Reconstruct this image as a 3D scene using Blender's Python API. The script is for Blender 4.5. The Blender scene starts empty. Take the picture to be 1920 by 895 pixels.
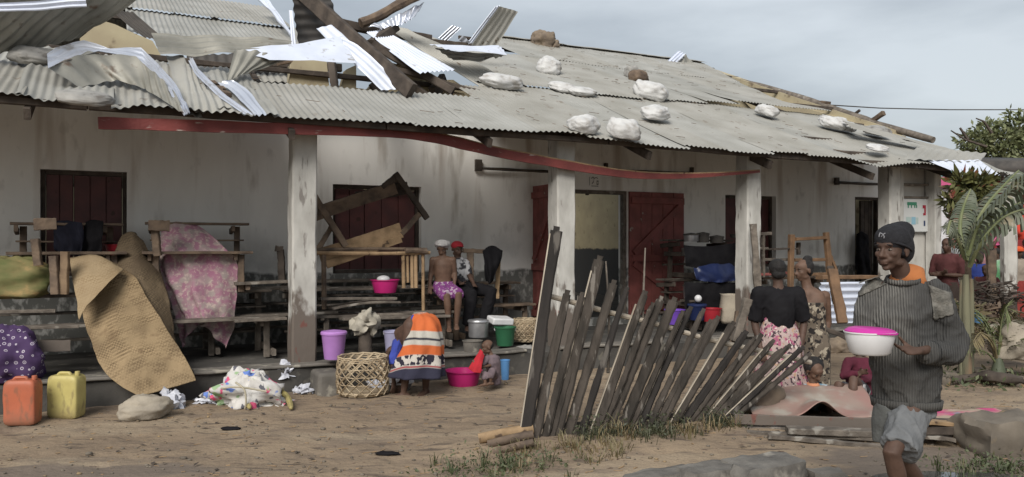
import bpy, bmesh, math, random
from mathutils import Vector, Matrix, Euler, noise
random.seed(7)
R = math.radians
scene = bpy.context.scene
# ------------------------------------------------------------------ camera, sky, sun, exposure
F = 1500.0; CX = 960.0; HY = 460.0; CH = 1.6
cam_d = bpy.data.cameras.new('camera'); cam = bpy.data.objects.new('camera', cam_d)
scene.collection.objects.link(cam); scene.camera = cam
cam.location = (0, 0, CH); cam.rotation_euler = (R(90), 0, 0)
cam_d.sensor_width = 36; cam_d.lens = 36 * F / 1920; cam_d.shift_y = 12.5 / 1920
cam_d.clip_end = 2000; cam_d.clip_start = 0.05
scene.render.resolution_x = 1024; scene.render.resolution_y = 477
scene.view_settings.view_transform = 'Standard'; scene.view_settings.look = 'None'
scene.view_settings.exposure = 1.40; scene.view_settings.gamma = 1.0
SUN_EL = R(38); SUN_AZ = R(196)      # azimuth clockwise from +Y: the light comes over the left shoulder
world = bpy.data.worlds.new('World'); scene.world = world; world.use_nodes = True
nt = world.node_tree; nt.nodes.clear()
def nd(t, typ, **kw):
    n = t.nodes.new(typ)
    for k, v in kw.items(): setattr(n, k, v)
    return n
wo = nd(nt, 'ShaderNodeOutputWorld'); bg = nd(nt, 'ShaderNodeBackground'); bg.inputs[1].default_value = 0.12
sky = nd(nt, 'ShaderNodeTexSky', sky_type='NISHITA'); sky.sun_disc = False
sky.sun_elevation = SUN_EL; sky.sun_rotation = SUN_AZ; sky.air_density = 1.3; sky.dust_density = 3.0
tc = nd(nt, 'ShaderNodeTexCoord'); mp = nd(nt, 'ShaderNodeMapping'); mp.inputs['Scale'].default_value = (1.0, 1.0, 3.6)
mp.inputs['Location'].default_value = (3.3, 1.9, 0.4)
n1 = nd(nt, 'ShaderNodeTexNoise'); n1.inputs['Scale'].default_value = 1.7; n1.inputs['Detail'].default_value = 7; n1.inputs['Roughness'].default_value = .52
rp = nd(nt, 'ShaderNodeValToRGB')
rp.color_ramp.elements[0].position = .36; rp.color_ramp.elements[0].color = (1.10, 1.21, 1.34, 1)
rp.color_ramp.elements[1].position = .62; rp.color_ramp.elements[1].color = (2.02, 2.16, 2.29, 1)
mx = nd(nt, 'ShaderNodeMix', data_type='RGBA'); mx.inputs[0].default_value = .93
nt.links.new(tc.outputs['Generated'], mp.inputs[0]); nt.links.new(mp.outputs[0], n1.inputs[0])
nt.links.new(n1.outputs[0], rp.inputs[0]); nt.links.new(sky.outputs[0], mx.inputs[6]); nt.links.new(rp.outputs[0], mx.inputs[7])
nt.links.new(mx.outputs[2], bg.inputs[0]); nt.links.new(bg.outputs[0], wo.inputs[0])
sd = bpy.data.lights.new('sun', 'SUN'); sd.energy = 1.5; sd.angle = R(32); sd.color = (1, .96, .9)
sun = bpy.data.objects.new('sun', sd); scene.collection.objects.link(sun)
sdir = Vector((math.sin(SUN_AZ) * math.cos(SUN_EL), math.cos(SUN_AZ) * math.cos(SUN_EL), math.sin(SUN_EL)))
sun.rotation_euler = sdir.to_track_quat('Z', 'Y').to_euler()

# ------------------------------------------------------------------ coordinates
def V(*a): return Vector(a)
def P(px, py, Y): return V((px - CX) / F * Y, Y, CH - (py - HY) / F * Y)
def G(px, py, z=0.0): return P(px, py, (CH - z) * F / (py - HY))
PHI = math.atan(1500 / 3035)
BD = V(math.cos(PHI), math.sin(PHI), 0); BN = V(-math.sin(PHI), math.cos(PHI), 0); BO = V(-2.37, 9.0, 0)
def B(s, w, z=0.0): return BO + BD * s + BN * w + V(0, 0, z)
def S(px, w):
    a = (px - CX) / F; o = BO + BN * w
    return (a * o.y - o.x) / (BD.x - a * BD.y)
def W(px, py, w):                       # the point seen at a pixel on the plane w = const of the building
    p = B(S(px, w), w); return P(px, py, p.y)
EZ = 2.95; TAN = .408; WALLW = 4.3; FLZ = .25; RW = 7.0
def dz(s, w):
    k = max(0.0, 1 - (w + .6) / 3.0)
    pts = [(-9, 0), (-3.2, .02), (-2.4, -.02), (-1, -.06), (2.4, -.01), (3.1, .03), (3.8, -.03), (6, -.09), (8, -.07), (8.6, -.17), (9.3, -.08), (11.4, -.12), (13, -.12)]
    v = 0
    for (a, b), (c, d) in zip(pts, pts[1:]):
        if a <= s <= c: v = b + (d - b) * (s - a) / (c - a)
    return v * k + .022 * noise.noise(V(s * .9, w * .7, 3.1))
def RZ(s, w): return EZ + TAN * (w + .6) + dz(s, w)
def BP(p):
    q = p - BO; return q.dot(BD), q.dot(BN)
def RP(px, py, h=0.0):                  # the point seen at a pixel on the roof slope, raised h
    a = (px - CX) / F; b = (HY - py) / F
    k = BN.y + BN.x * a; w0 = -(BO.dot(BN))
    Y = (EZ + TAN * .6 + h - CH + TAN * w0) / (b - TAN * k)
    return P(px, py, Y)
def gh(x, y):                            # ground relief
    h = .018 * noise.noise(V(x * .8, y * .8, 0)) + .010 * noise.noise(V(x * 3, y * 3, 5)) + .011 * noise.noise(V(x * 6.5, y * 7.5, 9)) - .024 * max(0, noise.noise(V(x * 4.2, y * 5, 2)) - .25) * 2
    d = ((x - .55) / 1.1) ** 2 + ((y - 6.35) / .32) ** 2
    h += .07 * math.exp(-d)
    d = ((x + 1.9) / 1.1) ** 2 + ((y - 5.35) / .30) ** 2
    h += .07 * math.exp(-d)
    d = ((x - 1.7) / .9) ** 2 + ((y - 7.0) / .35) ** 2
    h += .06 * math.exp(-d)
    return h
def GR(px, py):                          # ground point at a pixel
    p = G(px, py)
    for _ in range(3): p = G(px, py, gh(p.x, p.y))
    return p

# ------------------------------------------------------------------ mesh builder
def worig(o):
    v = Vector((0, 0, 0))
    while o is not None: v = v + o.location; o = o.parent
    return v
def props(o, label=None, cat=None, group=None, kind=None):
    if label: o['label'] = label
    if cat: o['category'] = cat
    if group: o['group'] = group
    if kind: o['kind'] = kind
    return o
def thing(name, loc, label, cat, group=None, rz=0):
    o = bpy.data.objects.new(name, None); scene.collection.objects.link(o); o.empty_display_size = .1
    o.location = loc; o.rotation_euler.z = rz
    return props(o, label, cat, group)
class MB:
    def __init__(s): s.v = []; s.f = []; s.m = []
    def add(s, vs, fs, mi=0):
        n = len(s.v); s.v += [Vector(x) for x in vs]; s.f += [tuple(i + n for i in f) for f in fs]; s.m += [mi] * len(fs); return s
    def quad(s, a, b, c, d, mi=0): return s.add([a, b, c, d], [(0, 1, 2, 3)], mi)
    def box(s, c, size, M=None, mi=0):
        x, y, z = [k / 2 for k in size]; M = M or Matrix.Identity(3); c = Vector(c)
        vs = [c + M @ V(i * x, j * y, k * z) for i in (-1, 1) for j in (-1, 1) for k in (-1, 1)]
        return s.add(vs, [(0, 1, 3, 2), (4, 6, 7, 5), (0, 4, 5, 1), (2, 3, 7, 6), (0, 2, 6, 4), (1, 5, 7, 3)], mi)
    def bbox(s, s0, s1, w0, w1, z0, z1, mi=0):      # box in the building's frame
        vs = [B(a, b, c) for a in (s0, s1) for b in (w0, w1) for c in (z0, z1)]
        return s.add(vs, [(0, 1, 3, 2), (4, 6, 7, 5), (0, 4, 5, 1), (2, 3, 7, 6), (0, 2, 6, 4), (1, 5, 7, 3)], mi)
    def beam(s, p0, p1, w, h, up=None, seg=4, jit=0.0, taper=1.0, ch=.12, mi=0, bend=0.0, twist=0.0):
        p0 = Vector(p0); p1 = Vector(p1); d = (p1 - p0); L = d.length; d = d / L
        up = Vector(up) if up is not None else V(0, 0, 1)
        if abs(up.dot(d)) > .97: up = V(0, 1, 0)
        x = d.cross(up).normalized(); y = x.cross(d).normalized()
        c = min(w, h) * ch; a, b = w / 2, h / 2
        sec = [(-a + c, -b), (a - c, -b), (a, -b + c), (a, b - c), (a - c, b), (-a + c, b), (-a, b - c), (-a, -b + c)]
        vs = []; fs = []; n0 = random.random() * 99
        for i in range(seg + 1):
            t = i / seg; k = 1 + (taper - 1) * t; cen = p0 + d * L * t + y * bend * math.sin(t * math.pi)
            if jit: cen = cen + (x * noise.noise(V(t * 3 + n0, 1, 0)) + y * noise.noise(V(t * 3 + n0, 9, 0))) * jit
            kk = k * (1 + (random.uniform(-1, 1) * jit / max(w, h) * 1.0)); ct, st = math.cos(twist * t), math.sin(twist * t)
            for q, r in sec: q, r = q * ct - r * st, q * st + r * ct; vs.append(cen + x * q * kk + y * r * kk)
        for i in range(seg):
            for j in range(8):
                fs.append((i * 8 + j, i * 8 + (j + 1) % 8, i * 8 + 8 + (j + 1) % 8, i * 8 + 8 + j))
        fs.append(tuple(range(7, -1, -1))); fs.append(tuple(seg * 8 + j for j in range(8)))
        return s.add(vs, fs, mi)
    def tube(s, pts, rad, n=8, cap=True, sq=1.0, up=None, mi=0, round_=False):
        pts = [Vector(p) for p in pts]
        if not hasattr(rad, '__len__') or (isinstance(rad, tuple)): rad = [rad] * len(pts)
        if round_:
            d0 = (pts[0] - pts[1]).normalized(); d1 = (pts[-1] - pts[-2]).normalized(); r0, r1 = rad[0], rad[-1]
            m0 = min(r0) if hasattr(r0, '__len__') else r0; m1 = min(r1) if hasattr(r1, '__len__') else r1
            sc_ = lambda q, k: tuple(x * k for x in q) if hasattr(q, '__len__') else q * k
            pts = [pts[0] + d0 * m0 * .93, pts[0] + d0 * m0 * .6] + pts + [pts[-1] + d1 * m1 * .6, pts[-1] + d1 * m1 * .93]
            rad = [sc_(r0, .35), sc_(r0, .8)] + list(rad) + [sc_(r1, .8), sc_(r1, .35)]
        vs = []; fs = []; prev = None
        for i, p in enumerate(pts):
            d = (pts[min(i + 1, len(pts) - 1)] - pts[max(i - 1, 0)]).normalized()
            if prev is None:
                u = Vector(up) if up is not None else V(0, 0, 1)
                if abs(u.dot(d)) > .95: u = V(0, 1, 0)
                x = d.cross(u).normalized()
            else:
                x = (prev - d * prev.dot(d)).normalized()
            y = x.cross(d).normalized(); prev = x; r = rad[i]
            r = r if hasattr(r, '__len__') else (r, r * sq)
            for j in range(n):
                a = 2 * math.pi * j / n; vs.append(p + x * math.cos(a) * r[0] + y * math.sin(a) * r[1])
        for i in range(len(pts) - 1):
            for j in range(n):
                fs.append((i * n + j, i * n + n + j, i * n + n + (j + 1) % n, i * n + (j + 1) % n))
        if cap: fs.append(tuple(range(n))); fs.append(tuple((len(pts) - 1) * n + j for j in range(n - 1, -1, -1)))
        return s.add(vs, fs, mi)
    def ball(s, c, r, n=12, M=None, mi=0, wob=0.0, ws=3.0):
        c = Vector(c); r = r if hasattr(r, '__len__') else (r, r, r); M = M or Matrix.Identity(3); h = n // 2
        vs = [c + M @ V(0, 0, r[2])]; fs = []
        for i in range(1, h):
            a = math.pi * i / h
            for j in range(n):
                b = 2 * math.pi * j / n; q = V(math.sin(a) * math.cos(b), math.sin(a) * math.sin(b), math.cos(a))
                k = 1 + wob * noise.noise(q * ws + c * 7) if wob else 1
                vs.append(c + M @ V(q.x * r[0] * k, q.y * r[1] * k, q.z * r[2] * k))
        vs.append(c + M @ V(0, 0, -r[2])); e = len(vs) - 1
        for j in range(n): fs.append((0, 1 + j, 1 + (j + 1) % n)); fs.append((e, e - n + (j + 1) % n, e - n + j))
        for i in range(h - 2):
            for j in range(n):
                a = 1 + i * n + j; b = 1 + i * n + (j + 1) % n; fs.append((a, a + n, b + n, b))
        return s.add(vs, fs, mi)
    def lathe(s, prof, c, n=24, mi=0, M=None, ell=1.0):
        c = Vector(c); vs = []; fs = []; M = M or Matrix.Identity(3)
        for r, z in prof:
            for j in range(n):
                a = 2 * math.pi * j / n; vs.append(c + M @ V(r * math.cos(a), r * math.sin(a) * ell, z))
        for i in range(len(prof) - 1):
            for j in range(n): fs.append((i * n + j, i * n + (j + 1) % n, i * n + n + (j + 1) % n, i * n + n + j))
        return s.add(vs, fs, mi)
    def patch(s, fn, nu, nv, mi=0, wrap=False):
        vs = [fn(i / nu, j / nv) for j in range(nv + 1) for i in range(nu + 1)]
        fs = [(j * (nu + 1) + i, j * (nu + 1) + i + 1, (j + 1) * (nu + 1) + i + 1, (j + 1) * (nu + 1) + i) for j in range(nv) for i in range(nu)]
        return s.add(vs, fs, mi)
    def build(s, name, mats, parent=None, at=None, ang=38, label=None, cat=None, group=None, kind=None, solid=0.0, remesh=0.0, smooth=0, link=True, merge=False, subd=0):
        me = bpy.data.meshes.new(name); base = worig(parent) if parent is not None else (Vector(at) if at is not None else V(0, 0, 0))
        me.from_pydata([v - base for v in s.v], [], s.f)
        for m in (mats if isinstance(mats, (list, tuple)) else [mats]): me.materials.append(m)
        me.polygons.foreach_set('material_index', s.m); me.update()
        bm = bmesh.new(); bm.from_mesh(me)
        if merge: bmesh.ops.remove_doubles(bm, verts=bm.verts, dist=1e-4)
        bmesh.ops.recalc_face_normals(bm, faces=bm.faces); bm.to_mesh(me); bm.free()
        o = bpy.data.objects.new(name, me)
        if remesh:
            scene.collection.objects.link(o)
            md = o.modifiers.new('r', 'REMESH'); md.mode = 'VOXEL'; md.voxel_size = remesh
            if smooth: ms = o.modifiers.new('s', 'SMOOTH'); ms.iterations = smooth; ms.factor = .5
            dg = bpy.context.evaluated_depsgraph_get(); me2 = bpy.data.meshes.new_from_object(o.evaluated_get(dg))
            o.modifiers.clear(); scene.collection.objects.unlink(o); o.data = me2; me = me2; me.name = name
            if len(me.materials) == 0:
                for m in (mats if isinstance(mats, (list, tuple)) else [mats]): me.materials.append(m)
            ang = 180
        me.polygons.foreach_set('use_smooth', [True] * len(me.polygons))
        if ang < 180: me.set_sharp_from_angle(angle=R(ang))
        if solid: md = o.modifiers.new('thick', 'SOLIDIFY'); md.thickness = solid; md.offset = 0
        if subd: md = o.modifiers.new('sub', 'SUBSURF'); md.levels = subd; md.render_levels = subd
        if link: scene.collection.objects.link(o)
        if parent is not None: o.parent = parent
        else: o.location = base
        return props(o, label, cat, group, kind)
def wrinkle(o, amp, fr, seed=0, st=(1, 1, 1), width=.2):
    me = o.data; nn = [v.normal.copy() for v in me.vertices]; b = worig(o)
    for v, n_ in zip(me.vertices, nn):
        q = v.co + b; q = V(q.x * st[0], q.y * st[1], q.z * st[2]) * fr + V(seed, seed * 2, 0)
        a = max(0, width - abs(noise.noise(q))) / width; c = max(0, width - abs(noise.noise(q * 2.3 + V(5, 1, 0)))) / width
        v.co += n_ * amp * (a * 1.0 + c * .45 - .4)
    me.update(); return o
def rotm(x=0, y=0, z=0): return Euler((R(x), R(y), R(z))).to_matrix()
BM_ = Matrix((BD, BN, V(0, 0, 1))).transposed()      # building axes as a matrix
def lerp(a, b, t): return a + (b - a) * t
def polyl(pts, t):                       # point on a polyline by fraction of its length
    ls = [(pts[i + 1] - pts[i]).length for i in range(len(pts) - 1)]; L = sum(ls) * t
    for i, l in enumerate(ls):
        if L <= l or i == len(ls) - 1: return pts[i].lerp(pts[i + 1], L / l if l else 0)
        L -= l
def corr(mb, A, Bp, waves, amp=.011, nv=10, along=True, crumple=0.0, thick=True, seed=0, cs=2.0):
    """sheet lofted between polylines A and Bp; corrugation ridges run from A to B (along) or parallel to them"""
    nu = max(4, int(waves * 6)) if along else 18
    nvv = nv if along else max(4, int(waves * 6))
    def base(u, v): return polyl(A, u).lerp(polyl(Bp, u), v)
    def fn(u, v):
        p = base(u, v); e = .01
        du = base(min(u + e, 1), v) - base(max(u - e, 0), v); dv = base(u, min(v + e, 1)) - base(u, max(v - e, 0)); n = du.cross(dv)
        n = n.normalized() if n.length > 1e-9 else V(0, 0, 1)
        t = (u if along else v) * waves * 2 * math.pi
        p = p + n * amp * math.sin(t)
        if crumple: p = p + n * crumple * noise.noise(p * cs + V(seed, 0, 0)) + V(0, 0, 1) * crumple * .4 * noise.noise(p * cs * 2.3 + V(seed, 7, 0))
        return p
    mb.patch(fn, nu, nvv)
# ------------------------------------------------------------------ materials
def lin(c):
    return tuple(((x / 255) / 12.92 if x / 255 <= .04045 else ((x / 255 + .055) / 1.055) ** 2.4) for x in c) + (1,)
def mat(name, c1, c2=None, scale=4.0, rough=.85, bump=0.0, bscale=30.0, metal=0.0, stretch=(1, 1, 1), c3=None, s3=1.2, t3=.6, w3=.08, detail=5, spec=.3, lo=.35, hi=.65, rvar=0.0, st3=None, bst=None):
    m = bpy.data.materials.new(name); m.use_nodes = True; t = m.node_tree; b = t.nodes['Principled BSDF']
    b.inputs['Roughness'].default_value = rough; b.inputs['Metallic'].default_value = metal; b.inputs['Specular IOR Level'].default_value = spec
    co = nd(t, 'ShaderNodeTexCoord'); L = t.links
    def noi(sc, st, det=detail):
        mpn = nd(t, 'ShaderNodeMapping'); mpn.inputs['Scale'].default_value = st; L.new(co.outputs['Object'], mpn.inputs[0])
        n = nd(t, 'ShaderNodeTexNoise'); n.inputs['Scale'].default_value = sc; n.inputs['Detail'].default_value = det; L.new(mpn.outputs[0], n.inputs[0]); return n.outputs[0]
    def ramp(src, a, bb, ca=(0, 0, 0, 1), cb=(1, 1, 1, 1)):
        r = nd(t, 'ShaderNodeValToRGB'); r.color_ramp.elements[0].position = a; r.color_ramp.elements[1].position = bb
        r.color_ramp.elements[0].color = ca; r.color_ramp.elements[1].color = cb; L.new(src, r.inputs[0]); return r.outputs[0]
    c1 = lin(c1) if max(c1) > 1 else tuple(c1) + (1,)
    out = None
    if c2 is None: c2 = tuple(x * 255 for x in c1[:3]); c2 = None
    if c2 is not None:
        c2 = lin(c2) if max(c2) > 1 else tuple(c2) + (1,)
        out = ramp(noi(scale, stretch), lo, hi, c1, c2)
    else: b.inputs['Base Color'].default_value = c1
    if c3 is not None:
        c3 = lin(c3) if max(c3) > 1 else tuple(c3) + (1,)
        f = ramp(noi(s3, st3 or stretch, 8), t3, t3 + w3); x = nd(t, 'ShaderNodeMix', data_type='RGBA'); L.new(f, x.inputs[0])
        if out is not None: L.new(out, x.inputs[6])
        else: x.inputs[6].default_value = c1
        x.inputs[7].default_value = c3; out = x.outputs[2]
    if out is not None: L.new(out, b.inputs['Base Color'])
    if bump:
        bn = nd(t, 'ShaderNodeBump'); bn.inputs['Strength'].default_value = min(1, bump); bn.inputs['Distance'].default_value = .01 * max(1, bump)
        L.new(noi(bscale, bst or stretch, 6), bn.inputs['Height']); L.new(bn.outputs[0], b.inputs['Normal'])
    if rvar: L.new(ramp(noi(scale * 1.7, stretch), .3, .7, (rough - rvar,) * 3 + (1,), (rough + rvar,) * 3 + (1,)), b.inputs['Roughness'])
    m['_out'] = 1
    return m
def overlay(m, fac_fn, color):            # mix another colour over a material's base colour; fac_fn(tree, texcoord) returns a socket
    t = m.node_tree; b = t.nodes['Principled BSDF']; co = [n for n in t.nodes if n.type == 'TEX_COORD'][0]
    x = nd(t, 'ShaderNodeMix', data_type='RGBA'); i = b.inputs['Base Color']
    if i.is_linked: t.links.new(i.links[0].from_socket, x.inputs[6])
    else: x.inputs[6].default_value = i.default_value
    c = fac_fn(t, co); t.links.new(c, x.inputs[0])
    if hasattr(color, 'is_linked') or hasattr(color, 'links'): t.links.new(color, x.inputs[7])
    else: x.inputs[7].default_value = lin(color) if max(color) > 1 else tuple(color) + (1,)
    t.links.new(x.outputs[2], i); return m
def mathn(t, op, a, b=None, c=None):
    n = nd(t, 'ShaderNodeMath', operation=op); n.use_clamp = False
    for i, q in enumerate((a, b, c)):
        if q is None: continue
        if isinstance(q, (int, float)): n.inputs[i].default_value = q
        else: t.links.new(q, n.inputs[i])
    return n.outputs[0]
def noisen(t, co, sc, st=(1, 1, 1), det=5, vec='Object'):
    mpn = nd(t, 'ShaderNodeMapping'); mpn.inputs['Scale'].default_value = st; t.links.new(co.outputs[vec], mpn.inputs[0])
    n = nd(t, 'ShaderNodeTexNoise'); n.inputs['Scale'].default_value = sc; n.inputs['Detail'].default_value = det; t.links.new(mpn.outputs[0], n.inputs[0]); return n.outputs[0]
def sepz(t, co):
    s = nd(t, 'ShaderNodeSeparateXYZ'); t.links.new(co.outputs['Object'], s.inputs[0]); return s.outputs
def stepn(t, v, a, b):
    n = nd(t, 'ShaderNodeMapRange'); n.inputs[1].default_value = a; n.inputs[2].default_value = b; n.inputs[3].default_value = 0; n.inputs[4].default_value = 1
    t.links.new(v, n.inputs[0]); return n.outputs[0]
M = {}
M['roof'] = mat('roof_metal', (.37, .36, .325), (.29, .28, .25), 1.1, .55, .12, 60, .25, (1, 1, 1), c3=(.16, .13, .10), s3=7, t3=.66, w3=.05, st3=(1, .5, 1))
for _k, (_a, _b) in enumerate((((.345, .34, .315), (.27, .265, .24)), ((.32, .315, .29), (.25, .245, .22)), ((.335, .325, .295), (.26, .25, .22)))): M['roof%d' % _k] = mat('roof_metal', _a, _b, 1.6, .55, .12, 60, .2, (1, 1, 1), c3=(.19, .16, .13), s3=7, t3=(.68, .66, .64)[_k], w3=.10, st3=(1, .35, 1))
M['tin'] = mat('bare_tin', (.50, .53, .60), (.60, .63, .70), 2.0, .34, .15, 12, .55, c3=(.36, .36, .37), s3=4, t3=.58, w3=.1)
M['whitetin'] = mat('white_tin', (.62, .66, .76), (.52, .56, .64), 2.5, .45, .1, 20, .15, c3=(.30, .29, .28), s3=6, t3=.63, w3=.1)
M['tinold'] = mat('weathered_tin', (.30, .29, .255), (.20, .195, .17), 3.0, .55, .2, 20, .3, c3=(.12, .08, .055), s3=5, t3=.62, w3=.08)
M['tindark'] = mat('dark_tin', (.045, .042, .04), (.08, .072, .065), 5.0, .7, .2, 20, .1)  # dark tin; on the roof it also carries the shade of undersides and gaps
M['timber'] = mat('dark_timber', (.085, .068, .055), (.04, .032, .027), 6, .85, .6, 30, 0, (1, 1, 1))
M['timber2'] = mat('brown_timber', (.16, .115, .08), (.075, .055, .042), 7, .8, .6, 30)
M['light_wood'] = mat('light_wood', (.33, .225, .13), (.20, .135, .075), 8, .8, .5, 40, c3=(.07, .045, .03), s3=9, t3=.63, w3=.05)
M['grey_wood'] = mat('grey_wood', (.17, .145, .12), (.085, .072, .06), 9, .9, .7, 40, c3=(.25, .23, .20), s3=6, t3=.6, w3=.06)
M['red_paint'] = mat('red_paint', (.10, .034, .032), (.068, .026, .025), 5, .5, .3, 20, c3=(.05, .02, .015), s3=8, t3=.66, w3=.05)
M['red_board'] = mat('red_board_paint', (.25, .080, .070), (.165, .055, .048), 5, .6, .4, 20, c3=(.30, .26, .22), s3=10, t3=.68, w3=.04)
# ------------------------------------------------------------------ more materials
WALLW = 2.0; RW = 8.0; SE = 12.4
M['plaster'] = mat('limewashed_plaster', (.80, .785, .745), (.68, .665, .63), 1.6, .9, .25, 9, 0, (1, 1, .45), c3=(.46, .43, .385), s3=2.6, t3=.60, w3=.16, st3=(1.6, 1.6, .35))
def dado(t, co):
    z = sepz(t, co)[2]; n = noisen(t, co, 3.0, (1, 1, 1), 8); n2 = noisen(t, co, 13.0, (1, 1, .6), 8)
    e = mathn(t, 'ADD', z, mathn(t, 'MULTIPLY', mathn(t, 'SUBTRACT', n, .5), .16))
    f = stepn(t, e, 1.24, 1.20); return mathn(t, 'MULTIPLY', f, mathn(t, 'ADD', .55, mathn(t, 'MULTIPLY', stepn(t, n2, .62, .50), .45)))
def streak(t, co):
    z = sepz(t, co)[2]; n = noisen(t, co, 3.2, (1, 1, .10), 6); return mathn(t, 'MULTIPLY', stepn(t, n, .54, .68), mathn(t, 'MULTIPLY', stepn(t, z, 1.3, 3.4), .8))
def upper(t, co):
    z = sepz(t, co)[2]; return stepn(t, z, 3.38, 3.42)
def mildew(t, co):
    z = sepz(t, co)[2]; n = noisen(t, co, 2.2, (1, 1, .8), 9); return mathn(t, 'MULTIPLY', stepn(t, n, .5, .62), mathn(t, 'MULTIPLY', stepn(t, z, 1.9, 1.0), .6))
overlay(M['plaster'], streak, (.34, .27, .21)); overlay(M['plaster'], mildew, (.30, .30, .275)); overlay(M['plaster'], lambda t, co: mathn(t, 'MULTIPLY', stepn(t, noisen(t, co, 6, (1, 1, .5), 12), .60, .72), .35), (.30, .285, .26)); overlay(M['plaster'], dado, (.135, .135, .125)); overlay(M['plaster'], upper, (.40, .33, .19))
M['yellow'] = mat('yellow_plaster', (.42, .37, .25), (.33, .28, .19), 2.2, .92, .3, 9, c3=(.20, .16, .11), s3=5, t3=.6, w3=.08)
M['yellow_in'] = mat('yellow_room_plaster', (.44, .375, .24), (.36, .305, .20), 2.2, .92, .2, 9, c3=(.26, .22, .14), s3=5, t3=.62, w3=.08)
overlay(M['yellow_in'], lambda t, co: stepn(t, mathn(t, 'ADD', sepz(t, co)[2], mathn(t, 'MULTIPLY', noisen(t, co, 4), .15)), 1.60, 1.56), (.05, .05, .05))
M['column'] = mat('whitewashed_column', (.46, .45, .42), (.34, .33, .305), 6, .9, .5, 18, 0, (1, 1, .5), c3=(.20, .185, .17), s3=9, t3=.60, w3=.06, st3=(1.5, 1.5, .35))
def colbase(t, co):
    z = sepz(t, co)[2]; n = noisen(t, co, 5, (1, 1, .5), 8); return stepn(t, mathn(t, 'ADD', z, mathn(t, 'MULTIPLY', mathn(t, 'SUBTRACT', n, .5), 1.6)), 1.0, .85)
def colred(t, co):
    z = sepz(t, co)[2]; n = noisen(t, co, 9, (1, 1, .5), 6); return mathn(t, 'MULTIPLY', mathn(t, 'MULTIPLY', stepn(t, n, .60, .66), .7), stepn(t, z, .95, .75))
overlay(M['column'], colbase, (.12, .10, .085)); overlay(M['column'], colred, (.15, .045, .035))
M['concrete'] = mat('old_concrete', (.17, .155, .135), (.10, .092, .082), 3, .9, .5, 22, c3=(.27, .25, .21), s3=5, t3=.6, w3=.07)
M['plinth'] = mat('plinth_concrete', (.075, .07, .063), (.05, .047, .043), 3, .9, .5, 22, c3=(.13, .12, .10), s3=4, t3=.6, w3=.07)
M['dirt'] = None
def ground_mat():
    m = mat('sandy_earth', (.262, .198, .134), (.200, .150, .104), 1.3, .95, 1.6, 16, 0, (1, 1, 1), c3=(.105, .08, .06), s3=4.5, t3=.57, w3=.10, st3=(.6, 2.2, 1))
    overlay(m, lambda t, co: mathn(t, 'MULTIPLY', stepn(t, noisen(t, co, 1.0, (.45, 1.4, 1), 7), .52, .66), .75), (.30, .24, .17))
    overlay(m, lambda t, co: mathn(t, 'MULTIPLY', stepn(t, noisen(t, co, 70, (1, 1.3, 1), 3), .42, .66), .35), (.11, .085, .065))
    overlay(m, lambda t, co: mathn(t, 'MULTIPLY', stepn(t, noisen(t, co, 2.1, (.8, 1.8, 1), 9), .54, .62), .5), (.13, .10, .078))
    overlay(m, lambda t, co: stepn(t, noisen(t, co, 19, (.7, 1.6, 1), 4), .66, .69), (.06, .033, .025))
    def wet(t, co):
        s = sepz(t, co); x, y = s[0], s[1]
        def blob(cx, cy, rx, ry):
            a = mathn(t, 'DIVIDE', mathn(t, 'SUBTRACT', x, cx), rx); b = mathn(t, 'DIVIDE', mathn(t, 'SUBTRACT', y, cy), ry)
            return mathn(t, 'SUBTRACT', 1, mathn(t, 'ADD', mathn(t, 'MULTIPLY', a, a), mathn(t, 'MULTIPLY', b, b)))
        v = mathn(t, 'MAXIMUM', blob(-3.2, 5.55, 1.5, .30), mathn(t, 'MAXIMUM', blob(3.6, 6.0, 1.5, .42), blob(2.6, 5.5, 1.2, .3)))
        v = mathn(t, 'ADD', v, mathn(t, 'MULTIPLY', mathn(t, 'SUBTRACT', noisen(t, co, 2.6, (.7, 1.6, 1), 5), .5), 1.5))
        return stepn(t, v, 0, .35)
    overlay(m, wet, (.15, .12, .095))
    return m
M['dirt'] = ground_mat()
# ------------------------------------------------------------------ ground, one sheet to the horizon
def build_ground():
    def axis(lo, hi, fine0, fine1, step):
        a = []; x = fine0
        while x < fine1: a.append(x); x += step
        k = step; x = fine1
        while x < hi: a.append(x); k *= 1.25; x += k
        a.append(hi); k = step; x = fine0
        b = []
        while x > lo: k *= 1.25; x -= k; b.append(max(x, lo))
        return b[::-1] + a
    xs = axis(-600, 600, -6, 7, .05); ys = axis(-40, 900, 4.4, 10, .05); mb = MB()
    vs = [V(x, y, gh(x, y) if 3 < y < 30 and abs(x) < 20 else 0) for y in ys for x in xs]; n = len(xs)
    mb.add(vs, [(j * n + i, j * n + i + 1, j * n + n + i + 1, j * n + n + i) for j in range(len(ys) - 1) for i in range(n - 1)])
    mb.build('ground', M['dirt'], ang=180, kind='structure')
build_ground()
# ------------------------------------------------------------------ the long building
bld = thing('school_building', BO, 'long low whitewashed building with a storm torn tin roof over its veranda', 'building')
S1 = -8.0
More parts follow.
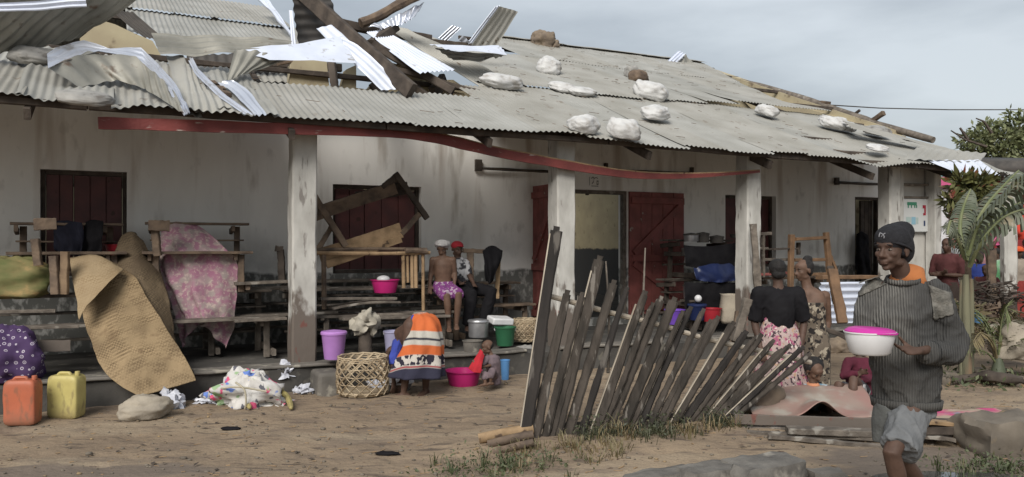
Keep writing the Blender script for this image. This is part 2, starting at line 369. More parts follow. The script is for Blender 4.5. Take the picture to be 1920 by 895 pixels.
# veranda plinth: a raised floor with a worn edge
mb = MB()
def plinth_edge(s): return -.26 + .03 * noise.noise(V(s * 1.7, 0, 0)) + .012 * noise.noise(V(s * 9, 0, 0))
ss = [S1 + i * .12 for i in range(int((11.35 - S1) / .12) + 1)]
vs = []; fs = []
for s in ss:
    w = plinth_edge(s); zt = .28 + .012 * noise.noise(V(s * 2, 4, 0))
    vs += [B(s, WALLW + 14.2, .30), B(s, w + .05, zt), B(s, w, zt - .03), B(s, w + .015, .12), B(s, w - .01, -.1)]
for i in range(len(ss) - 1):
    for j in range(4): fs.append((i * 5 + j, i * 5 + 5 + j, i * 5 + 6 + j, i * 5 + 1 + j))
mb.add(vs, fs); mb.build('veranda_floor', M['plinth'], bld)
mb = MB()
for i, s in enumerate([-7.1, -4.6, -2.7, -1.15, 1.5, 3.2, 5.4, 8, 9.5]):
    L = [1.7, 1.5, 1.3, 1.9, 1.2, 1.6, 2, 2, 1.8][i]; w = plinth_edge(s)
    mb2 = MB(); mb2.beam(B(s, w + .10, .285), B(s + L, w + .10, .283), .27, .035, seg=14, jit=.012, ch=.3); mb2.build('edge_slab', M['concrete'], bld)
# front wall with its openings
ops = []
def opening(px0, px1, ytop, z0):
    p = W((px0 + px1) / 2, ytop, WALLW); ops.append((S(px0, WALLW), S(px1, WALLW), z0, p.z)); return ops[-1]
win1 = opening(75, 238, 320, 1.22); win2 = opening(624, 790, 348, 1.2); door1 = opening(1030, 1176, 356, .40); win3 = opening(1360, 1455, 367, 1.2); door2 = opening(1603, 1650, 370, .3)
ops.sort()
mb = MB(); w0, w1 = WALLW, WALLW + .26; ZT = 3.62; cur = S1
for (a, b, z0, z1) in ops:
    mb.bbox(cur, a, w0, w1, 0, ZT); mb.bbox(a, b, w0, w1, z1, ZT)
    if z0 > .35: mb.bbox(a, b, w0, w1, 0, z0)
    cur = b
mb.bbox(cur, SE, w0, w1, 0, ZT)
mb.build('wall', M['plaster'], bld)
# broken upper walls seen through the torn roof
def px_wall(pts, w, th, m, name='broken_wall'):
    mb = MB(); f = [W(x, y, w) for x, y in pts]; n = len(f); bk = [p + BN * th for p in f]
    mb.add(f + bk, [tuple(range(n)), tuple(range(2 * n - 1, n - 1, -1))] + [(i, (i + 1) % n, n + (i + 1) % n, n + i) for i in range(n)]); mb.build(name, m, bld)
px_wall([(140, 230), (150, 72), (180, 48), (196, 40), (216, 46), (250, 62), (286, 77), (300, 100), (312, 132), (322, 165), (330, 230)], 2.7, .2, M['yellow'])
px_wall([(540, 200), (545, 120), (552, 112), (590, 108), (612, 112), (618, 165), (640, 166), (650, 130), (668, 122), (668, 165), (690, 168), (712, 140), (735, 118), (760, 125), (800, 150), (835, 168), (870, 176), (890, 200)], 2.15, .2, M['yellow'])
px_wall([(838, 190), (826, 150), (850, 150), (905, 188)], 2.5, .2, M['yellow'])
# gable wall at the far end, the ridge side walls and the rooms behind
mb = MB(); pr = [(w0, 0), (16 - w0 * 0, 0), (16, 3.2), (RW, RZ(SE, RW) - .02), (w0, RZ(SE, w0) - .06)]
f = [B(SE - .12, w, z) for w, z in pr]; g = [B(SE + .12, w, z) for w, z in pr]; n = 5
mb.add(f + g, [tuple(range(n)), tuple(range(9, 4, -1))] + [(i, (i + 1) % n, n + (i + 1) % n, n + i) for i in range(n)]); mb.build('gable_wall', M['yellow'], bld)
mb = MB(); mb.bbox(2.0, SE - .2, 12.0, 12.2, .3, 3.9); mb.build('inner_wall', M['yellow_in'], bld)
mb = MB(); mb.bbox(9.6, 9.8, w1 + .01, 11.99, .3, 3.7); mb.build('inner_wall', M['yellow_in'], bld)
mb = MB(); mb.bbox(S1, SE - .2, 15.8, 16, 0, 3.2); mb.bbox(S1, S1 + .2, w1, 15.79, 0, 3.8); mb.build('rear_wall', M['yellow'], bld)
# enclosed end of the veranda: a boarded panel between the last two columns
a0, a1 = S(1686, .1), S(1742, .1)
def bar(s, w, z0, z1, sx, wx, m, name='column', jit=.006):
    mb = MB(); mb.beam(B(s, w, z0), B(s, w, z1), sx, wx, up=BN, seg=16, jit=jit, ch=.09); return mb.build(name, m, bld)
mb = MB(); mb.bbox(a0, a1, .12, .2, .28, 3.0); M['panel'] = mat('painted_panel', (.46, .445, .41), (.38, .365, .335), 3, .8, .2, 20, c3=(.26, .24, .20), s3=3, t3=.62, w3=.1); mb.build('end_panel', M['panel'], bld)
for y in (346, 370):
    mb = MB(); mb.beam(W(1686, y, .05), W(1741, y + 1, .05), .04, .05, up=BN); mb.build('panel_rail', M['grey_wood'], bld)
# columns
for px, ztop in ((566, 2.98), (1052, 3.0), (1402, 2.95)):
    s = S(px, 0); mb = MB(); mb.beam(B(s, 0, .22), B(s + .01, .0, ztop), .27, .27, up=BN, seg=22, jit=.009, ch=.07); mb.build('column', M['column'], bld)
bar(S(1667, 0), .0, .25, 2.95, .26, .26, M['column']); bar(S(1750, 0), .0, .25, 2.95, .17, .2, M['column'])
bar(S(1687, .02), .02, .25, 2.95, .08, .1, M['column'], 'post')
# window shutters and frames
def plank_leaf(s_a, s_b, z0, z1, w, n, m, parent, name='shutter', braces=()):
    o = bpy.data.objects.new(name, None)
    leaf = MB(); leaf.bbox(s_a, s_b, w + .03, w + .045, z0, z1); lf = leaf.build(name, m, parent)
    for i in range(n):
        a = lerp(s_a, s_b, i / n); b = lerp(s_a, s_b, (i + 1) / n); q = MB()
        q.beam(B((a + b) / 2, w + .015, z0), B((a + b) / 2, w + .015, z1), abs(b - a) - .008, .026, up=BN, seg=5, jit=.002); q.build('plank', m, lf)
    for (x0, y0, x1, y1) in braces:
        q = MB(); q.beam(B(lerp(s_a, s_b, x0), w - .018, lerp(z0, z1, y0)), B(lerp(s_a, s_b, x1), w - .018, lerp(z0, z1, y1)), .035, .11, up=V(0, 0, 1), seg=3); q.build('brace', m, lf)
    return lf
for (a, b, z0, z1), nn in ((win1, 4), (win2, 4), (win3, 3)):
    mb = MB()
    for (x0, x1, y0, y1) in ((a, a + .05, z0, z1), (b - .05, b, z0, z1), (a + .051, b - .051, z1 - .05, z1 - .001), (a + .051, b - .051, z0 + .001, z0 + .05)):
        mb.bbox(x0 + .002, x1 - .002, w0 + .10, w0 + .18, y0, y1)
    fr = mb.build('window', M['timber'], bld); mid = lerp(a, b, .37 if nn == 4 else .5)
    plank_leaf(a + .055, mid - .004, z0 + .055, z1 - .055, w0 + .11, 2, M['red_paint'], fr); plank_leaf(mid + .004, b - .055, z0 + .055, z1 - .055, w0 + .13, 3, M['red_paint'], fr)
# doors
a, b, z0, z1 = door1
mb = MB(); mb.bbox(a - .002, a + .06, w0 + .03, w0 + .12, z0, z1 - .002); mb.bbox(b - .06, b + .002, w0 + .03, w0 + .12, z0, z1 - .002); mb.bbox(a + .061, b - .061, w0 + .03, w0 + .12, z1 - .06, z1 - .003); dr = mb.build('door', M['grey_wood'], bld)
p0, p1 = S(1181, w0 - .05), S(1283, w0 - .05); ztop = W(1232, 361, w0 - .05).z
plank_leaf(p0, p1, .44, ztop, w0 - .05, 5, M['red_board'], dr, 'door_leaf', ((.02, .93, .98, .93), (.02, .46, .98, .46), (.02, .06, .98, .06), (.06, .5, .94, .9), (.94, .10, .06, .42)))
def leaf_perp(s, wa, wb, z0, z1, m, parent):         # a leaf standing out from the wall
    lf = MB(); lf.bbox(s, s + .02, wa, wb, z0, z1); lf = lf.build('door_leaf', m, parent)
    for i in range(4):
        c = lerp(wa, wb, (i + .5) / 4); q = MB(); q.beam(B(s - .014, c, z0), B(s - .014, c, z1), (wb - wa) / 4 - .008, .024, up=BD, seg=4, jit=.002); q.build('plank', m, lf)
    for (x0, y0, x1, y1) in ((.02, .93, .98, .93), (.02, .40, .98, .40), (.02, .06, .98, .06), (.1, .88, .9, .45), (.1, .35, .9, .1)):
        q = MB(); q.beam(B(s - .045, lerp(wa, wb, x0), lerp(z0, z1, y0)), B(s - .045, lerp(wa, wb, x1), lerp(z0, z1, y1)), .03, .10, seg=3); q.build('brace', m, lf)
leaf_perp(S(1001, w0), w0 - .72, w0 - .01, .42, z1 + .02, M['red_board'], dr)
a, b, z0, z1 = door2
mb = MB(); mb.bbox(a - .002, a + .05, w0 + .03, w0 + .12, z0, z1 - .002); mb.bbox(b - .05, b + .002, w0 + .03, w0 + .12, z0, z1 - .002); mb.bbox(a + .051, b - .051, w0 + .03, w0 + .12, z1 - .05, z1 - .003); d2 = mb.build('door', M['timber'], bld)
plank_leaf(b - .38, b - .05, .3, z1 - .06, w0 + .14, 3, M['timber'], d2, 'door_leaf')
# rusty brackets left on the wall, a nail plate, the faint chalk sign over the door
def wbar(x0, y0, x1, y1, r, m, name='bracket', off=.06):
    mb = MB(); mb.beam(W(x0, y0, w0 - off), W(x1, y1, w0 - off), r, r, seg=8, jit=.006, ch=.2); return mb.build(name, m, bld)
wbar(905, 316, 1030, 322, .04, M['timber']); wbar(1565, 342, 1645, 346, .05, M['timber']); wbar(1140, 318, 1300, 324, .018, M['timber'])
for (x, y, sx, sz) in ((897, 310, .10, .17), (1569, 340, .08, .14), (1297, 319, .05, .09), (1136, 312, .05, .1)):
    mb = MB(); p = W(x, y, w0 - .03); mb.box(p, (sx, .06, sz), BM_); mb.build('bracket_plate', M['timber'], bld)
mb = MB(); mb.box(W(1101, 361, w0 + .06), (.05, .04, .09), BM_); mb.build('door_catch', M['timber'], bld)
M['ink'] = mat('faded_wall_paint', (.10, .09, .085)); M['ink2'] = mat('faded_grey_paint', (.20, .19, .18))
mb = MB()
def stroke(mb, pts, w, th, mi=0):
    for (x0, y0), (x1, y1) in zip(pts, pts[1:]):
        a = W(x0, y0, w0 - .004); b = W(x1, y1, w0 - .004); mb.beam(a, b, .004, th, up=None, seg=1, ch=.01, mi=mi)
stroke(mb, [(1105.5, 332), (1105.5, 348)], 0, .016); stroke(mb, [(1109, 335), (1112, 332), (1114, 335), (1113, 341), (1110, 345)], 0, .013, 1)
stroke(mb, [(1114, 335), (1118, 333), (1121, 335)], 0, .012, 1); stroke(mb, [(1119, 340), (1122, 340), (1122, 346), (1119, 346), (1119, 340)], 0, .02, 1); stroke(mb, [(1109, 349), (1122, 349.5)], 0, .012, 1)
mb.build('painted_mark', [M['ink'], M['ink2']], bld)
# step beside the first column, rubble footing
mb = MB(); mb.bbox(S(592, -.5), S(640, -.5), -.62, -.2, -.05, .24); 
st = mb.build('door_step', M['concrete'], bld); bv = st.modifiers.new('b', 'BEVEL'); bv.width = .04; bv.segments = 3
# roof timbers
for s in (-7, -4.6, -2.6, -.2, 2.1, 4.4, 6.5, 8.6, 10.6):
    hi = 8.0 if (s < 0 or s > 4) else 2.2
    mb = MB(); mb.beam(B(s, -.52, EZ - .13 + dz(s, -.6)), B(s, hi, RZ(s, hi) - .13), .06, .11, seg=10, jit=.01); mb.build('rafter', M['timber'], bld)
for w, h in ((-.45, .07), (.7, .07), (2.1, .07)):
    for k in range(7):
        s0_ = S1 + k * 2.95; s1_ = min(s0_ + 2.93, 11.5); mb = MB()
        mb.beam(B(s0_, w, RZ(s0_, w) - .055), B(s1_, w, RZ(s1_, w) - .055), .06, h, seg=8, jit=.008); mb.build('purlin', M['timber'], bld)
for k in range(7):
    s0_ = S1 + k * 2.95; s1_ = min(s0_ + 2.93, 11.6); mb = MB(); mb.beam(B(s0_, .0, 3.04), B(s1_, .0, 3.04), .14, .13, seg=6, jit=.006); mb.build('wall_plate', M['timber'], bld)
for w in (3.6, 5.2, 6.8, 7.95):
    for (sa, sb) in ((-8, -4.5), (-4.5, -1.6), (5.2, 8.6), (8.6, SE + .1)):
        mb = MB(); mb.beam(B(sa, w, RZ(sa, w) - .055), B(sb, w, RZ(sb, w) - .055), .06, .07, seg=8, jit=.008); mb.build('purlin', M['timber'], bld)
# roof sheets, each one a corrugated sheet of its own
def smax(w):
    pts = [(-.6, 11.75), (0, 12.0), (.6, 12.1), (1.6, 11.4), (2.8, 10.25), (3.6, 10.5), (6, 11.5), (8.0, 12.4)]
    for (a, b), (c, d) in zip(pts, pts[1:]):
        if a <= w <= c: return b + (d - b) * (w - a) / (c - a)
    return 12.4
def roof_sheet(s0_, wd, wa, wb, h=.02, lift=0, tilt=0, crum=0, m='roof', sag=0, seed=0, clip=True):
    mb = MB(); nu = int(wd / .0125); nv = max(6, int((wb - wa) / .16)); amp = .0095
    jw = random.uniform(-.05, .05); js = random.uniform(-.02, .02); jr = random.uniform(-.012, .012)
    def fn(u, v):
        w = lerp(wa + jw, wb, v); s = s0_ + wd * u + js + tilt * v
        if clip: s = min(s, smax(w))
        z = RZ(s, w) + h + lift * (1 - v) ** 3 + amp * math.sin((s - js) / .076 * 2 * math.pi) + jr * (u - .5) - sag * math.sin(v * math.pi)
        z += .010 * noise.noise(V(s * 2.5, w * 2, seed))
        if crum: z += crum * noise.noise(V(s * 1.6, w * 1.3, seed + 3)) + crum * .5 * noise.noise(V(s * 4.6, w * 2.3, seed + 5))
        return B(s, w, z)
    mb.patch(fn, nu, nv); return mb.build('roof_sheet', M[m + str(random.randrange(3))], bld, ang=180)
SW = .76
# lower course, eaves to the first seam
k = 0; s = S1
while s < SE:
    top = 2.35
    if -3.9 < s < -.75: top = 1.75
    elif -.75 <= s < 2.55: top = lerp(.95, 1.12, (s + .75) / 3.3)
    elif 2.55 <= s < 3.2: top = 1.9
    cr = .11 if -3.0 < s < -.85 else 0
    roof_sheet(s, SW + .05, -.6, top, .02 + .004 * (k % 2), crum=cr, lift=random.uniform(-.005, .02), seed=k, sag=.02)
    s += SW; k += 1
# second course
s = 3.1; k = 0
while s < 11.6:
    roof_sheet(s, SW + .05, 2.22 + .22 * max(0, 1 - abs(s - 5.2) / 1.2) * -1, 5.5, .05 + .004 * (k % 2), lift=.0 + (.10 * min(1, (s - 7.2) / 1.0) if s > 7.2 else 0), seed=40 + k); s += SW; k += 1
# third course up to the ridge
s = 5.6; k = 0
while s < 12.3:
    roof_sheet(s, SW + .05, 5.3, 8.05, .065 + .004 * (k % 2), lift=-.01, seed=80 + k); s += SW; k += 1
# what is left of the roof on the near side of the hole
for k, s in enumerate((-1.75, -1.04, -.33, .38)):
    roof_sheet(s, SW, 3.1 if k < 3 else 3.3, 5.6, .05, seed=120 + k, lift=.03, clip=False)
    roof_sheet(s + .0, SW if k < 3 else .55, 5.4, 8.1, .085, seed=130 + k, lift=.02, clip=False)
# rear slope, unseen gap left in the middle to light the rooms
def rear_sheet(s0_, wd):
    mb = MB()
    mb.patch(lambda u, v: B(s0_ + wd * u, lerp(RW, 16.5, v), RZ(SE, RW) - .02 - TAN * (v * 8.5) + .01 * math.sin((s0_ + wd * u) / .076 * 6.283)), int(wd / .0127), 3); mb.build('roof_sheet', M['tinold'], bld, ang=180)
for s in [-8 + i * .8 for i in range(8)] + [8.9 + i * .8 for i in range(4)]: rear_sheet(s, .82)
# ridge cap pieces
for (sa, sb) in ((5.7, 8.0), (8.0, 10.4), (10.4, 12.35)):
    mb = MB(); mb.patch(lambda u, v: B(lerp(sa, sb, u), RW + (v - .5) * .36, RZ(lerp(sa, sb, u), RW) + .115 - abs(v - .5) * .13 + .012 * noise.noise(V(u * 7, v, sa))), 16, 4); mb.build('ridge_cap', M['roof'], bld, solid=.004)
# fascia board: nailed at the left, sprung and sagging to the right
def ribbon(pts, ws, th, m, name, parent, mid_y=None, **kw):
    mb = MB(); n = len(pts)
    for i in range(n): pass
    vs = []; fs = []
    for i, p in enumerate(pts):
        d = (pts[min(i + 1, n - 1)] - pts[max(i - 1, 0)]).normalized(); up = (V(0, 0, 1) - d * d.z).normalized(); o = d.cross(up).normalized() * th / 2; h = up * ws[i] / 2
        vs += [p - o - h, p + o - h, p + o + h, p - o + h]
    for i in range(n - 1):
        for j in range(4): fs.append((i * 4 + j, i * 4 + (j + 1) % 4, i * 4 + 4 + (j + 1) % 4, i * 4 + 4 + j))
    fs += [(3, 2, 1, 0), tuple((n - 1) * 4 + j for j in range(4))]
    mb.add(vs, fs); return mb.build(name, m, parent, **kw)
fpx = [(184, 231, 22), (260, 233, 22), (360, 236, 22), (480, 240, 21), (600, 243, 21), (700, 246, 21), (760, 250, 20), (820, 260, 19), (880, 274, 18), (940, 288, 17), (1000, 299, 16), (1060, 310, 15), (1120, 320, 14), (1180, 328, 13), (1240, 331, 10), (1300, 330, 8), (1360, 327, 6), (1424, 322, 4)]
def cat(pts, n):        # smooth polyline through points
    out = []
    for i in range(len(pts) - 1):
        p0 = pts[max(i - 1, 0)]; p1 = pts[i]; p2 = pts[i + 1]; p3 = pts[min(i + 2, len(pts) - 1)]
        for k in range(n):
            t = k / n; out.append(.5 * ((2 * p1) + (p2 - p0) * t + (2 * p0 - 5 * p1 + 4 * p2 - p3) * t * t + (3 * p1 - p0 - 3 * p2 + p3) * t ** 3))
    return out + [pts[-1]]
fp = []; fw = []
for i, (x, y, h) in enumerate(fpx):
    w = lerp(-.55, -.24, min(1, i / 9)); p = W(x, y, w); fp.append(p); fw.append(V(h / F * p.y, 0, 0))
fp2 = cat(fp, 4); fw2 = [q.x for q in cat(fw, 4)]
M['fascia'] = mat('peeling_red_paint', (.20, .05, .045), (.13, .035, .032), 3, .6, .6, 30, 0, (1, 1, 1), c3=(.33, .27, .24), s3=9, t3=.64, w3=.05, st3=(.5, .5, 2.2)); overlay(M['fascia'], lambda t, co: stepn(t, mathn(t, 'ADD', sepz(t, co)[0], mathn(t, 'MULTIPLY', noisen(t, co, 5), .5)), -1.45, -1.75), (.03, .022, .02))
fw2 = [x * (1 + .14 * noise.noise(V(i * .37, 0, 0))) for i, x in enumerate(fw2)]
fb = ribbon(fp2, fw2, .028, M['fascia'], 'fascia_board', bld, label='long dark red fascia board sprung loose and sagging across the columns')
fb2 = ribbon([p + V(0, 0, w / 2 + .008) + BN * .01 for p, w in zip(fp2[28:], fw2[28:])], [.018] * len(fp2[28:]), .035, M['light_wood'], 'board_edge', bld)
# gable log and its wall strip
mb = MB(); pts = [RP(1312, 140, .14), RP(1345, 150, .10), RP(1400, 165, .12), RP(1470, 185, .10), RP(1540, 205, .13), RP(1620, 228, .1), RP(1700, 250, .1), RP(1752, 264, .06)]
s_g = SE - .02
def GW(px, py):           # point on the gable plane s = SE
    a = (px - CX) / F; o = B(SE, 0); w = (a * o.y - o.x) / (BN.x - a * BN.y); p = B(SE, w); return P(px, py, p.y)
lg = [GW(x, y) for x, y in ((1300, 133), (1340, 141), (1400, 158), (1470, 176), (1540, 199), (1620, 226), (1690, 246), (1750, 263))]
mb.tube(cat(lg, 3), [(.10 + .022 * noise.noise(V(i * .5, 0, 0))) * (1 if i < 16 else .7) for i in range(22)], 10); mb.build('ridge_log', M['grey_wood'], bld, label='weathered log lying along the bare gable at the far end of the roof')
mb = MB(); mb.beam(GW(1332, 140), GW(1338, 128), .05, .05); mb.beam(GW(1600, 216), GW(1612, 207), .05, .05); mb.build('peg', M['timber'], bld)
mb = MB(); mb.beam(GW(1628, 232), GW(1657, 212), .09, .09, jit=.01); mb.build('rafter_stub', M['timber2'], bld)
mb = MB(); mb.beam(GW(1530, 192), GW(1555, 194), .10, .08, jit=.01); mb.build('rafter_stub', M['timber2'], bld)
mb = MB(); f = [GW(x, y) - BD * .2 for x, y in ((1388, 172), (1420, 175), (1480, 192), (1560, 215), (1640, 238), (1700, 256), (1700, 275), (1600, 250), (1500, 225), (1420, 205))]; n = len(f)
mb.add(f + [p + BD * .18 for p in f], [tuple(range(n)), tuple(range(2 * n - 1, n - 1, -1))] + [(i, (i + 1) % n, n + (i + 1) % n, n + i) for i in range(n)]); mb.build('gable_top', M['yellow'], bld)
mb = MB(); corr(mb, [GW(1305, 131), GW(1330, 129), GW(1350, 138)], [GW(1330, 160), GW(1352, 164), GW(1385, 162)], 6, .02, 8, crumple=.12, seed=3); mb.build('torn_felt', M['tindark'], bld)
# ------------------------------------------------------------------ torn sheets and timbers lying on the roof
def loose(A, Bp, waves, m, label, amp=.011, along=True, cr=.02, seed=1, nv=12, cat_='roof sheet', name='torn_roof_sheet', group='torn roof sheets', cs=2.0):
    mb = MB(); corr(mb, A, Bp, waves, amp, nv, along, cr, seed=seed, cs=cs)
    return mb.build(name, M[m], at=A[0], ang=180, label=label, cat=cat_, group=group)
def Wl(l, w): return [W(x, y, w[i] if hasattr(w, '__len__') else w) for i, (x, y) in enumerate(l)]
def Rl(l, h): return [RP(x, y, h[i] if hasattr(h, '__len__') else h) for i, (x, y) in enumerate(l)]
loose(Wl([(-160, 135), (0, 98), (150, 74)], [.6, .9, 1.2]), Wl([(20, -45), (180, -45), (305, -30)], [.2, .6, 1.0]), 11, 'tinold', 'big dark sheet peeled up over the left end of the roof', amp=.014, cr=.05)
loose(Wl([(-30, 8), (60, 2), (160, -6)], .1), Wl([(-30, 24), (60, 20), (163, 13)], .1), 2, 'whitetin', 'narrow bright folded strip across the peeled sheet at top left', amp=.012, along=False, cr=.02, seed=2)
loose(Rl([(88, 98), (150, 76), (205, 88), (262, 92), (292, 114), (330, 158), (356, 208)], [.25, .3, .32, .3, .25, .15, .06]), Rl([(90, 127), (165, 99), (215, 99), (256, 107), (272, 120), (316, 172), (345, 214)], [.2, .28, .3, .28, .22, .12, .05]), 3.5, 'tin', 'shiny bent sheet arched over the hollow at the left', amp=.012, along=False, cr=.035, cs=4)
loose(Rl([(92, 125), (165, 98), (256, 106), (330, 175)], [.2, .28, .28, .12]), Rl([(150, 160), (215, 150), (270, 165), (345, 214)], [.04, .04, .05, .04]), 9, 'tinold', 'buckled dull sheet sagging below the shiny arched one', amp=.012, cr=.04, cs=3)
loose(Wl([(284, 66), (415, 66), (548, 76)], [1.5, 1.5, 1.5]), Wl([(300, 106), (415, 99), (522, 106)], [1.2, 1.2, 1.3]), 4, 'tinold', 'long dull sheet bent flat across the middle of the hole', amp=.013, along=False, cr=.05)
loose(Wl([(440, 93), (480, 97), (545, 112)], [1.2, 1.2, 1.3]), Wl([(424, 152), (455, 140), (470, 134)], [.9, 1.0, 1.1]), 5, 'tinold', 'crumpled flap hanging down from the long dull sheet', amp=.014, cr=.05)
loose(Rl([(312, 108), (345, 112), (372, 140), (425, 185)], [.1, .12, .1, .04]), Rl([(345, 205), (380, 205), (420, 208), (460, 212)], [.03, .03, .03, .03]), 7, 'roof', 'buckled pale sheet creased down to the eave near the red fascia', amp=.012, cr=.05, cs=3)
loose(Rl([(360, 106), (372, 130), (425, 180), (475, 214)], [.2, .2, .12, .05]), Rl([(352, 112), (366, 140), (412, 184), (455, 213)], [.16, .16, .08, .03]), 1.5, 'tin', 'thin shiny torn edge curling down beside the rubble', amp=.012, along=False, cr=.02, seed=8)
loose(Rl([(425, 150), (440, 150), (475, 180), (500, 215)], [.1, .1, .05, .03]), Rl([(408, 158), (424, 165), (452, 190), (478, 216)], [.05, .05, .04, .03]), 2, 'tin', 'creased shiny strip running down to the eave under the flap', amp=.012, along=False, cr=.02, seed=9)
loose(Wl([(430, 93), (545, 84), (642, 66)], [1.3, 1.4, 1.6]), Wl([(505, 112), (590, 113), (668, 118)], [1.1, 1.1, 1.1]), 2, 'whitetin', 'broad white sheet lying flat over the hole beside the big timber', amp=.005, along=False, cr=.03)
loose(Wl([(593, 54), (622, 47)], 1.9), Wl([(632, 92), (662, 80)], 1.6), 2, 'whitetin', 'short white offcut poking up above the broad white sheet', amp=.006, cr=.02)
loose(Wl([(640, 70), (668, 82), (720, 128), (756, 166)], [1.5, 1.4, 1.1, .95]), Wl([(650, 100), (662, 118), (690, 145), (716, 168)], [1.3, 1.2, 1.0, .92]), 3, 'whitetin', 'bright white strip sliding down under the big timber', amp=.008, along=False, cr=.03)
loose(Wl([(686, 62), (716, 57)], [2.4, 2.6]), Wl([(786, 138), (854, 131)], [1.5, 1.9]), 8, 'whitetin', 'white corrugated sheet lying steeply right of the big timber', amp=.012, cr=.02)
loose(Wl([(714, 44), (764, 54)], [3.0, 3.2]), Wl([(900, 164), (985, 166)], [2.1, 2.35]), 11, 'roof', 'long grey sheet hanging down over the seam right of the white one', amp=.012, cr=.04)
loose(Wl([(548, -14), (556, 50), (560, 114)], [2.5, 2.45, 2.4]), Wl([(618, -14), (636, 60), (650, 96)], [3.0, 2.9, 2.6]), 7, 'tindark', 'black sheet upright in the hole behind the big timber, underside shade in its colour', amp=.012, cr=.04)  # the underside's shade is put into the sheet's black colour
loose(Wl([(541, 20), (549, 112)], [2.4, 2.3]), Wl([(549, 20), (557, 112)], [2.35, 2.3]), 1, 'whitetin', 'thin pale edge strip beside the black upright sheet', amp=.008, along=False, cr=.01)
loose(Wl([(878, 87), (930, 89)], [3.6, 3.6]), Wl([(934, 11), (971, 22)], [3.3, 3.5]), 4, 'roof', 'tall grey sheet standing up against the sky on the roof', amp=.012, cr=.03)
loose(Wl([(872, 86), (881, 88)], 3.5), Wl([(928, 12), (937, 10)], 3.2), 2, 'whitetin', 'bright folded edge along the sheet standing against the sky', amp=.012, cr=.01)
loose(Wl([(822, 72), (838, 78)], 3.4), Wl([(848, 48), (864, 53)], 3.3), 3, 'tin', 'small bent offcut pointing up left of the standing sheet', amp=.010, cr=.03)
loose(Wl([(860, 74), (874, 86)], 3.4), Wl([(868, 66), (884, 80)], 3.3), 2, 'whitetin', 'tiny folded scrap at the foot of the standing sheet', amp=.010, cr=.03)
loose(Wl([(805, 84), (870, 85), (935, 87)], [2.3, 2.3, 2.4]), Wl([(845, 95), (900, 97), (950, 104)], [1.9, 2.0, 2.1]), 3, 'whitetin', 'white sheet with a dark hollow lying under the standing one', amp=.008, along=False, cr=.03)
loose(Wl([(815, 90), (880, 98), (950, 104)], [2.3, 2.3, 2.4]), Wl([(850, 112), (900, 116), (932, 106)], [2.2, 2.2, 2.35]), 3, 'tinold', 'dull sheet set as the shaded underside of the white one near the seam', amp=.01, along=False, cr=.03)  # shaded underside made as a separate, darker sheet
loose(Wl([(800, 100), (850, 106)], [2.9, 3.2]), Wl([(880, 150), (1000, 165)], [2.35, 2.6]), 9, 'tinold', 'dented sheet filling the near edge of the sound roof', amp=.012, cr=.04, seed=6)
loose(Wl([(740, 52), (820, 74)], [3.8, 3.9]), Wl([(850, 100), (905, 105)], [3.0, 3.1]), 8, 'roof', 'slack grey sheet behind the roof timbers', amp=.012, cr=.04, seed=7)
loose(Wl([(1245, 121), (1272, 95)], 7.6), Wl([(1262, 126), (1286, 102)], 7.5), 3, 'whitetin', 'small white sheet end sticking up on the ridge', amp=.03, cr=.02, along=False)
loose(Wl([(1262, 124), (1284, 101), (1318, 127)], 7.6), Wl([(1250, 134), (1290, 130), (1320, 134)], 7.4), 4, 'tinold', 'grey crumpled sheet lying on the ridge beside the white end', amp=.02, cr=.12)
loose(Wl([(1205, 112), (1262, 124)], 7.2), Wl([(1195, 118), (1258, 134)], 7.0), 3, 'whitetin', 'pale lifted flap along the ridge before the crumpled sheet', amp=.02, cr=.06)
loose(Wl([(690, 50), (740, 32), (796, 4)], 2.5), Wl([(712, 54), (748, 48), (776, 36)], 2.45), 7, 'tin', 'ragged fringe of thin tin hanging from the broken pole', amp=.02, cr=.06, cs=5)
loose(Wl([(478, -8), (500, -8)], [6.2, 6.2]), Wl([(545, 62), (557, 84)], [4.0, 3.9]), 2, 'whitetin', 'rolled white edge down the side of the upper roof', amp=.03, cr=.03)
loose(Wl([(515, 114), (532, 114)], [3.3, 3.3]), Wl([(560, 154), (580, 154)], [2.5, 2.5]), 2, 'whitetin', 'short white strip sloping into the hole below the flap', amp=.02, cr=.02)
loose(Wl([(430, 100), (530, 110)], [3.4, 3.5]), Wl([(440, 152), (570, 156)], [2.4, 2.4]), 10, 'roof', 'pale sheet lying inside the hole behind the flap', amp=.012, cr=.03)
loose(Wl([(1720, 275), (1850, 287)], [-.1, -.3]), Wl([(1690, 300), (1838, 303)], [-.5, -.62]), 8, 'roof', 'pale torn sheet jutting from the far corner of the eave', amp=.01, cr=.03)
loose(Wl([(1735, 300), (1835, 300)], [-.5, -.6]), Wl([(1800, 327), (1876, 330)], [-.75, -.8]), 7, 'whitetin', 'white sheet corner drooping below the far end of the eave', amp=.01, cr=.02)
loose(Wl([(1580, 225), (1700, 262)], [.9, .6]), Wl([(1600, 240), (1800, 290)], [.5, .1]), 5, 'roof', 'narrow sheet lying loose near the top of the gable log', amp=.01, cr=.04, along=False)
loose(Wl([(350, 100), (560, 104)], 3.0), Wl([(350, 156), (585, 158)], 2.6), 12, 'tindark', 'dark sheet added for the shade deep in the hole behind the crumpled flap', amp=.012, cr=.04, seed=12)  # added sheet: its dark colour stands for shade inside the hole
loose(Wl([(205, 20), (250, 22)], 3.2), Wl([(270, 70), (312, 78)], 3.0), 5, 'tindark', 'dark strip set for the shaded gap between the peeled sheet and the upper roof', amp=.012, cr=.03, seed=13)  # dark strip painted for the shadowed gap under the roof
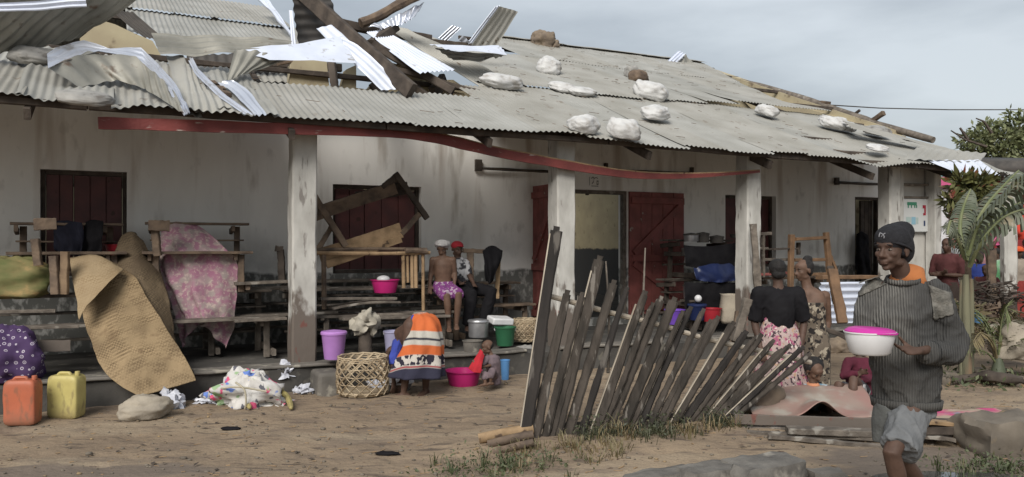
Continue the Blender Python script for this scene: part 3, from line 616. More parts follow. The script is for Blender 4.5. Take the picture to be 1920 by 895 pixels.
def timber(pts, r, label, m='timber', w=None, name='broken_timber', rnd=False, wd=None, taper=1):
    mb = MB()
    if rnd: mb.tube(cat(pts, 4), [r * (1 + .18 * noise.noise(V(i * .7, 3, 1))) for i in range(4 * (len(pts) - 1) + 1)], 9)
    else: mb.beam(pts[0], pts[1], wd or r, r, seg=14, jit=.008, ch=.12, taper=taper)
    return mb.build(name, M[m], at=pts[0], label=label, cat='timber', group='timbers on the roof')
timber([W(556, -22, 2.6), W(772, 172, .75)], .21, 'long heavy squared timber leaning down across the hole', wd=.10)
timber([W(676, 44, 2.6), W(712, 30, 2.6), W(750, 8, 2.5), W(815, -22, 2.4)], .075, 'rough round pole sticking up against the sky', 'timber2', rnd=True)
timber([W(622, 40, 2.7), W(735, 66, 2.9)], .13, 'dark short beam crossing behind the heavy timber', wd=.1)
timber([W(728, 62, 3.4), W(808, 74, 3.4)], .14, 'dark beam lying level right of the round pole', wd=.12)
timber([W(798, 80, 3.3), W(882, 88, 3.4)], .12, 'dark level beam under the small bent offcut', wd=.1)
timber([W(700, 84, 2.2), W(850, 172, 1.6)], .12, 'dark rafter put in for the shade under the white corrugated sheet', wd=.1)  # dark beam put in to fill the shade under the sheet
timber([W(742, 50, 2.6), W(696, 84, 2.3)], .14, 'stubby beam end beside the round pole', wd=.12)
timber([W(636, 96, 2.4), W(520, 120, 2.2)], .06, 'thin batten behind the broad white sheet', 'timber2')
timber([W(620, 100, 2.0), W(628, 168, 2.0)], .12, 'pale upright post standing in the hole', 'column', wd=.1)
timber([W(770, 118, 2.3), W(700, 172, 2.1)], .22, 'dark plank slanting across the yellow wall in the hole', wd=.05)
timber([W(832, 150, 2.1), W(812, 176, 1.9)], .20, 'dark block wedged at the end of the hole', wd=.1)
timber([W(735, 128, 1.9), W(905, 176, 1.7)], .07, 'split rafter lying along the near edge of the seam', wd=.07)
timber([W(470, 116, 2.6), W(640, 128, 2.6)], .12, 'shaded rafter inside the hole under the broad white sheet', wd=.1)
# ------------------------------------------------------------------ sandbags holding the sheets down
M['bag'] = mat('white_woven_bag', (.52, .52, .51), (.42, .415, .41), 6, .75, .7, 60, c3=(.30, .28, .25), s3=6, t3=.56, w3=.14)
M['bagbrown'] = mat('brown_sack', (.21, .165, .12), (.14, .11, .085), 6, .9, .6, 18)
M['baggrey'] = mat('grey_sack', (.30, .29, .27), (.20, .195, .185), 7, .85, .6, 18, c3=(.12, .11, .10), s3=8, t3=.6, w3=.08)
def V3(a, b, c): return Matrix(((a, 0, 0), (0, b, 0), (0, 0, c)))
def bag(name, c, size, m, label, cat='sandbag', group='sandbags weighing down the roof', rz=0, tilt=None, ears=1, wob=.28, seed=1, sink=.3):
    """a slumped tied bag: c is the point it rests on"""
    random.seed(seed); c = Vector(c); mb = MB(); a, b, h = [k / 2 for k in size]
    Mx = (tilt if tilt is not None else Matrix.Identity(3)) @ rotm(z=rz); n = 46; rows = 30; vs = []; fs = []
    for i in range(rows + 1):
        v = math.pi * i / rows
        for j in range(n):
            u = 2 * math.pi * j / n; cx = math.copysign(abs(math.cos(u)) ** .75, math.cos(u)); sy = math.copysign(abs(math.sin(u)) ** .75, math.sin(u))
            q = V(math.sin(v) ** .8 * cx, math.sin(v) ** .8 * sy, math.cos(v))
            k = 1 + wob * noise.noise(q * 1.3 + V(seed * 5, 0, 0)) + wob * .55 * noise.noise(q * 3.2 + V(seed, 9, 0)) + wob * .25 * noise.noise(q * 7 + V(0, seed, 9)) - .08 * max(0, .16 - abs(noise.noise(V3(2.2, 3.5, 2.2) @ q + V(seed, 1, 1)))) - .12 * max(0, .2 - abs(noise.noise(q * 5 + V(seed, 3, 1))))
            z = q.z * k; z = z if z > -.55 else -.55 + (z + .55) * .15
            p = V(q.x * a * k, q.y * b * k, (z + .55) * h * 1.3)
            if ears and q.x > .55: p.z += (q.x - .55) * h * 1.2 * ears; p.y *= 1 - (q.x - .55) * .9
            vs.append(c + Mx @ p)
    for i in range(rows):
        for j in range(n): fs.append((i * n + j, i * n + (j + 1) % n, i * n + n + (j + 1) % n, i * n + n + j))
    mb.add(vs, fs); return wrinkle(mb.build(name, m, at=c, ang=180, label=label, cat=cat, group=group, merge=True), min(size) * .028, 2.0 / max(size), seed, (1, 1, .8))
SL = BM_ @ rotm(x=math.degrees(math.atan(TAN)))     # tilt of the roof slope
def rbag(px, py, sx, sy, h, m, label, rz=0, ears=1, seed=1, wob=.28, hh=.06):
    p = RP(px, py, hh + .0); s, w = BP(p); return bag('sandbag', p - V(0, 0, .03), (sx * .84, sy * .82, h * .66), M[m], label, tilt=SL, rz=rz, ears=ears, seed=seed, wob=wob * .6)
rbag(1027, 134, .62, .55, .42, 'bag', 'upright white sandbag nearest the ridge on the left of the sound roof', 60, 1.6, 3)
rbag(938, 160, .85, .50, .30, 'bag', 'grey white sandbag lying on the seam by the hole', 190, .6, 4)
rbag(1054, 166, .55, .5, .20, 'bag', 'left one of two flat white sandbags touching on the seam', 170, .4, 5)
rbag(1090, 174, .62, .45, .18, 'bag', 'right one of two flat white sandbags touching on the seam', 10, .3, 6)
rbag(1092, 241, .55, .42, .30, 'bag', 'fat white sandbag near the eave, left of a pair', 200, .4, 7)
rbag(1167, 252, .52, .42, .34, 'bag', 'knotted white sandbag near the eave, right of a pair', 160, .9, 8)
rbag(1217, 180, .72, .60, .42, 'bag', 'large crumpled white sandbag halfway up the sound roof', 140, 1.1, 9)
rbag(1183, 144, .38, .4, .38, 'baggrey', 'small pale grey sack behind the dark stone', 170, .4, 10)
rbag(1195, 150, .50, .4, .34, 'timber2', 'dark brown stone lump weighing down the upper sheets', 10, 0, 11, .2)
rbag(1228, 217, .66, .42, .28, 'bag', 'flat white sandbag just below the seam', 20, .5, 12)
rbag(1436, 212, .45, .5, .26, 'bag', 'wrinkled white bag at the torn edge of the seam', 200, .8, 13)
rbag(1560, 236, .62, .5, .30, 'bag', 'white bag tucked under the gable log', 150, .8, 14, .4)
rbag(1585, 240, .45, .4, .22, 'bag', 'small white bag touching the one under the gable log', 20, .8, 15, .4)
rbag(1644, 248, .75, .45, .22, 'baggrey', 'long grey sack lying beside the lower gable log', 10, .2, 16)
rbag(1645, 278, .50, .36, .13, 'bag', 'nearly flat white bag on the lower right sheets', 10, .3, 17)
p = W(1018, 88, 7.6); bag('sandbag', p - V(0, 0, .05), (.60, .5, .42), M['bagbrown'], 'brown round sack sitting on the ridge', seed=21, tilt=BM_, ears=.5)
p = W(1040, 90, 7.5); bag('sandbag', p - V(0, 0, .02), (.26, .22, .2), M['bagbrown'], 'small brown knot beside the sack on the ridge', seed=22, tilt=BM_, ears=.5)
rbag(160, 186, .60, .42, .16, 'baggrey', 'flat muddy sack lying on the left eave', -10, .1, 23, .18)
rbag(70, 112, .60, .5, .24, 'baggrey', 'lumpy grey sack under the peeled dark sheet', 0, .2, 24, .3)
rbag(150, 118, .45, .4, .2, 'baggrey', 'mud caked lump beside the lumpy grey sack', 0, .2, 25, .4)
random.seed(5)
for i, (px, py, r) in enumerate(((395, 162, .10), (408, 170, .09), (420, 178, .08), (384, 152, .08), (240, 152, .05), (250, 117, .05))):
    mb = MB(); mb.ball(RP(px, py, .05), (r, r * .8, r * .6), 10, wob=.5); mb.build('rubble_lump', M['timber2'], at=RP(px, py, .05), label='brown lump of rubble on the crumpled left sheets, ' + ('left of the thin shiny edge', 'middle of three in the crease', 'lowest in the crease by the eave', 'highest in the crease', 'under the shiny arched sheet', 'right under the arch crown')[i], cat='rubble', group='brown rubble lumps on the left sheets')
# scattered twigs and leaves blown on to the roof: too many to count
mb = MB()
for i in range(330):
    s = random.uniform(-2.5, 12); w = random.uniform(-.5, 7.5)
    if s < 2.8 and w > 1.2: continue
    if s > smax(w) - .1 or (w > 5.4 and s < 5.7) or (w > 2.2 and s < 3.3): continue
    z = RZ(s, w) + (.035 if w < 2.3 else .07 if w < 5.4 else .09) + .012; a = random.uniform(-.5, .5) + (1.9 if random.random() < .25 else 0); L = random.uniform(.04, .16) * (1.8 if random.random() < .06 else 1)
    d = (BD * math.cos(a) + (BN + V(0, 0, TAN)) * math.sin(a) * .9) * L; p = B(s, w, z)
    mb.beam(p, p + d, .006, .006, seg=1)
mb.build('leaf_litter', M['timber2'], at=B(4, 1, 3), label='twigs and dead leaves blown over the roof sheets', cat='litter', kind='stuff')
# overhead cable on the right
mb = MB(); mb.tube([P(1553, 197, 24), P(1650, 203, 25), P(1780, 206, 26), P(1920, 206, 27), P(2100, 200, 29)], .018, 6); mb.build('overhead_cable', M['tindark'], at=P(1553, 197, 24), label='thin dark cable strung across the sky right of the roof', cat='cable')
# ------------------------------------------------------------------ school benches and desks stacked on the veranda
def desk(label, s, w, z, L=2.1, rz=0, rx=0, m='grey_wood', seed=1, ry=0, H=.75):
    random.seed(seed); t = thing('school_desk', (0, 0, 0), label, 'desk', 'school desks stacked on the veranda'); h = L / 2
    def pc(name, p0, p1, wd, th, up=V(0, 0, 1), mm=m):
        mb = MB(); mb.beam(p0, p1, wd, th, up=up, seg=8, jit=.005, ch=.14); mb.build(name, M[mm], t)
    for x in (-h + .12, h - .12):
        pc('leg', V(x, .36, 0), V(x, .33, H - .03), .07, .05, V(0, 1, 0)); pc('leg', V(x, -.30, 0), V(x, -.28, .43), .07, .05, V(0, 1, 0))
        pc('foot', V(x + .062, -.42, .06), V(x + .062, .46, .06), .05, .08); pc('bracket', V(x - .062, -.35, .40), V(x - .062, .40, .40), .04, .07); pc('bracket', V(x - .062, .05, H - .06), V(x - .062, .5, H - .09), .04, .07)
    pc('desk_top', V(-h, .16, H - .005), V(h, .17, H - .005), .19, .028); pc('desk_top', V(-h, .365, H), V(h + .02, .36, H), .19, .028, mm='grey_wood')
    pc('seat', V(-h - .02, -.30, .455), V(h, -.28, .455), .24, .032); pc('shelf', V(-h + .05, .29, H - .2), V(h - .05, .29, H - .2), .22, .02); pc('rail', V(-h + .05, .42, .22), V(h - .05, .42, .24), .03, .09, V(0, 1, 0))
    t.location = B(s, w, z); t.rotation_euler = (R(rx), R(ry), PHI + R(rz)); return t
desk('grey desk at the far left under the green sack', S(38, .75), .75, .3, 1.9, seed=1)
desk('brown desk stacked on top at the far left, dark clothes on it', S(128, .95), .95, 1.06, 1.1, rz=4, seed=2, m='timber2', H=.78)
desk('dark desk standing under the pink cloth', S(370, .8), .8, .3, 1.7, seed=3)
desk('brown desk stacked high behind the pink cloth', S(372, .95), .95, 1.06, 1.15, rz=-3, seed=4, m='timber2', H=.8)
desk('dark desk left of the first white column', S(500, 1.2), 1.2, .3, 1.6, seed=5)
desk('long desk right of the first column with the magenta basin on it', S(690, .7), .7, .3, 2.0, seed=6)
desk('desk standing behind the one with the magenta basin', S(690, 1.45), 1.45, .3, 2.2, seed=7, H=.82)
desk('desk by the seated people left of the second column', S(905, 1.35), 1.35, .3, 1.3, seed=8, m='timber2')
desk('dark desk among the pots right of the red door', S(1325, .9), .9, .3, 1.3, seed=9, m='timber')
desk('dark desk stacked on another right of the red door', S(1328, 1.1), 1.1, 1.06, 1.25, rz=3, seed=10, m='timber', H=.62)
desk('brown desk standing right of the third column', S(1500, .8), .8, .3, 1.5, seed=12, m='timber2')
def plank(p0, p1, wd, th, m, label, name='plank', cat_='plank', up=V(0, 0, 1), group=None, jit=.006, bend=0, taper=1):
    mb = MB(); mb.beam(p0, p1, wd, th, up=up, seg=12, jit=jit, ch=.12, bend=bend, taper=taper); return mb.build(name, M[m], at=p0, label=label, cat=cat_, group=group)
# the overturned bench leaning on the pile
ov = thing('overturned_desk', W(690, 470, .8), 'brown school desk tipped over on its side on the pile before the window', 'desk')
def op(name, a, b, wd, th, m, up=BN, wa=.7, wb=.7):
    mb = MB(); mb.beam(W(a[0], a[1], wa), W(b[0], b[1], wb), wd, th, up=up, seg=10, jit=.006); mb.build(name, M[m], ov)
op('desk_top', (590, 402), (742, 352), .17, .03, 'timber2', wa=.95, wb=1.0); op('desk_top', (612, 392), (752, 345), .14, .03, 'timber', wa=1.05, wb=1.1)
op('seat', (600, 482), (752, 432), .20, .035, 'light_wood', wa=.75, wb=.8); op('shelf', (612, 497), (752, 448), .10, .03, 'light_wood', wa=.72, wb=.77)
op('leg', (589, 368), (648, 462), .075, .06, 'timber2', wa=.6, wb=.6); op('leg', (590, 478), (622, 425), .06, .05, 'timber2', wa=.66, wb=.7); op('brace', (596, 388), (650, 372), .03, .03, 'timber2', wa=.66, wb=.7)
op('leg', (741, 325), (801, 410), .075, .06, 'timber', wa=.95, wb=.95); op('leg', (742, 330), (716, 352), .06, .06, 'timber', wa=.98, wb=1.0); op('leg', (786, 402), (752, 440), .07, .05, 'timber2', wa=.95, wb=.8); op('rail', (718, 348), (750, 336), .05, .04, 'timber', wa=1.0, wb=.98)
op('modesty_panel', (668, 372), (765, 352), .16, .02, 'timber', wa=1.06, wb=1.06)
# pole rack made of thin poles standing on the desk
rk = thing('pole_rack', W(690, 560, .55), 'light rack of thin poles standing before the overturned desk', 'rack')
def pole(p0, p1, r, m, parent, name='pole', bend=.01):
    a = Vector(p0); b = Vector(p1); mid = (a + b) / 2 + V(0, 0, bend); mb = MB(); mb.tube(cat([a, mid, b], 4), [r * (1 + .15 * noise.noise(V(i, a.x, 0))) for i in range(9)], 7); return mb.build(name, M[m], parent)
for x, y0, y1, r in ((588, 474, 655, .026), (607, 474, 580, .03), (756, 476, 540, .024), (772, 478, 540, .022), (779, 478, 540, .026), (793, 474, 600, .022), (764, 480, 530, .018)): pole(W(x, y0, .5), W(x + 1, y1, .5), r, 'light_wood' if x > 700 else 'timber2', rk)
pole(W(583, 474, .48), W(806, 474, .48), .024, 'light_wood', rk, bend=-.012); pole(W(583, 469, .6), W(800, 468, .6), .022, 'timber2', rk); pole(W(760, 470, .45), W(800, 472, .45), .035, 'timber2', rk)
PG = 'loose planks on the veranda'
M['brownwood2'] = mat('dusty_brown_wood', (.21, .145, .09), (.12, .08, .05), 8, .8, .4, 40)
plank(W(620, 578, .3), W(745, 566, .35), .24, .025, 'grey_wood', 'warped grey plank resting below the magenta basin', group=PG, bend=.03)
plank(W(600, 560, .25), W(742, 560, .3), .10, .03, 'grey_wood', 'grey plank edge just under the magenta basin', group=PG)
plank(W(640, 598, .2), W(838, 592, .3), .20, .03, 'grey_wood', 'low grey plank over the bending woman', group=PG)
plank(W(52, 651, .05), W(132, 648, .05), .02, .11, 'column', 'short white painted board between the benches at left', group=PG)
plank(W(-60, 586, .1), W(104, 583, .1), .12, .03, 'grey_wood', 'grey slat of the bench under the green sack', group=PG)
plank(W(-60, 617, .05), W(148, 612, .05), .12, .03, 'grey_wood', 'lower grey slat above the purple bundle', group=PG)
plank(W(66, 448, .3), W(72, 498, .3), .08, .05, 'timber2', 'short brown upright at the far left bench', group=PG)
plank(W(100, 480, .2), W(104, 552, .2), .08, .05, 'timber2', 'pale brown upright under the dark clothes', group=PG)
plank(W(122, 472, .2), W(120, 552, .2), .08, .05, 'brownwood2', 'second pale upright under the dark clothes beside the mat', group=PG)
plank(W(63, 421, .25), W(106, 420, .25), .05, .12, 'timber2', 'stub of brown board on the far left bench top', group=PG)
plank(W(278, 423, .5), W(318, 424, .5), .06, .12, 'timber2', 'brown board end poking out left of the pink cloth', group=PG)
plank(W(290, 430, .55), W(296, 480, .55), .08, .06, 'timber2', 'brown upright at the left edge of the pink cloth', group=PG)
plank(W(516, 466, .9), W(530, 468, .9), .05, .07, 'timber', 'dark hooked board end beside the first column', group=PG)
plank(W(526, 468, .9), W(529, 530, .9), .08, .05, 'timber', 'dark upright beside the first column', group=PG)
plank(W(440, 532, .6), W(540, 528, .6), .26, .03, 'grey_wood', 'grey plank right of the pink cloth', group=PG)
plank(W(440, 602, .3), W(536, 597, .3), .14, .03, 'grey_wood', 'lower grey plank right of the pink cloth', group=PG)
plank(W(868, 470, .9), W(910, 472, .9), .05, .06, 'timber2', 'brown top rail left of the hanging black cloth', group=PG)
plank(W(882, 474, .9), W(882, 530, .9), .09, .05, 'timber2', 'brown upright left of the hanging black cloth', group=PG)
plank(W(935, 474, .9), W(932, 560, .9), .06, .05, 'light_wood', 'pale upright under the hanging black cloth', group=PG)
plank(W(1413, 420, -.3), W(1424, 600, -.35), .10, .05, 'grey_wood', 'tall grey board leaning on the third column', group=PG, jit=.015)
# stool, chairs and frames right of the third column
ch = thing('upended_bench', W(1515, 520, .2), 'orange brown bench frame stood upright behind the two women', 'bench')
def cp(name, a, b, wd, th, m='brownwood', w=.2):
    mb = MB(); mb.beam(W(a[0], a[1], w), W(b[0], b[1], w), wd, th, up=BN, seg=8, jit=.005); mb.build(name, M[m], ch)
M['brownwood'] = mat('brown_wood', (.17, .10, .055), (.10, .06, .035), 8, .7, .4, 40)
cp('post', (1484, 440), (1482, 560), .09, .07); cp('post', (1549, 436), (1559, 560), .09, .07); cp('top_rail', (1488, 449), (1546, 446), .05, .13); cp('rail', (1488, 488), (1552, 487), .05, .07, w=.24); cp('rail', (1488, 515), (1556, 514), .05, .06, w=.24); cp('post', (1497, 455), (1497, 478), .06, .05, 'timber', w=.3); cp('diagonal', (1553, 470), (1567, 505), .05, .04)
ch = thing('upended_bench', W(1440, 520, .3), 'dark bench frame stood upright beside the leaning grey board', 'bench')
cp('post', (1431, 440), (1431, 520), .04, .05, 'grey_wood', .3); cp('top_rail', (1424, 439), (1446, 438), .05, .04, 'grey_wood', .3); cp('panel', (1436, 468), (1482, 466), .02, .36, 'timber', .36); cp('rail', (1424, 466), (1440, 466), .04, .03, 'grey_wood', .3); cp('rail', (1432, 487), (1480, 487), .04, .04, 'grey_wood', .32); cp('rail', (1425, 515), (1482, 512), .04, .05, 'red_board', .3)
plank(P(1560, 505, 8.6), P(1580, 606, 8.4), .11, .05, 'brownwood', 'reddish plank leaning on the white ribbed sheet', jit=.008)
plank(P(1556, 500, 8.8), P(1568, 570, 8.6), .07, .04, 'timber', 'dark lath beside the reddish leaning plank', jit=.004)
mb = MB(); corr(mb, [P(1538, 530, 9.2), P(1538, 606, 9.2)], [P(1640, 528, 9.6), P(1640, 606, 9.6)], 6, .020, 8, along=True, crumple=.01); mb.build('ribbed_sheet', M['whitetin'], at=P(1590, 606, 9.4), ang=180, label='white ribbed tin sheet standing behind the leaning plank', cat='roof sheet')
mb = MB(); mb.beam(P(1536, 520, 9.7), P(1640, 520, 10.0), .12, .05, jit=.006, seg=8); mb.build('plank', M['brownwood'], at=P(1590, 520, 9.8), label='brown plank lying on top behind the ribbed sheet', cat='plank')
mb = MB(); mb.beam(P(1535, 612, 8.5), P(1605, 640, 8.3), .05, .05, jit=.006, seg=8); mb.build('branch', M['timber'], at=P(1570, 625, 8.4), label='dark bent branch below the ribbed sheet', cat='branch')
bag('sack', GR(1572, 660), (.42, .3, .22), M['bagbrown'], 'muddy brown sack under the dark branch', 'sack', None, 20, seed=31)
# ------------------------------------------------------------------ woven mats and hanging cloths
def surf(rows, m, label, name, cat_, nv=40, nu=30, cr=.02, cs=3.0, th=.004, wr=.010, folds=0, ff=8, seed=0, group=None, parent=None):
    """a draped surface through rows of points (each row runs left to right)"""
    rr = [cat(r, 6) for r in rows]; mb = MB(); seg = 6; out = []
    cols = [cat([r[i] for r in rr], seg) for i in range(len(rr[0]))]
    nc = len(cols); nr = len(cols[0])
    def fn(u, v):
        i = min(int(u * (nc - 1)), nc - 2); a = u * (nc - 1) - i; j = min(int(v * (nr - 1)), nr - 2); b = v * (nr - 1) - j
        p = cols[i][j].lerp(cols[i + 1][j], a).lerp(cols[i][j + 1].lerp(cols[i + 1][j + 1], a), b)
        y = cr * noise.noise(p * cs + V(seed, 0, 0)) + cr * .4 * noise.noise(p * cs * 3 + V(seed, 5, 0))
        if folds: y += folds * math.sin(u * ff * 6.283 + 2 * noise.noise(V(v * 2, seed, 0))) * (.3 + .7 * v)
        return p + V(.25, 1, .1) * y
    mb.patch(fn, nu, nv); o = mb.build(name, m, parent, at=None if parent else rows[-1][0], ang=180, label=label, cat=cat_, solid=th, group=group); return wrinkle(o, wr, 4.5, seed, (1, 1, .5))
def weave(t, co, sc=46):
    mpn = nd(t, 'ShaderNodeMapping'); mpn.inputs['Rotation'].default_value = (R(40), R(35), R(45)); mpn.inputs['Scale'].default_value = (sc,) * 3; t.links.new(co.outputs['Object'], mpn.inputs[0])
    c = nd(t, 'ShaderNodeTexChecker'); c.inputs['Scale'].default_value = 1; t.links.new(mpn.outputs[0], c.inputs[0]); return mathn(t, 'MULTIPLY', c.outputs[1], mathn(t, 'MULTIPLY', stepn(t, noisen(t, co, 7, (1, 1, 1), 6), .35, .6), .85))
M['mat'] = mat('woven_raffia', (.27, .195, .11), (.18, .13, .072), 3, .8, .5, 60, c3=(.15, .10, .055), s3=5, t3=.6, w3=.1)
overlay(M['mat'], weave, (.10, .066, .034)); overlay(M['mat'], lambda t, co: mathn(t, 'MULTIPLY', stepn(t, noisen(t, co, 3.2, (1, 1, 1), 6), .52, .68), .45), (.13, .088, .05))
M['matdark'] = mat('old_raffia', (.155, .115, .07), (.10, .072, .045), 3, .85, .5, 60); overlay(M['matdark'], weave, (.07, .05, .03))
def pr(l): return [P(x, y, Y) for x, y, Y in l]
surf([pr([(232, 440, 9.1), (250, 434, 9.1), (268, 452, 9.1)]), pr([(205, 490, 8.9), (250, 480, 8.8), (300, 508, 9.0)]), pr([(190, 540, 8.7), (260, 540, 8.6), (318, 560, 8.8)]), pr([(220, 620, 8.5), (290, 610, 8.4), (328, 630, 8.6)]), pr([(260, 690, 8.4), (310, 680, 8.3), (326, 668, 8.4)])], M['matdark'], 'darker woven mat peaked up behind the large one', 'woven_mat', 'mat', cr=.05)
surf([pr([(135, 486, 8.7), (185, 478, 8.75), (232, 503, 8.8)]), pr([(138, 520, 8.55), (195, 512, 8.55), (254, 522, 8.6)]), pr([(150, 575, 8.35), (208, 572, 8.36), (283, 570, 8.42)]), pr([(168, 638, 8.08), (242, 634, 8.1), (322, 630, 8.2)]), pr([(198, 702, 7.84), (272, 692, 7.9), (356, 686, 8.06)]), pr([(262, 744, 7.80), (308, 731, 7.88), (367, 714, 8.0)])], M['mat'], 'large tan woven mat hung over the bench down to the ground', 'woven_mat', 'mat', cr=.022, wr=.006, nu=60, nv=90)
M['matlight'] = mat('pale_raffia', (.31, .235, .14), (.23, .17, .10), 3, .8, .5, 60, c3=(.20, .14, .075), s3=5, t3=.6, w3=.1); overlay(M['matlight'], weave, (.22, .155, .085))
surf([pr([(133, 484, 8.42), (180, 478, 8.45), (231, 505, 8.5)]), pr([(138, 540, 8.18), (160, 548, 8.15), (205, 530, 8.25)]), pr([(149, 600, 8.0), (153, 592, 8.0), (160, 575, 8.05)])], M['matlight'], 'tan flap folded over the top corner of the large mat', 'mat_flap', 'mat', cr=.02, nv=20)
M['pink'] = mat('faded_pink_print', (.30, .15, .20), (.31, .255, .24), 11, .85, .2, 30, lo=.42, hi=.58)
overlay(M['pink'], lambda t, co: mathn(t, 'MULTIPLY', stepn(t, noisen(t, co, 26, (1, 1, 1), 3), .54, .60), .5), (.52, .42, .36))
overlay(M['pink'], lambda t, co: mathn(t, 'MULTIPLY', stepn(t, noisen(t, co, 1.3, (1.3, 1.3, .8), 3), .50, .60), .5), (.30, .10, .19))
surf([pr([(300, 420, 9.35), (330, 417, 9.4), (365, 420, 9.5)]), pr([(299, 455, 9.2), (335, 450, 9.2), (408, 452, 9.4)]), pr([(300, 510, 9.15), (360, 500, 9.15), (442, 486, 9.35)]), pr([(316, 560, 9.1), (370, 560, 9.1), (441, 550, 9.3)]), pr([(330, 600, 9.1), (385, 605, 9.1), (436, 610, 9.3)]), pr([(342, 652, 9.1), (372, 610, 9.1), (426, 652, 9.3)])], M['pink'], 'faded pink patterned cloth hung over the stacked desks', 'pink_cloth', 'cloth', cr=.06, folds=.03, ff=3.5, nu=50, nv=50)
M['darkcloth'] = mat('navy_cloth', (.020, .021, .032), (.012, .012, .018), 5, .95, .3, 20, spec=.08); M['blackcloth'] = mat('black_cloth', (.010, .0095, .011), (.015, .0145, .016), 5, .95, .3, 20, spec=.06)
surf([pr([(100, 416, 8.9), (128, 414, 8.9), (155, 418, 8.9)]), pr([(102, 445, 8.85), (130, 445, 8.8), (158, 446, 8.85)]), pr([(106, 470, 8.85), (130, 478, 8.8), (152, 482, 8.85)])], M['darkcloth'], 'dark navy cloth hung over the far left bench rail', 'hanging_cloth', 'cloth', cr=.05, folds=.02, ff=3, group='dark clothes hung on benches')
surf([pr([(158, 420, 9.0), (175, 412, 9.0), (196, 415, 9.0)]), pr([(155, 445, 8.9), (176, 448, 8.9), (196, 440, 8.9)]), pr([(150, 475, 8.9), (172, 474, 8.9), (190, 474, 8.9)])], M['blackcloth'], 'black garment hung beside the navy cloth before the window', 'hanging_cloth', 'cloth', cr=.07, folds=.02, ff=2, group='dark clothes hung on benches')
surf([[W(905, 470, .8), W(922, 461, .85), W(943, 470, .8)], [W(908, 490, .75), W(924, 488, .72), W(940, 488, .75)], [W(910, 510, .75), W(922, 512, .7), W(934, 505, .75)], [W(912, 528, .75), W(920, 532, .72), W(927, 520, .75)]], M['blackcloth'], 'black shirt hung on the chair back left of the red door', 'hanging_cloth', 'cloth', cr=.05, folds=.03, ff=2, group='dark clothes hung on benches')
# ------------------------------------------------------------------ sacks, bundles, cans, buckets
M['greensack'] = mat('green_yellow_sack', (.12, .135, .05), (.22, .18, .08), 4, .8, .4, 14, c3=(.33, .23, .10), s3=4, t3=.58, w3=.08, stretch=(1, 1, 2))
bag('sack', W(22, 556, .55), (.72, .45, .42), M['greensack'], 'green and yellow sack lying on the far left desk', 'sack', None, 25, ears=.4, seed=41, wob=.22)
M['purple'] = mat('purple_print', (.055, .03, .085))
def rings(t, co, sc=14, a=.17, b=.30, c=.07):
    v = nd(t, 'ShaderNodeTexVoronoi'); v.inputs['Scale'].default_value = sc; v.inputs['Randomness'].default_value = .35; t.links.new(co.outputs['Object'], v.inputs[0])
    d = v.outputs['Distance']; return mathn(t, 'ADD', mathn(t, 'MULTIPLY', stepn(t, d, a, a + .03), stepn(t, d, b, b - .03)), stepn(t, d, c + .02, c))
overlay(M['purple'], lambda t, co: rings(t, co, 17), (.40, .36, .42))
bag('cloth_bundle', V(*(W(15, 712, -.05))) , (.62, .50, .50), M['purple'], 'purple bundle printed with pale rings at the far left', 'bundle', None, 10, ears=0, seed=44, wob=.3)
def can(c, m, label, rz, sx=.27, sy=.18, h=.425):
    t = thing('jerrycan', c, label, 'jerrycan', 'plastic jerrycans by the platform'); random.seed(3)
    mb = MB(); vs = []; fs = []; n = 40; H = h * .93; C_ = Vector(c)
    prof = [(0, .0), (.80, .0), (.93, .012), (1, .04)] + [(1, .04 + (H - .10) * q / 10) for q in range(1, 11)] + [(.99, H - .035), (.93, H - .012), (.82, H), (0, H + .006)]
    for a_, z in prof:
        for q in range(n):
            t_ = 2 * math.pi * q / n; cx = math.copysign(abs(math.cos(t_)) ** .28, math.cos(t_)); sy_ = math.copysign(abs(math.sin(t_)) ** .28, math.sin(t_))
            p_ = V(cx * sx / 2 * a_, sy_ * sy / 2 * a_, z); k = 1 + .05 * noise.noise(p_ * 7 + C_); dent = .012 * math.exp(-((p_.x / (sx * .33)) ** 2 + ((z - H * .5) / (H * .3)) ** 2)) if abs(sy_) > .9 else 0
            vs.append(C_ + V(p_.x * k, p_.y * k - math.copysign(dent, p_.y), z))
    for a_ in range(len(prof) - 1):
        for q in range(n): fs.append((a_ * n + q, a_ * n + (q + 1) % n, a_ * n + n + (q + 1) % n, a_ * n + n + q))
    mb.add(vs, fs); mb.build('body', M[m], t, merge=True)
    mb = MB(); C0 = Vector(c); mb.tube(cat([C0 + V(-sx * .30, 0, h * .9), C0 + V(-sx * .22, 0, h * .965), C0 + V(.0, 0, h * .97), C0 + V(sx * .1, 0, h * .965), C0 + V(sx * .16, 0, h * .9)], 3), .015, 8); mb.build('handle', M[m], t)
    mb = MB(); mb.lathe([(.0, .035), (.02, .035), (.022, .03), (.022, 0)], C0 + V(sx * .36, 0, h * .93), 14); mb.build('cap', M[m], t); t.rotation_euler.z = R(rz)
M['orange'] = mat('orange_plastic', (.40, .115, .06), (.33, .10, .055), 5, .5, .15, 12, c3=(.20, .09, .05), s3=7, t3=.62, w3=.1)
M['yellowp'] = mat('yellow_plastic', (.46, .40, .15), (.38, .32, .12), 5, .45, .15, 12, c3=(.25, .20, .08), s3=7, t3=.62, w3=.1)
for _m in ('orange', 'yellowp'):
    overlay(M[_m], lambda t, co: mathn(t, 'MULTIPLY', stepn(t, mathn(t, 'ADD', sepz(t, co)[2], mathn(t, 'MULTIPLY', noisen(t, co, 9), .18)), .22, .06), .7), (.15, .11, .075))
    overlay(M[_m], lambda t, co: mathn(t, 'MULTIPLY', stepn(t, noisen(t, co, 16, (1, 1, .4), 8), .56, .66), .45), (.12, .09, .06))
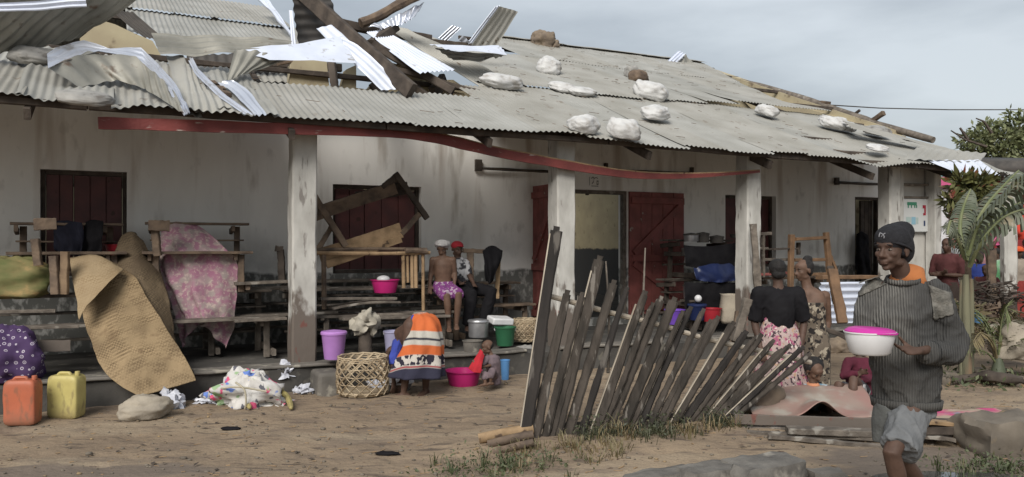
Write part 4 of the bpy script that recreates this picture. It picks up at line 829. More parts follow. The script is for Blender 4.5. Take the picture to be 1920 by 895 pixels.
p = GR(43, 795); can(p, 'orange', 'orange jerrycan with faded sides at the far left', 6); p = GR(125, 783); can(p, 'yellowp', 'yellow jerrycan standing right of the orange one', -4, sx=.29)
M['sackweave'] = mat('beige_woven_sack', (.33, .29, .23), (.24, .21, .17), 5, .85, .5, 40)
bag('sack', GR(272, 782), (.46, .34, .20), M['sackweave'], 'pale grey pillow shaped sack holding down the mat end', 'sack', None, 25, ears=.2, seed=46, wob=.2)
M['plastic'] = mat('crumpled_plastic', (.55, .56, .60), (.40, .41, .46), 9, .35, .8, 18)
def crumple(c, size, m, label, seed, cat_='plastic bag', group='crumpled plastic bags on the ground'):
    mb = MB(); mb.ball(c, [k / 2 for k in size], 26, wob=.8, ws=2.6); 
    for v in mb.v:
        v.z = max(v.z, Vector(c).z - size[2] * .2); v += V(1, 1, 1) * .03 * noise.noise(v * 22 + V(seed, 0, 0))
    return mb.build('plastic_bag', m, at=c, ang=25, label=label, cat=cat_, group=group)
crumple(GR(322, 765) + V(0, 0, .05), (.24, .2, .22), M['plastic'], 'crumpled white plastic behind the pillow shaped sack', 1)
crumple(GR(390, 756) + V(0, 0, .02), (.24, .12, .07), M['plastic'], 'flat scrap of white plastic left of the printed bundle', 2)
crumple(GR(567, 739) + V(0, 0, .03), (.20, .14, .11), M['plastic'], 'small white plastic bag right of the printed bundle', 3)
crumple(GR(520, 655 + 90) + V(0, .3, .2), (.14, .12, .22), M['plastic'], 'checked cloth scrap hanging by the first column', 4)
M['printed'] = mat('printed_bundle', (.52, .50, .47), (.44, .43, .42), 5, .7, .6, 16)
for sc_, thr, colr, off in ((5.5, .60, (.50, .08, .16), 0), (6.5, .62, (.12, .20, .50), 4), (5.0, .64, (.25, .36, .20), 8), (9, .64, (.10, .10, .12), 12)):
    overlay(M['printed'], (lambda sc_, thr, off: lambda t, co: (lambda mpn: (mpn.inputs.__getitem__('Location').__setattr__('default_value', (off, off * 2, off * .5)), t.links.new(co.outputs['Object'], mpn.inputs[0]), (lambda n: (n.inputs.__getitem__('Scale').__setattr__('default_value', sc_), t.links.new(mpn.outputs[0], n.inputs[0]), stepn(t, n.outputs[0], thr, thr + .02))[-1])(nd(t, 'ShaderNodeTexNoise')))[-1])(nd(t, 'ShaderNodeMapping')))(sc_, thr, off), colr)
bt = thing('printed_bundle', GR(475, 763), 'white bundle printed pink and blue tied with yellow strips', 'bundle')
c0 = GR(470, 762); mb = MB(); mb.ball(c0 + V(-.02, .12, .10), (.38, .22, .20), 60, wob=.7, ws=1.9)
for v in mb.v:
    v.z = max(v.z, c0.z); k = noise.noise(v * 9); v += V(.4, 1, .8) * .045 * k * abs(k) * 2 + V(1, 1, 1) * .018 * noise.noise(v * 20); v.z -= max(0, v.x - c0.x - .05) * .45; v.z = max(v.z, c0.z)
wrinkle(mb.build('body', M['printed'], bt, ang=60), .03, 6, 2)
for pts in ([(528, 745), (540, 752), (546, 765)], [(463, 740), (460, 752), (468, 764)]):
    mb = MB(); mb.tube(cat([GR(x, y + 6) + V(0, 0, .03 + .03 * (2 - i)) for i, (x, y) in enumerate(pts)], 3), [.03, .03, .03, .03, .03, .028, .02], 8, round_=True); mb.build('yellow_strip', M['yellowp'], bt)
M['rope'] = mat('pale_rope', (.42, .38, .30), (.30, .27, .2), 10, .9, .3, 60)
mb = MB(); mb.tube(cat([c0 + V(-.1, -.14, .26), c0 + V(0, -.19, .2), c0 + V(.02, -.2, .08), c0 + V(.0, -.17, .01)], 4), .010, 6); mb.tube(cat([c0 + V(-.25, -.12, .2), c0 + V(-.05, -.17, .22), c0 + V(.2, -.13, .17)], 4), .010, 6); mb.build('rope', M['rope'], bt, kind=None)
def plast(name, c, spec=None): M[name] = mat(name + '_plastic', c, tuple(x * .85 for x in c), 5, .35, .08, 10)
plast('magenta', (.50, .025, .17)); plast('lilac', (.40, .20, .50)); plast('lavender', (.33, .32, .46)); plast('bluep', (.10, .25, .50)); plast('deepblue', (.014, .022, .07)); plast('greenp', (.03, .12, .06)); plast('whitep', (.60, .60, .61)); plast('purplep', (.16, .07, .42)); plast('hotpink', (.46, .03, .27)); plast('redp', (.30, .02, .03))
M['alu'] = mat('aluminium_pot', (.42, .42, .43), (.30, .30, .31), 8, .38, .1, 20, .7)
def basin(c, r, h, m, label, name='basin', cat_='basin', inner=None, handle=False, ell=1.0, taper=.78, group=None, n=36, lid=None):
    t = thing(name, c, label, cat_, group); C0 = Vector(c); mb = MB()
    mb.lathe([(0, .004), (r * taper * .96, 0), (r * taper, .012), (r * .985, h * .93), (r * 1.0, h * .94), (r * 1.06, h * .95), (r * 1.065, h), (r * .97, h * .995), (r * .965, h * .93), (r * taper * .95, .02), (0, .016)], C0, n, ell=ell); mb.build('body', M[m], t)
    if handle:
        pts = [C0 + V(math.cos(a) * r * 1.03, -r * .25 * math.sin(a), h * .92 - math.sin(a) * r * .55) for a in [k * math.pi / 12 for k in range(13)]]
        mb = MB(); mb.tube(pts, .004, 6); mb.build('handle', M['whitep'], t)
    if lid:
        mb = MB(); mb.lathe([(0, .03), (r * .3, .025), (r * 1.0, .012), (r * 1.07, 0), (r * 1.07, -.012)], C0 + V(0, 0, h + .008), n); mb.build('lid', M[lid], t)
    return t
basin(W(722, 549, .62), .175, .165, 'magenta', 'magenta basin with a white bowl inside on the desk')
mb = MB(); mb.ball(W(719, 524, .62), (.085, .085, .05), 18); mb.build('bowl', M['whitep'], at=W(719, 524, .62), label='upturned white bowl in the magenta basin on the desk', cat='bowl')
basin(W(626, 673, -.35), .135, .285, 'lilac', 'lilac bucket with its lid on the step by the column', 'bucket', 'bucket', lid='lilac')
basin(W(738, 665, -.05), .115, .28, 'lavender', 'lavender bucket behind the bending woman', 'bucket', 'bucket', handle=True)
basin(GR(748, 722) + V(.0, .2, 0), .14, .26, 'deepblue', 'deep blue bucket between the basket and the woman', 'bucket', 'bucket')
basin(GR(742, 733), .19, .10, 'alu', 'grey washing bowl on the ground by the basket', 'basin', 'basin', lid='whitep')
basin(GR(869, 722), .205, .17, 'magenta', 'large magenta basin on the ground in front of the toddler', taper=.8)
basin(GR(947, 712), .055, .235, 'bluep', 'tall light blue cup standing right of the toddler', 'cup', 'cup', taper=.8)
basin(W(897, 632, .25), .13, .20, 'alu', 'aluminium cooking pot under the seated people', 'pot', 'pot', lid='alu', taper=.97)
basin(W(947, 648, .1), .135, .24, 'greenp', 'dark green bucket left of the tall fence post', 'bucket', 'bucket', handle=True)
basin(W(886, 660, -.1), .12, .14, 'concrete', 'sooty stone stove under the aluminium pot', 'stove', 'stove', taper=.9)
mb = MB(); mb.box(W(938, 601, .3), (.30, .22, .09), BM_ @ rotm(y=4, x=8)); o = mb.build('tray', M['whitep'], at=W(938, 601, .3), label='white plastic tray above the green bucket', cat='tray'); bv = o.modifiers.new('b', 'BEVEL'); bv.width = .02; bv.segments = 3
basin(W(1265, 608, .5), .15, .22, 'purplep', 'bright purple bucket behind the fence by the red door', 'bucket', 'bucket')
basin(W(1307, 600, .4), .14, .22, 'deepblue', 'dark blue bucket right of the bright purple one', 'bucket', 'bucket', lid='deepblue')
basin(W(1334, 603, .3), .15, .2, 'redp', 'dark red basin beside the woven sack', 'basin', 'basin')
mb = MB(); mb.ball(W(1309, 560, .3), (.055, .055, .055), 16); mb.build('ball', M['whitep'], at=W(1309, 560, .3), label='small pale round lid shining among the dark pots', cat='lid')
basin(W(218, 480, 1.1), .12, .13, 'redp', 'dark red bowl behind the peaked mat on the desk', 'bowl', 'bowl')
M['sackweave'] = mat('beige_woven_sack', (.33, .29, .23), (.24, .21, .17), 5, .85, .5, 40)
mb = MB(); c0 = W(1370, 606, .25)
mb.lathe([(0, 0), (.14, 0), (.165, .05), (.17, .2), (.16, .36), (.165, .42), (.175, .44), (.16, .43), (.14, .3), (0, .28)], c0, 28, ell=.8)
for v in mb.v: v += V(1, 1, .5) * .03 * noise.noise(v * 6)
mb.build('sack', M['sackweave'], at=c0, ang=180, label='open beige woven sack left of the third column', cat='sack')
# pots and cloths heaped on the dark desks right of the red door
PT = 'dark pots heaped by the red door'
for i, (x, y, r, h, lab) in enumerate(((1296, 453, .12, .10, 'dark pan at the left end of the stacked desk'), (1318, 455, .10, .13, 'sooty pot in the middle of the stacked desk'), (1344, 456, .11, .09, 'small black pot near the window on the stacked desk'), (1300, 560, .16, .2, 'big sooty pot on the lower dark desk'), (1340, 560, .15, .16, 'sooty pot behind the beige woven sack'), (1290, 480, .10, .1, 'black pot on the shelf of the stacked desk'))):
    basin(W(x, y, .95) , r, h, 'tindark' if i % 3 else 'alu', lab, 'pot', 'pot', lid='tindark', taper=.95, group=PT)
surf([[W(1300, 492, .55), W(1345, 488, .5), W(1390, 492, .55)], [W(1302, 510, .45), W(1345, 512, .42), W(1388, 512, .45)], [W(1306, 525, .45), W(1345, 530, .42), W(1384, 526, .45)]], M['deepblue'], 'deep blue cloth hung over the dark desk edge', 'blue_cloth', 'cloth', cr=.03, folds=.02, ff=3)
surf([[W(1282, 460, .55), W(1330, 462, .5), W(1385, 455, .55)], [W(1284, 480, .5), W(1335, 484, .46), W(1385, 478, .5)], [W(1286, 500, .5), W(1335, 505, .5), W(1382, 498, .5)]], M['blackcloth'], 'black cloth hung over the stacked desk by the window', 'hanging_cloth', 'cloth', cr=.03, folds=.02, ff=3, group='dark clothes hung on benches')
surf([[W(1284, 530, .5), W(1330, 530, .45), W(1392, 530, .5)], [W(1284, 560, .5), W(1335, 560, .46), W(1390, 560, .5)], [W(1286, 600, .5), W(1335, 600, .5), W(1388, 600, .5)]], M['blackcloth'], 'black sheet hung below the blue cloth behind the pots', 'hanging_cloth', 'cloth', cr=.03, folds=.02, ff=3, group='dark clothes hung on benches')
basin(W(1378, 446, .9), .09, .06, 'tindark', 'flat black pan nearest the third column', 'pot', 'pot', group=PT)
# ------------------------------------------------------------------ open weave baskets
def basket(c, r, h, label, seed=1, bulge=.06):
    random.seed(seed); t = thing('woven_basket', c, label, 'basket', 'open weave baskets'); C0 = Vector(c)
    def rr(z): return r * (1 + bulge * math.sin(z / h * 3.1))
    def pt(a, z, o=0): q = rr(z) + o; return C0 + V(math.cos(a) * q, math.sin(a) * q, z)
    n = 15; turn = 2 * math.pi * .26
    for k in range(n):
        for sg in (1, -1):
            mb = MB(); a0 = 2 * math.pi * k / n; pts = [pt(a0 + sg * turn * i / 9, .02 + (h - .02) * i / 9, .004 * sg) for i in range(10)]; mb.tube(pts, (.012, .005), 5, up=V(0, 0, 1)); mb.build('strip', M['cane'], t)
    for z in (.04, .13 * h / .4, .21 * h / .4, .29 * h / .4, .36 * h / .4, h - .02, h):
        mb = MB(); mb.tube([pt(2 * math.pi * i / 36, z + .004 * math.sin(i * 2.1), .0) for i in range(37)], (.008, .005) if z < h - .01 else (.012, .009), 5); mb.build('hoop', M['cane'], t)
    mb = MB(); mb.lathe([(0, .01), (r * .93, .01), (r * .97, .03), (r * .95, .05), (0, .03)], C0, 30); mb.build('bottom', M['cane'], t)
M['cane'] = mat('split_cane', (.44, .36, .25), (.30, .23, .15), 8, .7, .3, 50)
basket(GR(680, 740) , .255, .41, 'open weave cane basket standing left of the bending woman')
basket(W(987, 641, .35), .17, .30, 'cane basket behind the tall fence post', seed=2)
crumple(GR(703, 735) + V(0, 0, .07), (.16, .16, .10), M['plastic'], 'white plastic in the bottom of the open basket', 7)
bag('sack', GR(985, 695), (.42, .34, .30), M['baggrey'], 'grey striped sack on the ground left of the fence', 'sack', None, 30, ears=.6, seed=48)
M['beigecloth'] = mat('beige_cloth', (.38, .35, .29), (.22, .20, .165), 9, .9, .8, 14)
mb = MB(); c0 = W(684, 606, .05); mb.ball(c0, (.16, .13, .14), 26, wob=.7, ws=2.2)
for v in mb.v: v += V(1, 1, 1) * .03 * noise.noise(v * 14)
mb.build('cloth_heap', M['beigecloth'], at=c0, ang=60, label='crumpled beige cloth heaped on a stump by the benches', cat='cloth')
mb = MB(); mb.tube([W(686, 680, .05), W(684, 620, .05)], [.09, .075], 12); mb.build('stump', M['timber'], at=W(686, 680, .05), label='dark stump under the crumpled beige cloth', cat='stump')
# ------------------------------------------------------------------ the collapsed paling fence
fn_ = thing('paling_fence', GR(1150, 820), 'leaning fence of rough dark pales fanned over to the right', 'fence')
M['pale'] = mat('weathered_pale', (.066, .055, .046), (.028, .024, .020), 9, .9, 1.4, 40, 0, (1, 1, .25), c3=(.15, .135, .118), s3=9, t3=.62, w3=.05, st3=(1.6, 1.6, .4))
M['paledark'] = mat('tarred_pale', (.035, .030, .027), (.018, .016, .015), 7, .9, .9, 30, 0, (1, 1, .25), c3=(.10, .09, .08), s3=8, t3=.62, w3=.05)
M['palelight'] = mat('split_pale_face', (.42, .37, .30), (.28, .24, .19), 7, .9, .6, 30, 0, (1, 1, .4))
pales = [((1043, 433), (980, 850), .085), ((1063, 552), (1000, 828), .07), ((1090, 556), (1023, 815), .055), ((1124, 488), (1042, 815), .08), ((1150, 533), (1062, 822), .065), ((1174, 546), (1085, 826), .06), ((1208, 553), (1105, 840), .075), ((1238, 563), (1136, 822), .06), ((1263, 565), (1160, 822), .07), ((1293, 582), (1192, 815), .06), ((1317, 586), (1214, 806), .055), ((1344, 600), (1236, 804), .055), ((1373, 610), (1258, 802), .055), ((1396, 627), (1276, 800), .06), ((1424, 632), (1296, 800), .06), ((1447, 643), (1316, 800), .05), ((1477, 651), (1331, 800), .05), ((1502, 655), (1343, 802), .05), ((1515, 667), (1352, 804), .045), ((1104, 570), (1033, 822), .05), ((1222, 575), (1122, 828), .05), ((1278, 590), (1176, 816), .05), ((1330, 606), (1226, 806), .045), ((1410, 640), (1287, 800), .045), ((1462, 660), (1324, 798), .045)]
random.seed(11)
for i, ((tx, ty), (bx, by), wd) in enumerate(pales):
    Yb = 6.3 + .75 * min(1, (bx - 980) / 340); a = P(bx, by, Yb); b = P(tx, ty, Yb + .10 + random.uniform(-.04, .06)); a = a - (b - a).normalized() * .08
    mb = MB(); mb.beam(a, b, wd * random.uniform(1.05, 1.35), .045, up=V(0, -1, .1), seg=26, jit=.009, ch=.36, taper=random.uniform(.75, .95), twist=random.uniform(-.5, .5))
    d = (b - a).normalized(); mb.beam(b - d * .01, b + d * .035, wd * .6, .03, up=V(0, -1, .1), seg=2, jit=.004)
    mb.build('pale', M['paledark'] if i in (0, 5, 9, 13, 17) else M['pale'], fn_)
    if i in (0, 3, 6, 9, 12, 15, 17):
        o = d.cross(V(0, -1, 0)).normalized() * -(wd / 2 + .004); o = -o if o.x > 0 else o
        mb = MB(); mb.beam(a + o + d * .1, b + o - d * (.1 if i else .03), .010, .035, up=V(0, -1, .1), seg=10, jit=.002); mb.build('split_edge', M['palelight'], fn_)
mb = MB(); mb.tube(cat([P(x_, y_, Y_ + .13) for x_, y_, Y_ in ((1015, 551, 6.40), (1070, 566, 6.45), (1150, 588, 6.54), (1235, 609, 6.68), (1330, 637, 6.9), (1420, 657, 7.06), (1520, 680, 7.2))], 4), [.022 * (1 + .15 * noise.noise(V(i, 2, 0))) for i in range(25)], 8); mb.build('rail', M['palelight'], fn_)
mb = MB(); mb.tube(cat([P(990, 800, 6.42), P(1100, 795, 6.6), P(1240, 780, 6.9), P(1340, 785, 7.15)], 4), .022, 8); mb.build('rail', M['pale'], fn_)
mb = MB(); mb.tube(cat([P(1205, 620, 6.75), P(1207, 540, 6.8), P(1210, 465, 6.85)], 3), [.012, .011, .010, .009, .008, .007, .006], 6); mb.build('thin_stick', M['grey_wood'], fn_)
mb = MB(); mb.tube(cat([P(1140, 700, 6.7), P(1142, 600, 6.7), P(1136, 490, 6.72)], 3), [.014, .012, .011, .010, .009, .008, .006], 6); mb.build('thin_stick', M['grey_wood'], fn_)
mb = MB(); mb.beam(P(1378, 640, 7.5), P(1402, 560, 7.5), .10, .07, seg=10, jit=.012); mb.build('split_stake', M['grey_wood'], at=P(1378, 640, 7.5), label='rough split stake standing before the third column', cat='stake')
mb = MB(); mb.beam(P(1352, 780, 7.5), P(1388, 585, 7.6), .085, .06, seg=12, jit=.014); mb.build('split_stake', M['timber2'], at=P(1352, 780, 7.5), label='brown stake leaning behind the right end of the fence', cat='stake')
LG = 'cut poles lying at the fence end'
for (x0, y0, x1, y1, r, lab) in ((898, 823, 1000, 804, .042, 'top pale pole of three poking out left of the fence'), (915, 834, 1000, 815, .034, 'middle brown pole poking out left of the fence'), (925, 850, 1000, 830, .03, 'lowest dark pole lying on the ground left of the fence')):
    Y_ = 6.3 - (y0 - 823) * .0075; a = P(x0, y0, Y_); b = P(x1, y1, Y_ + .02); mb = MB(); mb.tube(cat([a, (a + b) / 2 + V(0, 0, .006), b], 4), [r * (1 + .1 * noise.noise(V(i, x0, 0))) for i in range(9)], 10); mb.build('cut_pole', M['timber2'] if y0 > 830 else M['light_wood'], at=a, label=lab, cat='pole', group=LG)
# ------------------------------------------------------------------ debris heap on the right
DG = 'planks in the debris heap'
plank(P(1378, 786, 6.9), P(1660, 795, 6.6), .03, .085, 'column', 'long whitish board across the top of the debris heap', group=DG)
plank(P(1392, 798, 7.0), P(1660, 800, 6.75), .3, .03, 'grey_wood', 'wide grey board just under the whitish one', group=DG)
plank(P(1400, 812, 6.7), P(1650, 822, 6.45), .05, .04, 'grey_wood', 'thin pale lath in the middle of the debris heap', group=DG)
plank(P(1400, 822, 6.75), P(1640, 834, 6.5), .12, .04, 'timber', 'dark lath low in the debris heap', group=DG)
plank(P(1440, 818, 6.5), P(1655, 838, 6.35), .05, .035, 'grey_wood', 'pale lath on the ground before the heap', group=DG)
plank(P(1475, 806, 6.6), P(1640, 812, 6.5), .14, .05, 'grey_wood', 'short weathered board lying in the heap behind the man', group=DG)
plank(P(1700, 800, 6.5), P(1830, 800, 6.6), .34, .07, 'timber', 'thick dark slab right of the man', group=DG)
plank(P(1715, 790, 6.35), P(1815, 796, 6.5), .12, .03, 'light_wood', 'pale plank on the thick dark slab', group=DG)
plank(P(1690, 822, 6.4), P(1790, 826, 6.35), .05, .03, 'grey_wood', 'bent pale strip under the thick dark slab', group=DG, bend=.02)
M['pinksheet'] = mat('pink_painted_tin', (.26, .14, .12), (.25, .20, .165), 2.5, .6, .3, 14, c3=(.30, .27, .23), s3=3, t3=.55, w3=.1)
def arch(u, v):
    x = 1418 + u * 250; Y = 7.0 + v * .75; base = P(x, 792 - 3 * u, 6.95); hump = .14 * math.exp(-((x - 1545) / 30.) ** 2) * (1 - v * .25); top = .04 + .12 * math.sin(min(1, v * 1.2) * 1.57)
    p = P(x, 790, 6.95); return V(p.x + v * .1, Y, p.z + .02 + max(hump * (1 - v * .6), top * v) + .015 * noise.noise(V(u * 6, v * 4, 0)))
mb = MB(); mb.patch(arch, 60, 16); mb.build('pink_sheet', M['pinksheet'], at=P(1540, 790, 7), ang=180, label='faded pink sheet lying on the heap with a dark arched gap', cat='sheet', solid=.006)
M['pinkwet'] = mat('wet_pink_cloth', (.40, .06, .15), (.34, .27, .20), 3.5, .6, .4, 12, lo=.40, hi=.55, c3=(.18, .21, .25), s3=2.4, t3=.56, w3=.06)
surf([pr([(1715, 775, 7.3), (1800, 768, 7.3), (1870, 770, 7.2), (1930, 780, 7.1)]), pr([(1720, 790, 7.0), (1790, 784, 6.95), (1850, 782, 6.9), (1925, 790, 6.9)]), pr([(1735, 798, 6.8), (1800, 800, 6.75), (1845, 800, 6.7), (1905, 798, 6.7)])], M['pinkwet'], 'wet pink and grey cloth trailing over the slab', 'pink_cloth', 'cloth', cr=.05)
surf([pr([(1795, 790, 6.8), (1812, 788, 6.75), (1835, 790, 6.7)]), pr([(1800, 800, 6.6), (1815, 802, 6.55), (1835, 800, 6.55)]), pr([(1800, 822, 6.5), (1808, 826, 6.48), (1815, 818, 6.5)])], M['pinkwet'], 'pink corner of cloth hanging down beside the rock', 'pink_cloth', 'cloth', cr=.03)
def rock(c, size, m, label, seed, rz=0, cat_='rock', flat=.8, group=None):
    c = Vector(c); mb = MB(); bm = bmesh.new(); bmesh.ops.create_cube(bm, size=1); bmesh.ops.subdivide_edges(bm, edges=bm.edges[:], cuts=7, use_grid_fill=True); Mz = rotm(z=rz)
    vs = []
    for v in bm.verts:
        q = v.co * 2; l = max(.001, q.length); q = q.lerp(q / l, .35) / 2
        q = V(q.x * size[0], q.y * size[1], (q.z + .5 * flat) * size[2]); n_ = V(q.x, q.y, q.z)
        q = q * (1 + .18 * noise.noise(n_ * 3 / max(size) * 1.5 + V(seed, 0, 0)) + .07 * noise.noise(n_ * 14 + V(seed, 0, 0))); vs.append(c + Mz @ q)
    mb.add(vs, [[v.index for v in f.verts] for f in bm.faces]); bm.free(); return mb.build('rock', m, at=c, ang=32, label=label, cat=cat_, group=group)
M['rock'] = mat('muddy_rock', (.17, .145, .115), (.085, .072, .058), 3, .85, .8, 10, c3=(.28, .20, .11), s3=3, t3=.58, w3=.08)
M['stone'] = mat('grey_wet_stone', (.15, .14, .125), (.085, .078, .07), 5, .7, 1.6, 14, c3=(.24, .22, .19), s3=4, t3=.58, w3=.08)
rock(GR(1880, 842), (.62, .5, .30), M['rock'], 'large flat topped muddy rock at the right edge', 3, 8)
for i, (xa, ya, xb, yb, h, dd) in enumerate(((1180, 930, 1300, 912, .09, .22), (1292, 908, 1400, 892, .13, .26), (1392, 890, 1500, 873, .16, .32))):
    Ya, Yb = 5.15, 5.35; a = P(xa, ya, Ya); b = P(xb, yb, Yb); a.z = b.z = 0; c = (a + b) / 2 + V(0, dd / 2, 0); L = (b - a).length
    s_ = rock(c, (L * 1.14, dd, h * 1.05), M['stone'], ('low grey kerb stone at the bottom edge, left end of the row', 'middle grey kerb stone of the row before the fence', 'highest grey kerb stone, right end of the foreground row')[i], 30 + i, math.degrees(math.atan2(b.y - a.y, b.x - a.x))); s_.name = 'kerb_stone'; s_['category'] = 'kerb stone'; s_['group'] = 'broken kerb stones in the foreground'
rock(GR(1548, 905), (.26, .16, .10), M['concrete'], 'whitish stone at the bottom edge beside the kerb', 41, 10)
mb = MB(); c0 = GR(1450, 800) + V(.0, .6, 0); mb.ball(c0 + V(0, 0, .16), (.28, .2, .2), 20, wob=.25, ws=1.5); mb.build('brown_sack', M['bagbrown'], at=c0, ang=180, label='round brown sack behind the right end of the fence', cat='sack')
# puddle, soil lumps, rubbish
mb = MB(); c0 = GR(1790, 905); n = 40; ring = [V(c0.x + math.cos(a) * .55 * (1 + .3 * noise.noise(V(math.cos(a) * 1.5, math.sin(a) * 1.5, 3))), c0.y + math.sin(a) * .20 * (1 + .35 * noise.noise(V(math.cos(a) * 2, math.sin(a) * 2, 8))), .016) for a in [2 * math.pi * k / n for k in range(n)]]
M['water'] = mat('puddle_water', (.05, .048, .045), None, rough=.04, spec=.6)
mb.add(ring, [tuple(range(n))]); mb.build('puddle', M['water'], kind='structure')
random.seed(21); mb = MB()
for i in range(1500):
    x = random.uniform(-6, 7.5); y = 5.2 + random.random() ** 1.5 * 4.5; s, w = BP(V(x, y, 0))
    if w > -.35: continue
    r = random.uniform(.004, .016) * (1.7 if random.random() < .05 else 1); mb.ball(V(x, y, gh(x, y) + r * .3), (r * random.uniform(.8, 1.6), r, r * .6), 6, wob=.3)
mb.build('pebbles', M['rock'], at=V(0, 6, 0), kind='stuff', label='pebbles and small soil lumps strewn over the sandy ground', cat='pebbles', ang=180)
mb = MB()
for i in range(620):
    x = random.uniform(-6, 7.5); y = 5.2 + random.random() ** 1.3 * 4.2; s, w = BP(V(x, y, 0))
    if w > -.3: continue
    a = random.gauss(0, .7); L = random.uniform(.015, .07) * (2.5 if random.random() < .06 else 1); z = gh(x, y) + .004; d = V(math.cos(a), math.sin(a), .0) * L; mb.beam(V(x, y, z), V(x, y, z + .004) + d, random.uniform(.003, .009), .004, seg=2, jit=.003)
mb.build('ground_litter', M['light_wood'], at=V(0, 6, 0), kind='stuff', label='twigs, bark and straw littering the sandy ground', cat='litter')
mb = MB()
def lq(mb, c, d, n, L, w):
    d = d.normalized(); s_ = d.cross(n).normalized(); mb.add([c, c + d * L * .5 + s_ * w / 2 + n * .006, c + d * L, c + d * L * .5 - s_ * w / 2 + n * .004], [(0, 1, 2, 3)])
for i in range(420):
    x = random.uniform(-6, 7); y = 5.3 + random.random() ** 1.2 * 4; s, w = BP(V(x, y, 0))
    if w > -.32 or noise.noise(V(x * .9, y * 1.3, 4)) < -.05: continue
    a = random.uniform(0, 6.28); lq(mb, V(x, y, gh(x, y) + .006), V(math.cos(a), math.sin(a), .15), V(0, 0, 1), random.uniform(.03, .10), random.uniform(.015, .04))
mb.build('dead_leaves', M['timber'], at=V(0, 6, 0), kind='stuff', label='dark dead leaves scattered over the sandy ground', cat='leaves', ang=180)
mb = MB(); c0 = GR(432, 806); mb.ball(c0 + V(0, 0, .01), (.09, .035, .018), 16, wob=.3); mb.build('sandal', M['blackcloth'], at=c0, label='small black sandal lying alone on the sand', cat='sandal')
mb = MB(); c0 = GR(725, 853); mb.ball(c0 + V(0, 0, .01), (.10, .04, .015), 14, wob=.5); mb.build('rag', M['blackcloth'], at=c0, label='dark rag flattened on the sand before the poles', cat='rag')
# ------------------------------------------------------------------ people
from mathutils.bvhtree import BVHTree
def skinm(n, c): M[n] = mat(n, c, tuple(x * .72 for x in c), 12, .62, .2, 60, 0, spec=.28)
skinm('skin', (.088, .052, .038)); skinm('skin2', (.085, .048, .034)); skinm('skin3', (.12, .070, .048))
M['hair'] = mat('black_hair', (.010, .009, .009), (.02, .018, .017), 40, .7, 1, 120)
M['eyew'] = mat('eye_white', (.15, .125, .105)); M['eyed'] = mat('eye_dark', (.012, .008, .006), rough=.15)
def frame(fw, up=V(0, 0, 1)):
    f = Vector(fw).normalized(); r = f.cross(up).normalized(); u = r.cross(f).normalized(); return f, r, u
def hm(r, f, u): return Matrix((r, f, u)).transposed()
def head(mb, c, fw, k=1.0, up=V(0, 0, 1), ears=True):
    f, r, u = frame(fw, up); Mx = hm(r, f, u)
    def p(x, y, z): return Vector(c) + r * x * k + f * y * k + u * z * k
    def b(x, y, z, a, bb, cc, n=14): mb.ball(p(x, y, z), (a * k, bb * k, cc * k), n, Mx)
    b(0, -.012, .032, .076, .094, .084, 20); b(0, .030, -.022, .060, .058, .082, 18); b(0, .040, -.085, .034, .034, .026); b(0, .062, -.098, .020, .017, .015)
    b(0, .077, .024, .048, .018, .012); b(0, .070, .048, .050, .022, .03)
    for s in (-1, 1):
        b(s * .040, .060, -.022, .021, .022, .019); b(s * .047, .010, -.070, .016, .034, .020); b(s * .013, .093, -.036, .011, .012, .009)
        if ears: b(s * .079, -.010, -.008, .009, .020, .031); b(s * .079, -.004, -.030, .008, .011, .012)
        b(s * .026, .068, -.052, .018, .018, .016)
    mb.tube([p(0, .084, .016), p(0, .096, -.008), p(0, .110, -.031)], [.0075 * k, .009 * k, .0135 * k], 10, round_=True)
    b(0, .083, -.060, .026, .015, .0075); b(0, .082, -.074, .023, .014, .008)
    return p, Mx
def eyes(c, fw, k, parent, up=V(0, 0, 1)):
    f, r, u = frame(fw, up); Mx = hm(r, f, u)
    for s in (-1, 1):
        q = Vector(c) + r * s * .030 * k + f * .0765 * k + u * .001 * k
        mb = MB(); mb.ball(q, (.012 * k, .007 * k, .0062 * k), 12, Mx); mb.build('eye', M['eyew'], parent, ang=180)
        mb = MB(); mb.ball(q + f * .0035 * k, (.0056 * k, .0046 * k, .0056 * k), 10, Mx); mb.build('iris', M['eyed'], parent, ang=180)
    for s in (-1, 1):
        q = Vector(c) + r * s * .032 * k + f * .088 * k + u * .026 * k; mb = MB(); mb.ball(q, (.019 * k, .004 * k, .0035 * k), 10, Mx @ rotm(y=s * 6)); mb.build('eyebrow', M['hair'], parent, ang=180)
